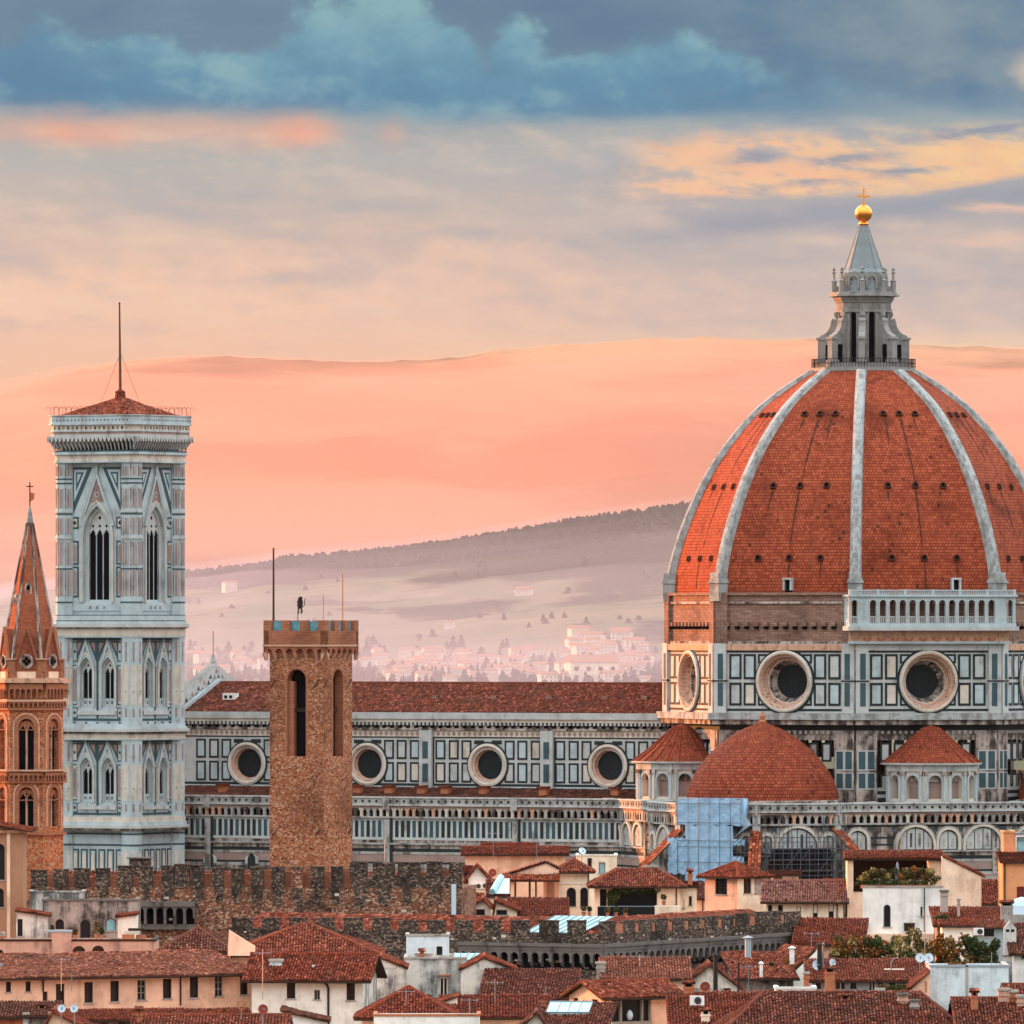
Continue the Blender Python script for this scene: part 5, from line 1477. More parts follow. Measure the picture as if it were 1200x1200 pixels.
# windows
for a, o_, nl, zg in bw:
    A = math.radians(a); M = frame(FB*math.cos(A), FB*math.sin(A), a)
    cx, z0, w_, h_, k_ = o_
    mb = MB().at(M)
    surround(mb, o_, 0.30 if nl == 3 else 0.24, 0.0, 0.22, 'marble_clean', 12)
    surround(mb, (cx, z0, w_+(0.6 if nl == 3 else 0.48), h_+0.45, 'p'), 0.14, 0.0, 0.30, 'cream_marble', 12)
    # steep gable over the arch
    gw = w_/2+(0.65 if nl == 3 else 0.45); gz = z0+h_-w_*(0.55 if nl == 3 else 0.62)
    for s in (-1, 1):
        mb.prism([(cx+s*gw, gz), (cx+s*(gw-0.42), gz), (cx, zg-0.9), (cx, zg)], 0.02, 0.34, 'marble_clean')
        mb.prism([(cx+s*(gw+0.02), gz+0.1), (cx, zg+0.1), (cx, zg-0.12), (cx+s*(gw-0.1), gz)], 0.30, 0.40, 'marble')
    mb.prism([(cx-gw*0.42, z0+h_+0.55), (cx+gw*0.42, z0+h_+0.55), (cx, zg-1.0 if nl == 3 else zg-0.7)], 0.02, 0.12, 'pink_marble')
    rr = 0.42 if nl == 3 else 0.18
    cz_ = z0+h_+0.55+(zg-1.0-z0-h_-0.55)*0.30
    mb.prism(arc(cx, cz_, rr, 0, 360, 12)[:-1], 0.10, 0.2, 'marble_clean'); mb.prism(arc(cx, cz_, rr*0.6, 0, 360, 12)[:-1], 0.18, 0.23, 'pink_marble')
    if nl == 3:
        mb.box(cx-0.2, cx+0.2, 0.05, 0.4, zg-0.4, zg+0.7, 'marble_clean')
    # splayed inner order and tracery with slender columns
    dpt = -0.75 if nl == 3 else -0.6
    wi = w_-(1.4 if nl == 3 else 0.5); hi = h_-(0.65 if nl == 3 else 0.4)
    oi = (cx, z0, wi, hi, 'p')
    surround(mb, oi, (w_-wi)/2, dpt, dpt+0.35, 'marble', 12)
    sp = z0+hi-0.866*wi
    lw_ = wi/nl
    mb2_ops = [(cx-wi/2+lw_*(i+0.5), z0+0.35, lw_-0.17, sp-z0-0.35+lw_*0.72, 'p') for i in range(nl)]
    # plate tracery: everything of the arch that is not a light
    pts_top = [p for p in outline(cx, z0, wi, hi, 'p', 12)]
    head = [p for p in pts_top if p[1] >= sp-0.01]
    mb.prism([(cx-wi/2, sp+lw_*0.42)]+[p for p in head if p[1] > sp+lw_*0.42]+[(cx+wi/2, sp+lw_*0.42)], dpt+0.02, dpt+0.14, 'marble')
    for i in range(nl):
        c = mb2_ops[i][0]; zt0 = sp+lw_*0.42
        for s in (-1, 1):
            mb.prism([(c+s*lw_/2, sp-0.1), (c+s*(lw_/2-0.1), sp-0.1), (c+s*0.05, zt0), (c+s*lw_/2, zt0)], dpt+0.02, dpt+0.14, 'marble')
        mb.box(c-lw_/2, c+lw_/2, dpt+0.02, dpt+0.25, z0, z0+0.35, 'marble_clean')
        if nl == 3:
            mb.prism(arc(c, zt0+0.48, 0.2, 0, 360, 8)[:-1], dpt+0.13, dpt+0.16, 'dark_void')
    if nl == 3: mb.prism(arc(cx, sp+lw_*1.75, 0.24, 0, 360, 8)[:-1], dpt+0.13, dpt+0.16, 'dark_void')
    else: mb.prism(arc(cx, sp+lw_*0.85, 0.16, 0, 360, 8)[:-1], dpt+0.13, dpt+0.16, 'dark_void')
    for i in range(1, nl):
        u = cx-wi/2+lw_*i
        mb.tube((u, dpt+0.12, z0+0.35), (u, dpt+0.12, sp-0.1), 0.085, 'marble_clean', 6); mb.box(u-0.14, u+0.14, dpt+0.0, dpt+0.25, sp-0.25, sp+0.05, 'marble_clean')
    if nl == 2:
        for i in range(2):
            c = mb2_ops[i][0]
            mb.box(c-lw_/2+0.05, c+lw_/2-0.05, dpt+0.1, dpt+0.28, z0+0.02, z0+1.15, 'marble_clean')
            for t in (50, -50):
                dx_ = 0.24*math.cos(math.radians(t)); dz_ = 0.24*math.sin(math.radians(t))
                mb.prism([(c-dx_-0.06, z0+0.6-dz_), (c-dx_+0.06, z0+0.6-dz_), (c+dx_+0.06, z0+0.6+dz_), (c+dx_-0.06, z0+0.6+dz_)], dpt+0.27, dpt+0.31, 'green_marble')
    wo_ = mb.build('window', bell)
    mb = MB().at(M); mb.poly([(p[0], dpt, p[1]) for p in outline(cx, z0, w_, h_, 'p')], 'dark_void'); mb.build('pane', wo_)
# projecting top gallery on corbels
par = MB()
OV = FB+PR*C8-0.35
for a in (-90, 0, 90, 180):
    A = math.radians(a); par.at(frame(FB*math.cos(A), FB*math.sin(A), a))
    W = 7.9; n = 22
    for i in range(n):
        u = -W+0.3+(2*W-0.6)*i/(n-1); u2 = u*0.93
        par.add([(u2-0.12, 0.8, zt_(528)), (u2+0.12, 0.8, zt_(528)), (u+0.14, 1.95, zt_(513)), (u-0.14, 1.95, zt_(513)), (u2-0.12, 0.7, zt_(512)), (u2+0.12, 0.7, zt_(512))],
            [(0, 1, 2, 3), (0, 3, 4), (1, 5, 2), (0, 4, 5, 1)], 'marble')
        if i < n-1:
            s = (2*W-0.6)/(n-1)
            par.prism([(u, zt_(512)), (u, zt_(519)), (u+0.13, zt_(518)), (u+s/2, zt_(513.5)), (u+s-0.13, zt_(518)), (u+s, zt_(519)), (u+s, zt_(512))], 1.80, 1.97, 'marble')
par.at(Matrix())
def sq(e, ch=1.5): return [(e, -e+ch), (e, e-ch), (e-ch, e), (-e+ch, e), (-e, e-ch), (-e, -e+ch), (-e+ch, -e), (e-ch, -e)]
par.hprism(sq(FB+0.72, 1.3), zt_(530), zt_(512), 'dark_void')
par.hprism(sq(FB+1.95), zt_(513), zt_(510), 'marble'); par.hprism(sq(FB+1.88), zt_(510), zt_(507), 'pink_marble'); par.hprism(sq(FB+2.0), zt_(507), zt_(505.5), 'marble_clean')
par.hprism(sq(FB+1.9), zt_(505.5), zt_(499), 'cream_marble'); par.hprism(sq(FB+2.2), zt_(499), zt_(497.5), 'marble_clean'); par.hprism(sq(FB+2.08), zt_(497.5), zt_(488.5), 'marble_clean'); par.hprism(sq(FB+2.22), zt_(488.5), zt_(487.3), 'marble')
for a in (-90, 0, 90, 180):
    A = math.radians(a); par.at(frame(FB*math.cos(A), FB*math.sin(A), a))
    for i in range(21): par.prism(arc(-6.6+i*0.66, zt_(493.5), 0.12, 0, 360, 6)[:-1], 2.07, 2.1, 'dark_void')
    for i in range(17): c = -6.4+i*0.8; par.prism([(c-0.25, zt_(502.5)), (c, zt_(500)), (c+0.25, zt_(502.5)), (c, zt_(505))], 1.89, 1.93, 'sage_marble' if i % 2 else 'pink_marble')
par.at(Matrix()); par.build('parapet', bell)
rf = MB(); e = FB+0.75; zp0, zp1 = zt_(488), zt_(465)
for i in range(4):
    A = PI/2*i; c, s = math.cos(A), math.sin(A); R_ = lambda x, y: (c*x-s*y, s*x+c*y)
    p = [R_(-e, -e), R_(e, -e)]
    tiles(rf, [(p[0][0], p[0][1], zp0-0.2), (p[1][0], p[1][1], zp0-0.2), (0, 0, zp1)], 'tile_red', 0.4, 0.6, 0.1)
rf.lathe([(0.9, zp1-0.4), (0.75, zp1+0.4), (0.8, zp1+0.7), (0.3, zp1+1.0)], 0, 0, 8, 'tile_dark')
rf.build('roof', bell)
ms = MB(); zm1 = zt_(356)
ms.tube((0, 0, zp1), (-0.15, 0, zm1), 0.24, 'wood', 8, 0.12); ms.lathe([(0.0, zm1-0.1), (0.2, zm1+0.05), (0.0, zm1+0.25)], -0.15, 0, 8, 'iron')
for dx_, dy_ in ((3, 1), (-3, -1)): ms.tube((0, 0, zp1+6), (dx_, dy_, zp1-1.2), 0.03, 'iron', 4)
ms.build('mast', bell)
rl = MB()
for a in (-90, 0, 90, 180):
    A = math.radians(a); rl.at(frame(FB*math.cos(A), FB*math.sin(A), a)); zr_ = zt_(487.3)
    for i in range(13):
        u = -6.6+i*1.1
        rl.tube((u, 2.0, zr_), (u, 2.0, zr_+0.75), 0.035, 'iron', 4)
        pp = [(u+0.55-0.55*math.cos(t), zr_+0.75+0.42*math.sin(t)) for t in [PI*k/5 for k in range(6)]]
        for p, q in zip(pp, pp[1:]): rl.tube((p[0], 2.0, p[1]), (q[0], 2.0, q[1]), 0.03, 'iron', 4)
rl.build('railing', bell)

# ================================================================ brick tower with spire at the left edge
BY = 1010.0
bp = at(35, 735, BY)
def zb_(py): return CZ+(H-py)*BY/F
PB = BY/F
bt = thing('brick_bell_tower', 'slender red brick bell tower with pointed spire at the left edge', 'bell tower', (bp.x, BY, 0), -4)
R6 = 39.5*PB                            # circumradius
hexn = 6
def hexa(r): return [(r*math.cos(math.radians(60*i)), r*math.sin(math.radians(60*i))) for i in range(6)]
mb = MB(); apx = R6*math.cos(PI/6); hw = R6/2
bw6 = []
for i in range(6):
    a = -90+60*i; A = math.radians(a); M = frame(apx*math.cos(A), apx*math.sin(A), a)
    mb.at(M)
    o1 = (0, zb_(902), 18*PB*1.0, (902-842)*PB, 'a'); o2 = (0, zb_(968), 17*PB, (968-922)*PB, 'a')
    facade(mb, -hw, hw, zb_(1080), zb_(907), [o2], 'brick_badia', 0.5); facade(mb, -hw, hw, zb_(907), zb_(800), [o1], 'brick_badia', 0.5)
    bw6 += [(M, o1), (M, o2)]
    for o_ in (o1, o2): surround(mb, o_, 0.45, 0, 0.10, 'brick_top', 12); surround(mb, (o_[0], o_[1], o_[2]+0.9, o_[3]+0.45, 'a'), 0.16, 0, 0.16, 'ochre_marble', 12)
    for (p0, p1, d) in ((800, 797, 0.75), (797, 794.5, 0.55), (832, 829.5, 0.3), (822, 819.5, 0.45), (903.5, 901.5, 0.5), (917, 915.5, 0.35), (855.5, 854.5, 0.1), (937.5, 936.5, 0.1), (978, 975, 0.3)):
        band(mb, -hw-d*0.55, hw+d*0.55, zb_(p0), zb_(p1), d, 'ochre_marble' if d > 0.4 else 'brick_top')
    for (pt, pb, d, n) in ((801, 818, 0.5, 6), (822, 829, 0.35, 7), (905, 915, 0.35, 7)):
        for j in range(n):
            c = -hw+(j+0.5)*2*hw/n; s = hw/n
            mb.prism([(c-s, zb_(pt))]+[(c-s, zb_((pt+pb)/2))]+arc(c, zb_((pt+pb)/2), s*0.72, 180, 0, 6)+[(c+s, zb_((pt+pb)/2)), (c+s, zb_(pt))], 0.0, d, 'brick_top')
            mb.box(c-s-0.07, c-s+0.07, 0.0, d, zb_(pb), zb_((pt+pb)/2), 'brick_top')
    band(mb, -hw, hw, zb_(798), zb_(787), -0.05, 'peach_pale', -0.6)
    band(mb, -hw+0.05, -hw+0.75, zb_(800), zb_(786), 0.15, 'brick_top', -0.5); band(mb, hw-0.75, hw-0.05, zb_(800), zb_(786), 0.15, 'brick_top', -0.5)
    # holes left by scaffold poles
    for j in range(7): u = rng.uniform(-hw*0.9, hw*0.9); z = zb_(rng.choice((862, 876, 890, 930, 945, 960, 990, 1000))); mb.box(u-0.09, u+0.09, -0.02, 0.015, z-0.1, z+0.1, 'dark_void')
mb.at(Matrix())
body6 = mb.build('tower_body', bt)
for M, o_ in bw6:
    mb = MB().at(M); cx, z0, w_, h_, _ = o_
    mb.tube((0, -0.3, z0), (0, -0.3, z0+h_-w_*0.75), 0.12, 'ochre_marble', 6)
    for s in (-1, 1): mb.prism([(s*0.02, z0+h_-w_*0.75), (s*0.02, z0+h_-w_*0.1), (s*w_*0.42, z0+h_-w_*0.25), (s*w_*0.5, z0+h_-w_*0.75), (s*w_*0.44, z0+h_-w_*0.75), (s*w_*0.25, z0+h_-w_*0.42), (s*0.08, z0+h_-w_*0.75)], -0.42, -0.2, 'brick_top')
    wo_ = mb.build('window', body6)
    mb = MB().at(M); pane(mb, o_, -0.5, 'dark_void'); mb.build('pane', wo_)
mb = MB(); z0, z1 = zb_(786), zb_(613)
Rs = 36*PB
mb.hprism(hexa(R6-0.2), zb_(787), zb_(785.5), 'brick_top')
hx = hexa(Rs); tip = hexa(3.6*PB)
for i in range(6):
    j = (i+1) % 6
    mb.add([(hx[i][0], hx[i][1], z0), (hx[j][0], hx[j][1], z0), (tip[j][0], tip[j][1], z1), (tip[i][0], tip[i][1], z1)], [(0, 1, 2, 3)], 'brick_spire')
    mb.tube((hx[i][0], hx[i][1], z0), (tip[i][0], tip[i][1], z1), 0.20, 'marble_dirty', 6, 0.13)
mb.lathe([(3.9*PB, z1-0.1), (4.2*PB, z1+0.1), (3.6*PB, z1+0.5), (3.3*PB, zb_(606)), (2.9*PB, zb_(604)), (2.6*PB, zb_(600)), (0.4*PB, zb_(592))], 0, 0, 12, 'lead')
sp_ob = mb.build('spire', bt)
mb = MB(); mb.tube((0, 0, zb_(593)), (0, 0, zb_(565)), 0.07, 'iron', 6); mb.box(-0.38, 0.38, -0.04, 0.04, zb_(570)-0.06, zb_(570)+0.06, 'iron')
mb.build('cross', sp_ob)
mb = MB(); mb.prism([(0.05, zb_(588)), (0.45, zb_(585)), (0.5, zb_(578)), (0.05, zb_(577))], -0.03, 0.03, 'terracotta'); mb.build('weathervane', sp_ob)
for i in range(6):                       # gables at the foot of the spire
    a = -90+60*i; A = math.radians(a); mb = MB().at(frame((apx-0.15)*math.cos(A), (apx-0.15)*math.sin(A), a))
    g0, g1 = zb_(786), zb_(737); gw = hw*0.78
    mb.prism([(-gw, g0), (gw, g0), (0, g1)], -1.6, 0.0, 'brick_spire')
    for s in (-1, 1): mb.prism([(s*gw, g0), (s*(gw+0.18), g0), (s*0.06, g1+0.25), (0, g1-0.1)], -0.2, 0.12, 'brick_top')
    zc_ = zb_(775); r = 8.5*PB
    ri = arc(0, zc_, r*0.72, 0, 360, 20); ro = arc(0, zc_, r, 0, 360, 20)
    for p, q, u, v in zip(ri, ri[1:], ro, ro[1:]): mb.prism([p, q, v, u], 0.0, 0.14, 'marble_dirty')
    mb.prism(arc(0, zc_, r*0.74, 0, 360, 20)[:-1], -0.02, 0.03, 'raw_stone')
    for t in range(4): mb.prism(arc(r*0.33*math.cos(t*PI/2), zc_+r*0.33*math.sin(t*PI/2), r*0.27, 0, 360, 8)[:-1], 0.02, 0.05, 'dark_void')
    mb.build('gable', sp_ob)
    A2 = math.radians(-60+60*i); mb = MB()
    x, y = (R6-0.35)*math.cos(A2), (R6-0.35)*math.sin(A2)
    mb.hprism([(x-0.42, y-0.42), (x+0.42, y-0.42), (x+0.42, y+0.42), (x-0.42, y+0.42)], zb_(787), zb_(773), 'brick_top'); mb.hprism([(x-0.55, y-0.55), (x+0.55, y-0.55), (x+0.55, y+0.55), (x-0.55, y+0.55)], zb_(773), zb_(771.5), 'ochre_marble')
    mb.build('pinnacle', sp_ob)
for fx, pz in ((0.0, 690), (-0.45, 704)):
    t = (786-pz)/173.0; a = -90 if fx == 0 else -150
    ap_ = (Rs*(1-t)+3.6*PB*t)*math.cos(PI/6); A = math.radians(a)
    mb = MB().at(frame(ap_*math.cos(A), ap_*math.sin(A), a))
    o_ = (0, zb_(pz+6), 0.42, 11*PB, 'p'); surround(mb, o_, 0.16, -0.3, 0.12, 'marble_dirty'); mb.prism(outline(*o_), -0.3, 0.02, 'dark_void')
    mb.build('lucarne', sp_ob)

# ================================================================ fortress palace: crenellated tower and two wings
GY = 955.0
GB = 27.0
gp_ = at(364.5, 735, GY)
def zg_(py): return CZ+(H-py)*GY/F
PG = GY/F
gt = thing('crenellated_tower', 'square brick tower with battlements and tall arched openings in front of the long nave', 'tower', (gp_.x, GY, 0), -GB)
hs_ = 96*PG/(math.cos(math.radians(GB))+math.sin(math.radians(GB)))/2
mb = MB(); gwin = []
for a in (-90, 0, 90, 180):
    A = math.radians(a); M = frame(hs_*math.cos(A), hs_*math.sin(A), a); mb.at(M)
    op = (0, zg_(886), 22*PG/math.cos(math.radians(GB)) if True else 2, (886-784)*PG, 'a')
    facade(mb, -hs_, hs_, 0, zg_(770), [op], 'brick_tower', 0.9, 'brick_top'); gwin.append((M, op))
    surround(mb, op, 0.22, 0, 0.03, 'brick_top', 12)
    for (u, p) in ((-2.5, 800), (2.35, 800), (-2.4, 975), (2.4, 975)):      # iron wall anchors
        z = zg_(p); mb.tube((u-0.35, 0.05, z-0.35), (u+0.25, 0.08, z+0.35), 0.05, 'iron', 4)
    for j in range(16): u = rng.uniform(-hs_*0.92, hs_*0.92); z = zg_(rng.uniform(900, 1010)); mb.box(u-0.08, u+0.08, 0, 0.02, z-0.08, z+0.08, 'dark_void')
    # corbel arches
    n = 6; e = 0.46; we = hs_+e
    for j in range(n):
        c = -we+(j+0.5)*2*we/n; s = we/n
        mb.prism([(c-s, zg_(757)), (c-s, zg_(765))]+arc(c, zg_(765), s*0.72, 180, 0, 8)+[(c+s, zg_(765)), (c+s, zg_(757))], 0.0, e, 'brick_top')
    for j in range(n+1):
        c = -we+j*2*we/n
        mb.add([(c-0.15, e, zg_(765)), (c+0.15, e, zg_(765)), (c+0.12, 0.0, zg_(774)), (c-0.12, 0.0, zg_(774)), (c-0.15, 0, zg_(765)), (c+0.15, 0, zg_(765))], [(0, 3, 2, 1), (0, 4, 3), (1, 2, 5)], 'ochre_marble')
    band(mb, -we-0.05, we+0.05, zg_(757.5), zg_(755.5), e+0.1, 'ochre_marble'); band(mb, -we, we, zg_(755.5), zg_(739), e, 'brick_top', -0.1)
mb.at(Matrix()); mb.hprism([(-hs_, -hs_), (hs_, -hs_), (hs_, hs_), (-hs_, hs_)], zg_(771), zg_(741), 'brick_top')
gbody = mb.build('tower_body', gt)
for M, op in gwin:
    mb = MB().at(M); pane(mb, op, -0.9, 'dark_void'); mb.box(-0.5, 1.0, -0.85, -0.6, zg_(834), zg_(830), 'dark_wood'); mb.box(op[0]-op[2]/2, op[0]-op[2]/2+0.55, -0.88, -0.3, op[1], op[1]+op[3]-1.2, 'brick_top')
    mb.build('belfry_opening', gbody)
we = hs_+0.46
for a in (-90, 0, 90, 180):
    A = math.radians(a); M = frame(hs_*math.cos(A), hs_*math.sin(A), a)
    n = 4; mw = 2*we*0.50/n; gw = 2*we*0.50/(n-1)
    for j in range(n):
        u0 = -we+j*(mw+gw)
        mb = MB().at(M); mb.box(u0+(0.56 if j == 0 else 0), u0+mw-(0.0), 0.46-0.55, 0.46, zg_(739), zg_(727), 'brick_top')
        mb.build('merlon', gt)
        if j < n-1:
            mb = MB().at(M); mb.box(u0+mw+0.02, u0+mw+gw-0.02, 0.0, 0.06, zg_(739.5), zg_(728), 'teal_net')
            for t in (0.0, 0.5, 1.0): u = u0+mw+0.05+(gw-0.1)*t; mb.box(u-0.03, u+0.03, 0.05, 0.09, zg_(739.5), zg_(728), 'steel')
            mb.build('glass_screen', gt)
# poles and vane on the tower roof
def pole(nm, px, p0, p1, r, m, dy=0):
    k = (px-364.5)*PG; x = k*math.cos(math.radians(GB)); y = k*math.sin(math.radians(GB))
    f = 1.0
    x, y = x, y+dy
    mb = MB(); mb.tube((x, y, zg_(p0)), (x, y, zg_(p1)), r, m, 6, r*0.7); return mb.build(nm, gt), x, y
pole('flagpole', 320.5, 742, 642, 0.12, 'iron')
pole('antenna_rod', 401.5, 742, 672, 0.06, 'terracotta'); pole('antenna_rod', 379, 742, 697, 0.045, 'terracotta')
vo, vx, vy = pole('weathervane', 349, 742, 706, 0.045, 'iron')
mb = MB().at(Matrix(((cb, sb, 0, vx), (-sb, cb, 0, vy), (0, 0, 1, 0), (0, 0, 0, 1))) if False else Matrix.Translation((vx, vy, 0)) @ Matrix.Rotation(math.radians(GB), 4, 'Z'))
sil = [(-0.05, 719), (0.1, 715.5), (0.05, 712), (-0.05, 710), (-0.12, 707.5), (0.0, 705), (-0.18, 703.5), (0.0, 702.2), (0.02, 699.5), (0.25, 697), (0.5, 696.8), (0.66, 698.5), (0.62, 701), (0.72, 704), (0.68, 708), (0.58, 711), (0.62, 714), (0.7, 716), (0.55, 719), (0.3, 719.5), (0.42, 717), (0.4, 713.5), (0.25, 712), (0.22, 716), (0.12, 719.6)]
sil = [(p[0]*0.72, 719+(p[1]-719)*0.9) for p in sil]
mb.add([(p[0], -0.07, zg_(p[1])) for p in sil]+[(p[0], 0.07, zg_(p[1])) for p in sil], [tuple(range(len(sil))), tuple(range(2*len(sil)-1, len(sil)-1, -1))]+[(i, (i+1) % len(sil), (i+1) % len(sil)+len(sil), i+len(sil)) for i in range(len(sil))], 'iron')
mb.tube((0.42, 0, zg_(712)), (0.7, 0, zg_(708.5)), 0.04, 'iron', 5); mb.tube((0.7, 0, zg_(708.5)), (0.65, 0, zg_(703)), 0.04, 'iron', 5); mb.tube((0.65, 0, zg_(703)), (0.82, 0, zg_(701.5)), 0.035, 'iron', 5)
mb.build('lion_vane', vo)

# ---- rear wing
def plane_x(px, X0, Y0, th):
    k = (px-600)/F; c, s = math.cos(math.radians(th)), math.sin(math.radians(th))
    x = (k*Y0-X0)/(c+k*s); return x, Y0-x*s
RY = 935.0; RT = 6.0
rp = at(36, 735, RY)
rw = thing('palace_wing', 'high rubble stone wing with battlements in front of the tall towers', 'palace', (rp.x, RY, 0), -RT)
def rx(px): return plane_x(px, rp.x, RY, RT)[0]
def rz(px, py): return CZ+(H-py)*plane_x(px, rp.x, RY, RT)[1]/F
x1 = rx(541); top = rz(300, 1040); tops = lambda px: rz(px, 1042 if px < 100 else (1040 if px < 420 else 1034))
mb = MB(); mb.box(0, x1, 0, 13, 0, top, 'palace_rubble')
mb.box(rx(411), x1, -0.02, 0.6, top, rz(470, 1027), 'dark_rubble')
for i in range(260):                     # stones standing slightly out of the wall
    u = rng.uniform(0.2, x1-0.3); z = rng.uniform(18, top-0.3); w_ = rng.uniform(0.15, 0.5); h_ = rng.uniform(0.1, 0.28)
    mb.box(u, u+w_, -0.07, 0.05, z, z+h_, rng.choice(('palace_rubble', 'patch_brick', 'cream_marble', 'dark_rubble', 'palace_rubble')))
for a_, b_ in ((36, 54), (63, 79), (87, 104), (112, 128), (138, 155), (164, 178), (189, 204), (224, 238), (247, 261), (271, 285), (294, 308), (318, 333), (341, 355), (364, 379), (388, 401), (415, 430), (440, 462), (468, 490), (502, 517)):
    c_ = (rx(a_)+rx(b_))/2; w_ = (rx(b_)-rx(a_))/2*rng.uniform(0.6, 1.0)
    for k_ in range(5):
        x_ = c_+rng.uniform(-0.8, 0.8)*w_; mb.box(x_-rng.uniform(.1, .3), x_+rng.uniform(.1, .3), -0.012-0.002*k_, 0, top-rng.uniform(0.5, 2.0), top-0.02, 'dark_rubble')
rwo = mb.build('rubble_wall', rw)
mb = MB(); ztop = top
tiles(mb, [(0.9, 1.0, top-0.6), (x1-0.5, 1.0, top-0.6), (x1-0.5, 6.0, top+1.35), (0.9, 6.0, top+1.35)], 'tile_red', 0.32, 0.5)
mb.build('roof', rw)
MER = [(36, 54, 1021, 1040), (63, 79, 1020, 1037), (87, 104, 1019, 1039), (112, 128, 1019, 1038), (138, 155, 1016, 1037), (164, 178, 1017, 1038), (189, 204, 1016, 1040), (205, 222, 1014, 1026), (224, 238, 1015, 1038), (247, 261, 1018, 1039), (271, 285, 1019, 1037), (294, 308, 1017, 1037),
       (318, 333, 1017, 1036), (341, 355, 1017, 1036), (364, 379, 1017, 1038), (388, 401, 1017, 1037), (410, 430, 1012, 1034), (437, 462, 1012, 1034), (466, 492, 1012, 1033), (500, 517, 1011, 1031), (526, 541, 1012, 1034)]
for (a, b_, p1, p0) in MER:
    u0, u1 = rx(a), rx(b_); z1 = rz(a, p1)
    mb = MB(); mb.box(u0, u1, -0.05, 0.75, top-0.05 if a < 405 else rz(a, 1028), z1, 'dark_rubble' if rng.random() < 0.85 else 'palace_rubble')
    mb.box(u0-0.05, u1+0.05, -0.1, 0.8, z1, z1+0.14, 'dark_rubble')
    mb.build('merlon', rw)
for (a, b_) in ((54, 63), (79, 87), (104, 112), (128, 138), (155, 164), (178, 189), (238, 247), (261, 271), (285, 294), (308, 318), (333, 341), (355, 364), (379, 388), (401, 410), (492, 499), (517, 526)):
    mb = MB(); u0, u1 = rx(a), rx(b_)
    z1 = rz(a, 1019 if a > 230 else 1024); mb.box(u0, u1, 0.8, 1.3, top-0.8, z1-rng.uniform(0, 0.5), 'patch_brick'); mb.build('infill', rw)
# arched corbel gallery low on the left part of the wall
mb = MB().at(frame(0, 0, -90))
u0, u1 = rx(160), rx(229); za, zb2 = rz(190, 1083), rz(190, 1056)
band(mb, u0, u1, zb2-0.5, zb2, 1.0, 'grey_stone'); band(mb, u0, u1, za-0.5, za, 0.5, 'grey_stone')
n = 6
for i in range(n):
    c = u0+(i+0.5)*(u1-u0)/n; s = (u1-u0)/n/2
    mb.prism([(c-s, zb2-0.5), (c-s, za+0.6)]+[(c-s*0.75, za+0.6)]+arc(c, zb2-0.5-s, s*0.75, 180, 0, 8)+[(c+s*0.75, za+0.6), (c+s, za+0.6), (c+s, zb2-0.5)], 0.2, 0.85, 'grey_stone')
    mb.box(c-s*0.8, c+s*0.8, 0.01, 0.03, za, zb2-0.6, 'dark_void'); mb.box(c-s-0.12, c-s+0.12, 0.0, 0.8, za, za+0.6, 'grey_stone')
mb.build('corbel_gallery', rwo)
mb = MB(); u = rx(532); mb.box(u-0.22, u+0.22, -0.25, 0.0, rz(532, 1074), rz(532, 1036), 'dish_white'); mb.build('downpipe', rw)
mb = MB(); u0, u1 = rx(146), rx(169); mb.box(u0, u1, 3.0, 4.5, top-1, rz(150, 1006), 'dark_rubble'); mb.box(u0-0.2, u1+0.2, 2.8, 4.7, rz(150, 1007), rz(150, 1005.5), 'grey_stone'); mb.build('chimney', rw)
mb = MB()
for i in range(14): u = rx(170+i*26); mb.tube((u, -0.3, rz(200, 1018)), (rx(170+(i+1)*26), -0.3, rz(200, 1018)), 0.03, 'iron', 4)
mb.build('cable', rw)

# ---- front wing, its corner towards us
FY = 872.0; FT = 28.0
fp = at(705, 735, FY)
fw = thing('palace_wing', 'dark stone wing with battlements and a row of small corbel arches behind the near roofs', 'palace', (fp.x, FY, 0), -FT)
cF, sF = math.cos(math.radians(FT)), math.sin(math.radians(FT))
def fx_left(px): return plane_x(px, fp.x, FY, FT)
def fy_right(px):
    k = (px-600)/F; y = (k*FY-fp.x)/(sF-k*cF); return y, FY+y*cF
def fz(px, py): return CZ+(H-py)*(fx_left(px)[1] if px < 705 else fy_right(px)[1])/F
LX = fx_left(268)[0]; RYl = fy_right(937)[0]
zt1 = fz(640, 1094)
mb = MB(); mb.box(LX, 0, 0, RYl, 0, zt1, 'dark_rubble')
for i in range(200):
    z = rng.uniform(zt1-4, zt1-0.2); w_ = rng.uniform(0.15, 0.5); h_ = rng.uniform(0.1, 0.28); mm = rng.choice(('palace_rubble', 'dark_rubble', 'cream_marble', 'grey_stone'))
    if i % 2: u = rng.uniform(LX, -0.6); mb.box(u, u+w_, -0.08, 0.05, z, z+h_, mm)
    else: u = rng.uniform(0.3, RYl-0.8); mb.box(-0.05, 0.08, u, u+w_, z, z+h_, mm)
fwo = mb.build('rubble_wall', fw)
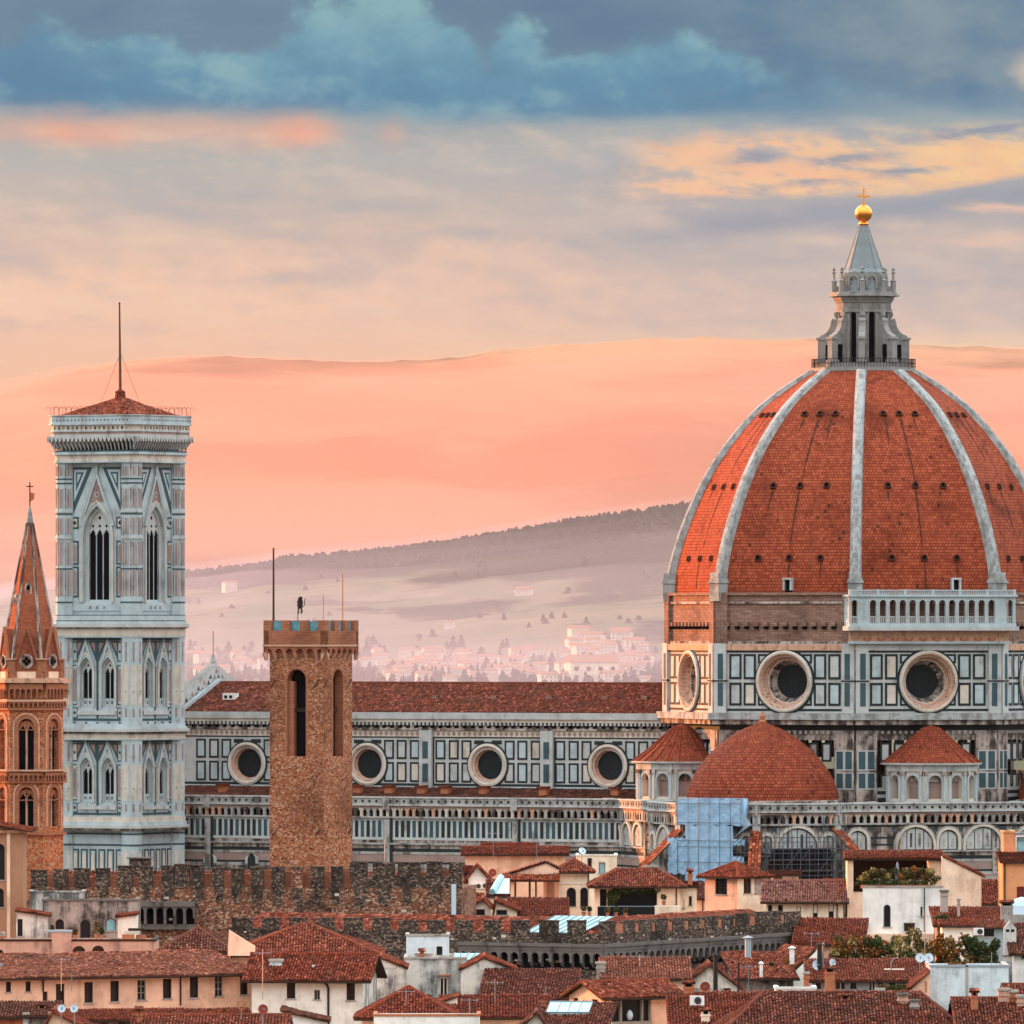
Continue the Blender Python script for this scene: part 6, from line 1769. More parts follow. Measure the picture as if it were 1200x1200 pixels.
for (M, L0, L1, n) in ((frame(0, 0, -90), fx_left(540)[0], 0.3, 14), (frame(0, 0, 0), -0.3, RYl, 33)):
    mb = MB().at(M); pc = fz(640, 1109); pe = fz(640, 1133)
    band(mb, L0, L1, pc, pc+0.28, 0.75, 'grey_stone'); band(mb, L0, L1, pc-0.35, pc, 0.6, 'grey_stone')
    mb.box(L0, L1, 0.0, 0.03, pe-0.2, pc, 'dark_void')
    for i in range(n):
        c = L0+(i+0.5)*(L1-L0)/n; s = (L1-L0)/n/2
        mb.prism([(c-s, pc-0.3), (c-s, pe+0.45), (c-s*0.72, pe+0.45)]+arc(c, pc-0.4-s, s*0.74, 180, 0, 6)+[(c+s*0.72, pe+0.45), (c+s, pe+0.45), (c+s, pc-0.3)], 0.15, 0.55, 'grey_stone')
        mb.add([(c-s-0.13, 0.5, pe+0.45), (c-s+0.13, 0.5, pe+0.45), (c-s+0.1, 0.05, pe), (c-s-0.1, 0.05, pe), (c-s-0.13, 0.02, pe+0.45), (c-s+0.13, 0.02, pe+0.45)], [(0, 3, 2, 1), (0, 4, 3), (1, 2, 5)], 'grey_stone')
    mb.build('corbel_gallery', fwo)
mer_l = [(270, 277), (272, 292), (307, 323), (339, 356), (371, 388), (403, 421), (436, 453), (468, 486), (501, 518), (533, 550), (567, 583), (599, 617), (632, 651), (665, 683)]
for a, b_ in mer_l[1:]:
    u0, u1 = fx_left(a)[0], fx_left(b_)[0]; mb = MB(); z1 = fz(a, 1076.5 if a < 450 else 1079.5)
    mb.box(u0, u1, -0.05, 0.7, zt1-0.05, z1, 'dark_rubble'); mb.box(u0-0.05, u1+0.05, -0.1, 0.75, z1, z1+0.1, 'dark_rubble'); mb.build('merlon', fw)
mer_r = [(700, 721, 1081), (731, 744, 1080), (749, 764, 1079), (768, 782, 1078), (788, 802, 1077), (807, 821, 1076), (826, 841, 1075), (846, 859, 1074), (862, 878, 1072), (885, 915, 1070), (919, 937, 1070)]
for a, b_, p in mer_r:
    u0, u1 = (0 if a == 700 else fy_right(a)[0]), fy_right(b_)[0]; mb = MB(); z1 = fz(max(a, 706), p)
    mb.box(-0.3, 0.05, u0, u1, zt1-0.05, z1, 'dark_rubble'); mb.box(-0.32, 0.08, u0-0.03, u1+0.03, z1, z1+0.1, 'dark_rubble'); mb.build('merlon', fw)
for (a, b_, p), (c, e, p2) in zip(mer_r, mer_r[1:]):
    mb = MB(); mb.box(-0.32, -0.02, fy_right(b_)[0]+0.04, fy_right(c)[0]-0.04, zt1-0.05, fz(b_, p+2.5), 'patch_brick'); mb.build('infill', fw)  # orange brick pieces added to stand in for the sunlit merlon sides
mb = MB()
tiles(mb, [(LX+0.5, 0.75, zt1-0.3), (-0.8, 0.75, zt1-0.3), (-5.2, 5.2, zt1+1.25), (LX+0.5, 5.2, zt1+1.25)], 'tile_red', 0.3, 0.46)
tiles(mb, [(-0.75, 0.8, zt1-0.3), (-0.75, RYl-0.5, zt1-0.3), (-5.2, RYl-0.5, zt1+1.1), (-5.2, 5.2, zt1+1.1)], 'tile_red', 0.3, 0.46)
mb.build('roof', fw)
mb = MB(); u0, u1 = fx_left(610)[0], fx_left(690)[0]
zsl = lambda y: zt1-0.3+(y-0.75)*1.55/4.45
mb.add([(u0, 1.0, zsl(1.0)+0.30), (u1-1.2, 1.0, zsl(1.0)+0.30), (u1, 5.0, zsl(5.0)+0.30), (u0+1.0, 5.0, zsl(5.0)+0.30)], [(0, 1, 2, 3)], 'sky_glass')
mb.add([(u0, 1.0, zsl(1.0)+0.30), (u1-1.2, 1.0, zsl(1.0)+0.30), (u1-1.2, 1.0, zsl(1.0)), (u0, 1.0, zsl(1.0))], [(0, 1, 2, 3)], 'steel')
for i in range(9): t = i/8.0; mb.tube((u0+(u1-1.2-u0)*t, 1.0, zsl(1.0)+0.32), (u0+1.0+(u1-u0-1.0)*t, 5.0, zsl(5.0)+0.32), 0.05, 'steel', 4)
mb.build('skylight', fw)
# ================================================================ houses
class Hs:
    """a house seen from the front-left; local x along the facade, y going back"""
    def __init__(s, label, px0, px1, Y, th=0.0, depth=8.0, name='house', cat='house', group=None):
        s.Y, s.th, s.d = Y, th, depth
        p = at(px0, 735, Y); s.X0 = p.x
        s.c, s.s = math.cos(math.radians(th)), math.sin(math.radians(th))
        s.o = thing(name, label, cat, (p.x, Y, 0), -th, group)
        s.W = s.x(px1); s.wall = None
    def x(s, px, y=0.0):
        k = (px-600)/F; X0, Y0 = s.X0+y*s.s, s.Y+y*s.c
        return (k*Y0-X0)/(s.c+k*s.s)
    def dep(s, x, y=0.0): return s.Y-x*s.s+y*s.c
    def z(s, py, x=0.0, y=0.0): return CZ+(H-py)*s.dep(x, y)/F
    def yr(s, px):
        """depth along the right-hand side wall"""
        k = (px-600)/F; Xc, Yc = s.X0+s.W*s.c, s.Y-s.W*s.s
        return (k*Yc-Xc)/(s.s-k*s.c)
    def yl(s, px):
        k = (px-600)/F; return (k*s.Y-s.X0)/(s.s-k*s.c)
def M_loc(h): return h

def win_part(parent, M, op, rev, style='dark', frame_m='shutter'):
    cx, z0, w, h, k = op
    mb = MB().at(M)
    if style != 'hole':
        t = 0.07
        a = outline(cx, z0, w, h, k); 
        surround(mb, (cx, z0+t, w-2*t, h-2*t, k), t, -rev+0.02, -rev+0.10, frame_m)
        if style in ('cross', 'sash'):
            mb.box(cx-0.04, cx+0.04, -rev+0.02, -rev+0.09, z0, z0+h, frame_m)
            if style == 'cross':
                for t_ in (0.35, 0.68): mb.box(cx-w/2, cx+w/2, -rev+0.02, -rev+0.08, z0+h*t_-0.03, z0+h*t_+0.03, frame_m)
        if style == 'shut':
            for i in range(int(h/0.12)): mb.box(cx-w/2+0.05, cx+w/2-0.05, -rev+0.02, -rev+0.07, z0+0.04+i*0.12, z0+0.10+i*0.12, frame_m)
        if style == 'half':
            mb.box(cx-w/2+0.03, cx-0.02, -rev+0.02, -rev+0.12, z0+0.03, z0+h-0.03, 'dark_wood')
        if style == 'blind': mb.box(cx-w/2, cx+w/2, -rev+0.02, -rev+0.08, z0+h*0.45, z0+h, 'cream_pale')
    mb.box(cx-w/2-0.1, cx+w/2+0.1, -rev, 0.09, z0-0.11, z0-0.0, 'concrete')
    o = mb.build('window', parent)
    mb = MB().at(M); pane(mb, op, -rev, 'glass' if style != 'light' else 'sky_glass')
    mb.build('pane', o)
    return o

def house(label, px0, px1, Y, eave, wall, roof=('gable', 8, 'tile_red'), th=0.0, depth=8.0, wins=(), rwins=(), over=0.5, chim=(), pipes=(), side=None, base=0.0, name='house', cat='house', group=None, rev=0.22, ridge_y=None, lwins=()):
    h = Hs(label, px0, px1, Y, th, depth, name, cat, group)
    W, d = h.W, depth
    ze = h.z(eave, W/2)
    kind, rise, tm = roof[:3]
    if tm == 'tile_red': tm = rng.choice(('tile_red', 'tile_red', 'tile_deep', 'tile_brown', 'tile_dark', 'tile_pale'))
    elif tm == 'tile_dark': tm = rng.choice(('tile_dark', 'tile_brown', 'tile_red'))
    elif tm == 'tile_orange': tm = rng.choice(('tile_orange', 'tile_deep', 'tile_red'))
    rz_ = rise*h.dep(W/2, d/2)/F if kind != 'flat' else 0
    # --- walls
    side = side or wall
    ops = []; wl = []
    for w in wins:
        px, py, pw, ph = w[:4]; k = w[4] if len(w) > 4 else 'r'; st = w[5] if len(w) > 5 else 'sash'; fm = w[6] if len(w) > 6 else 'shutter'
        a, b = h.x(px-pw/2), h.x(px+pw/2); z1, z0 = h.z(py-ph/2, (a+b)/2), h.z(py+ph/2, (a+b)/2)
        op = ((a+b)/2, z0, b-a, z1-z0, k)
        if a > 0.05 and b < W-0.05: ops.append(op); wl.append((op, st, fm))
    rops = []; rl = []
    for w in rwins:
        px, py, pw, ph = w[:4]; k = w[4] if len(w) > 4 else 'r'; st = w[5] if len(w) > 5 else 'sash'; fm = w[6] if len(w) > 6 else 'shutter'
        a, b = sorted((h.yr(px-pw/2), h.yr(px+pw/2))); zz = lambda p: CZ+(H-p)*h.dep(W, (a+b)/2)/F
        op = ((a+b)/2, zz(py+ph/2), b-a, zz(py-ph/2)-zz(py+ph/2), k)
        if a > 0.05 and b < d-0.05: rops.append(op); rl.append((op, st, fm))
    lops = []; ll = []
    for w in lwins:
        px, py, pw, ph = w[:4]; k = w[4] if len(w) > 4 else 'r'; st = w[5] if len(w) > 5 else 'sash'; fm = w[6] if len(w) > 6 else 'shutter'
        a, b = sorted((d-h.yl(px-pw/2), d-h.yl(px+pw/2))); zz = lambda p: CZ+(H-p)*h.dep(0, d-(a+b)/2)/F
        op = ((a+b)/2, zz(py+ph/2), b-a, zz(py-ph/2)-zz(py+ph/2), k)
        if a > 0.05 and b < d-0.05: lops.append(op); ll.append((op, st, fm))
    mb = MB()
    Mf, Mr, Ml, Mb_ = frame(0, 0, -90), frame(W, 0, 0), frame(0, d, 180), frame(W, d, 90)
    mb.at(Mf); facade(mb, 0, W, base, ze, ops, wall, rev)
    mb.at(Mr); facade(mb, 0, d, base, ze, rops, side, rev)
    mb.at(Ml); facade(mb, 0, d, base, ze, lops, side, rev)
    mb.at(Mb_); facade(mb, 0, W, base, ze, [], wall, 0)
    mb.at(Matrix())
    ym = d/2 if ridge_y is None else ridge_y
    if kind == 'gable':
        for x in (0.0, W): mb.poly([(x, 0, ze), (x, d, ze), (x, ym, ze+rz_)], side)
    elif kind == 'gablef':
        xm = W*(roof[3] if len(roof) > 3 else 0.5)
        for y in (0.0, d): mb.poly([(0, y, ze), (W, y, ze), (xm, y, ze+rz_)], wall)
    elif kind == 'shed':
        for x in (0.0, W): mb.poly([(x, 0, ze), (x, d, ze), (x, d, ze+rz_)], side)
        mb.poly([(0, d, ze), (W, d, ze), (W, d, ze+rz_), (0, d, ze+rz_)], wall)
    elif kind in ('shedl', 'shedr'):          # roof falling sideways
        xa, xb = (0, W) if kind == 'shedl' else (W, 0)
        for y in (0.0, d): mb.poly([(xa, y, ze), (xb, y, ze), (xb, y, ze+rz_)], wall)
        mb.poly([(xb, 0, ze), (xb, d, ze), (xb, d, ze+rz_), (xb, 0, ze+rz_)], side)
    elif kind == 'flat':
        mb.box(-0.08, W+0.08, -0.08, 0.25, ze, ze+0.18, roof[2]); mb.box(W-0.25, W+0.08, 0.25, d, ze, ze+0.18, roof[2]); mb.box(-0.08, 0.25, 0.25, d, ze, ze+0.18, roof[2])
        mb.poly([(0, 0, ze-0.5), (W, 0, ze-0.5), (W, d, ze-0.5), (0, d, ze-0.5)], 'concrete')
    h.wall = mb.build('wall', h.o)
    for M, L_ in ((Mf, wl), (Mr, rl), (Ml, ll)):
        for op, st, fm in L_: win_part(h.wall, M, op, rev, st, fm)
    # --- roof
    o = over; rb = MB()
    if kind == 'gable':
        k = rz_/ym; k2 = rz_/(d-ym)
        tiles(rb, [(-o, -o, ze-k*o), (W+o, -o, ze-k*o), (W+o, ym, ze+rz_), (-o, ym, ze+rz_)], tm)
        tiles(rb, [(W+o, d+o, ze-k2*o), (-o, d+o, ze-k2*o), (-o, ym, ze+rz_), (W+o, ym, ze+rz_)], tm, 0.6, 0.9)
        rb.tube((-o, ym, ze+rz_+0.07), (W+o, ym, ze+rz_+0.07), 0.15, tm, 6)
    elif kind == 'gablef':
        k = rz_/xm; k2 = rz_/(W-xm)
        tiles(rb, [(-o, d+o, ze-k*o), (-o, -o, ze-k*o), (xm, -o, ze+rz_), (xm, d+o, ze+rz_)], tm)
        tiles(rb, [(W+o, -o, ze-k2*o), (W+o, d+o, ze-k2*o), (xm, d+o, ze+rz_), (xm, -o, ze+rz_)], tm)
        rb.tube((xm, -o, ze+rz_+0.07), (xm, d+o, ze+rz_+0.07), 0.15, tm, 6)
    elif kind == 'hip':
        inset = min(roof[3] if len(roof) > 3 else d/2, W/2); k = rz_/ym; zo_ = ze-k*o*0.6
        a = (inset, ym, ze+rz_); b = (W-inset, ym, ze+rz_)
        P0, P1, P2, P3 = (-o, -o, zo_), (W+o, -o, zo_), (W+o, d+o, zo_), (-o, d+o, zo_)
        if W-2*inset < 0.05:
            tiles(rb, [P0, P1, a], tm); tiles(rb, [P1, P2, a], tm); tiles(rb, [P2, P3, a], tm, 0.6, 0.9); tiles(rb, [P3, P0, a], tm)
        else:
            tiles(rb, [P0, P1, b, a], tm); tiles(rb, [P1, P2, b], tm); tiles(rb, [P2, P3, a, b], tm, 0.6, 0.9); tiles(rb, [P3, P0, a], tm)
            rb.tube(a, b, 0.16, tm, 6)
        for p, q in ((P0, a), (P1, b)): rb.tube((p[0], p[1], p[2]+0.07), (q[0], q[1], q[2]+0.07), 0.15, tm, 6)
    elif kind == 'shed':
        k = rz_/d
        tiles(rb, [(-o, -o, ze-k*o), (W+o, -o, ze-k*o), (W+o, d+o*0.3, ze+rz_+k*o*0.3), (-o, d+o*0.3, ze+rz_+k*o*0.3)], tm)
    elif kind in ('shedl', 'shedr'):
        k = rz_/W
        if kind == 'shedl': tiles(rb, [(-o, d+o, ze-k*o), (-o, -o, ze-k*o), (W+0.1, -o, ze+rz_+0.1*k), (W+0.1, d+o, ze+rz_+0.1*k)], tm)
        else: tiles(rb, [(W+o, -o, ze-k*o), (W+o, d+o, ze-k*o), (-0.1, d+o, ze+rz_+0.1*k), (-0.1, -o, ze+rz_+0.1*k)], tm)
    if kind != 'flat':
        h.roof = rb.build('roof', h.o)
        # wooden gutter along the front eave
        if kind in ('gable', 'shed', 'hip'):
            gm = MB(); k = rz_/(ym if kind != 'shed' else d)*(0.6 if kind == 'hip' else 1)
            gm.tube((-o, -o-0.08, ze-k*o-0.05), (W+o, -o-0.08, ze-k*o-0.05), 0.09, 'dark_wood', 6); gm.build('gutter', h.roof)
    else: h.roof = h.wall
    for c in chim: chimney(h, *c)
    for (px, p0, p1) in pipes:
        x = h.x(px); pm = MB(); pm.tube((x, -0.12, h.z(p1, x)), (x, -0.12, h.z(p0, x)), 0.07, 'dark_wood', 6); pm.build('downpipe', h.o)
    h.ze, h.rz, h.ym = ze, rz_, ym
    return h

def chimney(h, px0, px1, top, m='terracotta', y=2.5, cap='tile', low=4.0):
    x0, x1 = h.x(px0, y), h.x(px1, y); z1 = h.z(top, x0, y); w = x1-x0
    mb = MB(); dd = max(0.5, w*0.8)
    mb.box(x0, x1, y, y+dd, z1-low, z1-0.45, m); mb.box(x0-0.07, x1+0.07, y-0.07, y+dd+0.07, z1-0.62, z1-0.5, m)
    if cap == 'tile':
        for x in (x0, x1-0.16): mb.box(x, x+0.16, y, y+dd, z1-0.45, z1-0.16, m)
        mb.box(x0+0.16, x1-0.16, y+0.1, y+dd-0.1, z1-0.45, z1-0.18, 'dark_void')
        tiles(mb, [(x0-0.15, y-0.15, z1-0.16), (x1+0.15, y-0.15, z1-0.16), (x1+0.1, y+dd/2, z1+0.04), (x0-0.1, y+dd/2, z1+0.04)], 'tile_red', 0.24, 0.3, 0.06, 0.06)
        tiles(mb, [(x1+0.15, y+dd+0.15, z1-0.16), (x0-0.15, y+dd+0.15, z1-0.16), (x0-0.1, y+dd/2, z1+0.04), (x1+0.1, y+dd/2, z1+0.04)], 'tile_red', 0.24, 0.3, 0.06, 0.06)
    else:
        mb.box(x0, x1, y, y+dd, z1-0.45, z1-0.2, m); mb.box(x0-0.1, x1+0.1, y-0.1, y+dd+0.1, z1-0.2, z1, cap)
    return mb.build('chimney', h.o)

# ---- small things on the roofs
def dish(px, py, Y, rpx, m, label, tilt=20, yaw=0, pole=1.6):
    p = at(px, py, Y); r = rpx*Y/F
    t = thing('satellite_dish', label, 'satellite dish', p, yaw, None)
    mb = MB().at(Matrix.Rotation(math.radians(90-tilt), 4, 'X'))
    mb.lathe([(0.02, 0.0), (r*0.4, 0.03*r), (r*0.75, 0.11*r), (r, 0.22*r), (r*1.0, 0.26*r), (r*0.72, 0.15*r), (0.02, 0.05*r)], 0, 0, 20, m)
    mb.build('reflector', t, smooth=False)
    mb = MB(); mb.tube((0, -0.05, -0.1), (0, -r*0.95, r*0.05), 0.03, 'steel', 5); mb.box(-0.06, 0.06, -r*1.05, -r*0.85, -0.02, 0.12, 'steel'); mb.build('feed_arm', t)
    mb = MB(); mb.tube((0, 0.12, -pole), (0, 0.12, 0.1), 0.05, 'steel', 6); mb.build('bracket', t)
def antenna(px, p0, p1, Y, label, n=5, m='steel', w=0.5):
    p = at(px, p0, Y); hh = (p0-p1)*Y/F
    t = thing('antenna', label, 'antenna', p, rng.uniform(-25, 25))
    mb = MB(); mb.tube((0, 0, -0.8), (0, 0, hh), 0.035, m, 5); mb.build('mast', t)
    if n:
        mb = MB(); mb.tube((-0.7, 0, hh*0.9), (0.7, 0, hh*0.9), 0.02, m, 4)
        for i in range(n): x = -0.65+1.3*i/(n-1); mb.tube((x, -w, hh*0.9), (x, w, hh*0.9), 0.015, m, 4); mb.tube((x, 0, hh*0.9-w*0.35), (x, 0, hh*0.9+w*0.35), 0.015, m, 4)
        mb.build('aerial', t)
def flue(px, p0, p1, Y, label, r=0.16, m='iron'):
    p = at(px, p0, Y); hh = (p0-p1)*Y/F
    t = thing('flue_pipe', label, 'flue pipe', p)
    mb = MB(); mb.tube((0, 0, -0.6), (0, 0, hh), r, m, 8); mb.build('pipe', t)
    mb = MB(); mb.lathe([(r*1.7, hh+0.05), (r*1.7, hh+0.1), (0.0, hh+0.3)], 0, 0, 8, m); mb.tube((0, 0, hh-0.05), (0, 0, hh+0.1), 0.04, m, 4); mb.build('cowl', t)
def ac(px, py, Y, w, h_, label, yaw=0):
    p = at(px, py, Y); W_ = w*Y/F; H_ = h_*Y/F
    t = thing('air_conditioner', label, 'air conditioner', p, yaw)
    mb = MB(); mb.box(-W_/2, W_/2, 0, 0.4, 0, H_, 'white_paint'); mb.box(-W_/2, -W_/2+0.12, -0.0, 0.4, -0.12, 0, 'steel'); mb.box(W_/2-0.12, W_/2, 0, 0.4, -0.12, 0, 'steel'); mb.build('casing', t)
    mb = MB().at(frame(0, 0, -90)); r = H_*0.40; c = W_*0.12
    mb.prism(arc(c, H_/2, r, 0, 360, 18)[:-1], 0.0, 0.02, 'iron')
    for k in range(3): surround(mb, (c, H_/2-r*(k+1)/3.2, 2*r*(k+1)/3.2, 2*r*(k+1)/3.2, 'o'), 0.015, 0.02, 0.05, 'steel', 5)
    mb.build('fan_grille', t)
def pot_plant(px, py, Y, wpx, hpx, label, leaf_m='leaf_green', pot='terracotta', seed=1, n=160):
    p = at(px, py, Y); w = wpx*Y/F; hh = hpx*Y/F
    t = thing('potted_plant', label, 'potted plant', p)
    mb = MB(); ph = min(0.45, hh*0.35); mb.lathe([(w*0.20, 0), (w*0.28, ph), (w*0.32, ph), (w*0.32, ph+0.05), (w*0.22, ph+0.05), (0.0, ph)], 0, 0, 10, pot); mb.build('pot', t)
    mb = MB(); leaves(mb, [(0, 0, ph+(hh-ph)*0.55, w*0.5, w*0.45, (hh-ph)*0.55)], leaf_m, n, 0.11, seed); mb.build('foliage', t)
def hedge(px0, px1, p0, p1, Y, label, mixes, depth=1.2, n=2600, name='hedge', cat='hedge', seed=3, sz=0.13, planter=True):
    a, b = at(px0, p0, Y), at(px1, p0, Y); hh = (p0-p1)*Y/F; L_ = b.x-a.x
    t = thing(name, label, cat, a)
    r = random.Random(seed)
    if planter:
        mb = MB(); mb.box(0, L_, 0, depth, -0.35, 0.0, 'terracotta'); mb.box(0.06, L_-0.06, 0.06, depth-0.06, -0.05, 0.02, 'ground'); mb.build('planter', t)
    mb = MB()
    k = max(3, int(L_/0.5))
    for i in range(k):
        x = (i+0.5)*L_/k
        for _ in range(2): mb.tube((x+r.uniform(-.2, .2), depth/2, 0), (x+r.uniform(-.4, .4), depth/2+r.uniform(-.3, .3), hh*r.uniform(0.5, 0.9)), 0.03, 'wood', 4, 0.01)
    mb.build('stems', t)
    mb = MB()
    per = n//(k*3)
    for i in range(k):
        x = (i+0.5)*L_/k
        top = hh*r.uniform(0.75, 1.05)
        for q in range(3):
            m = r.choice(mixes) if not callable(mixes) else mixes(x/L_, r)
            leaves(mb, [(x+r.uniform(-.45, .45), depth*r.uniform(0.25, 0.75), top*(0.18+0.3*q)+r.uniform(-.1, .1), r.uniform(.45, .8), depth*0.5, top*0.27)], m, per, sz, seed*31+i*3+q)
    mb.build('foliage', t)
def skylight_part(h, x0, x1, y0, y1, m='sky_glass'):
    zf = lambda y: h.ze+h.rz*(y/h.ym)
    mb = MB(); mb.add([(x0, y0, zf(y0)+0.24), (x1, y0, zf(y0)+0.24), (x1, y1, zf(y1)+0.24), (x0, y1, zf(y1)+0.24), (x0, y0, zf(y0)), (x1, y0, zf(y0)), (x1, y1, zf(y1)), (x0, y1, zf(y1))], [(0, 1, 2, 3), (0, 4, 5, 1), (1, 5, 6, 2), (0, 3, 7, 4)], m)
    for i in range(5):
        t = i/4.0; x = x0+(x1-x0)*t; mb.tube((x, y0, zf(y0)+0.26), (x, y1, zf(y1)+0.26), 0.04, 'steel', 4)
    for y in (y0, y1): mb.tube((x0, y, zf(y)+0.26), (x1, y, zf(y)+0.26), 0.05, 'steel', 4)
    return mb.build('skylight', h.roof)

V = 'gable'
# ---------------- far row, in front of the cathedral
house('long peach house with a two-tier tile roof right of the crenellated palace wing', 545, 662, 1085, 1001, 'peach', ('gable', 7, 'tile_red'), 0, 9, [(633, 1014, 4, 17, 'r', 'shut', 'cream_pale')], chim=[(641, 645, 992, 'terracotta', 4, 'tile')])
house('raised attic storey with a small tile roof on the long peach house', 568, 626, 1095, 993.5, 'pinkish', ('gable', 4, 'tile_red'), 0, 5)
house('cream block with a small hooded window beside a satellite dish', 676, 723, 1075, 1003, 'cream', ('flat', 0, 'cream_pale'), 0, 6, [(691, 1011, 5.5, 11, 'r', 'dark'), (705.5, 1017, 7.5, 13, 'r', 'light', 'wood')])
mbx = MB(); p = at(699, 1008.5, 1074.6); q = at(713, 1006.5, 1074.6)
h = house('house with a vine-shaded veranda under a broad hipped roof', 697, 797, 1000, 1038, 'peach_pale', ('hip', 18, 'tile_red', 2.3), 0, 10, [(707, 1058, 8, 32, 'r', 'dark', 'dark_wood'), (741, 1059, 58, 30, 'r', 'hole')], [], 0.7, [(806, 811.5, 1019, 'terracotta', 4, 'tile'), (754, 760, 1014, 'cream', 5, 'concrete'), (762, 769, 1014, 'cream', 5, 'concrete')], [(792.5, 1040, 1075)], rev=1.6)
mb = MB(); leaves(mb, [(h.x(718), -0.1, h.z(1050), 0.9, 0.4, 0.9), (h.x(730), -0.1, h.z(1044), 1.3, 0.4, 0.45), (h.x(752), -0.1, h.z(1044), 1.8, 0.35, 0.35), (h.x(716), -0.1, h.z(1062), 0.5, 0.4, 1.0), (h.x(768), 0.0, h.z(1044), 0.8, 0.3, 0.3)], 'leaf_green', 1300, 0.14, 5); P(mb.build('climbing_vine'), 'dark green vine climbing over the veranda front', 'vine').location = h.o.location
mb = MB(); mb.box(h.x(700), h.x(778), -2.2, -2.1, h.z(1074), h.z(1062), 'glass'); mb.tube((h.x(700), -2.15, h.z(1061.5)), (h.x(778), -2.15, h.z(1061.5)), 0.04, 'steel', 5); mb.build('glass_balustrade', h.o)
mb = MB(); mb.box(0, h.W+1.6, -2.3, 0, h.z(1076)-6, h.z(1076), 'peach_pale'); mb.box(h.x(767), h.x(797), -2.4, -0.2, h.z(1076), h.z(1061), 'cream'); mb.build('terrace', h.o)
for i, (px, w, hh, lm) in enumerate(((684, 9, 14, 'leaf_green'), (691, 7, 12, 'leaf_green'), (712, 8, 11, 'leaf_mixed'), (722, 8, 12, 'leaf_green'), (733, 9, 10, 'leaf_mixed'))):
    pot_plant(px, 1074, 994, w, hh, ('bushy dark potted plant at the left end of the veranda terrace', 'smaller potted plant close to the arches of the cream tower house', 'potted shrub with brown tips behind the glass balustrade', 'green potted plant in the middle of the veranda terrace', 'brownish potted plant right on the veranda terrace')[i], lm, 'terracotta', 40+i)
pot_plant(778, 1061, 996, 9, 14, 'round-leaved plant standing on the cream terrace wall', 'leaf_green', 'terracotta', 51)
house('cream side wing with two narrow windows right of the veranda', 797, 816.5, 1003, 1039, 'cream', ('shed', 3, 'tile_red'), 0, 8, [(801, 1059, 2.5, 11, 'r', 'shut', 'cream_pale'), (809, 1055.5, 4, 11, 'r', 'dark')], over=0.3)
house('low peach wall with a red tile roof between veranda house and corner tower house', 815, 827, 1012, 1053, 'peach', ('shed', 15, 'tile_red'), 0, 7, over=0.3, pipes=[(823.5, 1055, 1080)])
# loggia house with two arches
h = house('cream tower house with two arches beside an open roofed loggia', 655, 690.5, 1010, 1021, 'cream', ('hip', 13, 'tile_orange', 2.5), 0, 7, [(669.5, 1051, 11, 22, 'a', 'dark', 'wood'), (684.5, 1051, 9, 22, 'a', 'hole')], over=0.6, pipes=[(689.5, 1023, 1040)])
mb = MB().at(frame(0, 0, -90)); band(mb, -0.0, h.W, h.z(1036), h.z(1034.8), 0.1, 'cream_pale'); mb.build('moulding', h.o)
h = Hs('open loggia with a long lean-to tile roof and dark posts', 586, 655, 1008, 0, 6, 'loggia', 'loggia')
mb = MB(); zt0 = h.z(1032); zt1_ = h.z(1025)
tiles(mb, [(-0.4, -0.7, h.z(1032)), (h.W+0.1, -0.7, h.z(1032)), (h.W+0.1, 1.2, h.z(1025.5)), (0.6, 1.2, h.z(1025.5))], 'tile_orange'); mb.build('roof', h.o)
mb = MB(); xa = h.x(640); mb.add([(0.2, 1.25, h.z(1027)), (h.W, 1.25, h.z(1027)), (h.W, 1.25, h.z(1018)), (xa, 1.25, h.z(1011))], [(0, 1, 2, 3)], 'peach_pale'); mb.box(h.x(582), h.x(604), 4.5, 5, h.z(1075), h.z(1030), 'peach_pale'); mb.box(h.x(637), h.W, 2.2, 2.6, 0, h.z(1030), 'peach'); mb.box(h.x(641), h.x(650), 2.1, 2.2, h.z(1066), h.z(1033), 'ochre'); mb.box(0, h.W, -0.3, 6, 0, h.z(1066), 'peach_pale'); mb.build('wall', h.o)
tg = MB(); tiles(tg, [(xa, 1.1, h.z(1010.5)), (0.0, 1.1, h.z(1027.5)), (0.0, 4.5, h.z(1027.5)), (xa, 4.5, h.z(1010.5))], 'tile_red'); tiles(tg, [(h.W, 1.1, h.z(1018)), (xa, 1.1, h.z(1010.5)), (xa, 4.5, h.z(1010.5)), (h.W, 4.5, h.z(1018))], 'tile_orange'); tg.build('upper_roof', h.o)
for a, b_ in ((598, 602.5), (602.8, 605), (619.5, 622), (627, 629)):
    mb = MB(); mb.box(h.x(a), h.x(b_), -0.3, 0.0, h.z(1066), h.z(1031), 'peach' if a < 600 else 'dark_wood'); mb.build('post', h.o)
h = Hs('slatted garden table with white chairs under the loggia roof', 607, 616, 1007, 0, 1, 'garden_table', 'table')
mb = MB(); mb.box(0, h.W, 0, 0.8, h.z(1058), h.z(1057), 'white_paint'); mb.build('table_top', h.o)
for sx in (0.05, h.W-0.12):
    for sy in (0.05, 0.7): mb = MB(); mb.box(sx, sx+0.07, sy, sy+0.07, h.z(1066), h.z(1058), 'white_paint'); mb.build('leg', h.o)
h = house('tall corner house in peach and cream with a red pyramid roof', 826, 864, 985, 1026, 'peach', ('hip', 15, 'tile_orange', 3.0), 40, 4.9, [(845, 1037, 14, 22, 'r', 'cross', 'dark_wood')], [(876, 1036, 9, 22, 'r', 'sash', 'wood'), (888.5, 1036, 9, 21, 'r', 'shut', 'cream_pale')], 0.6, side='cream')
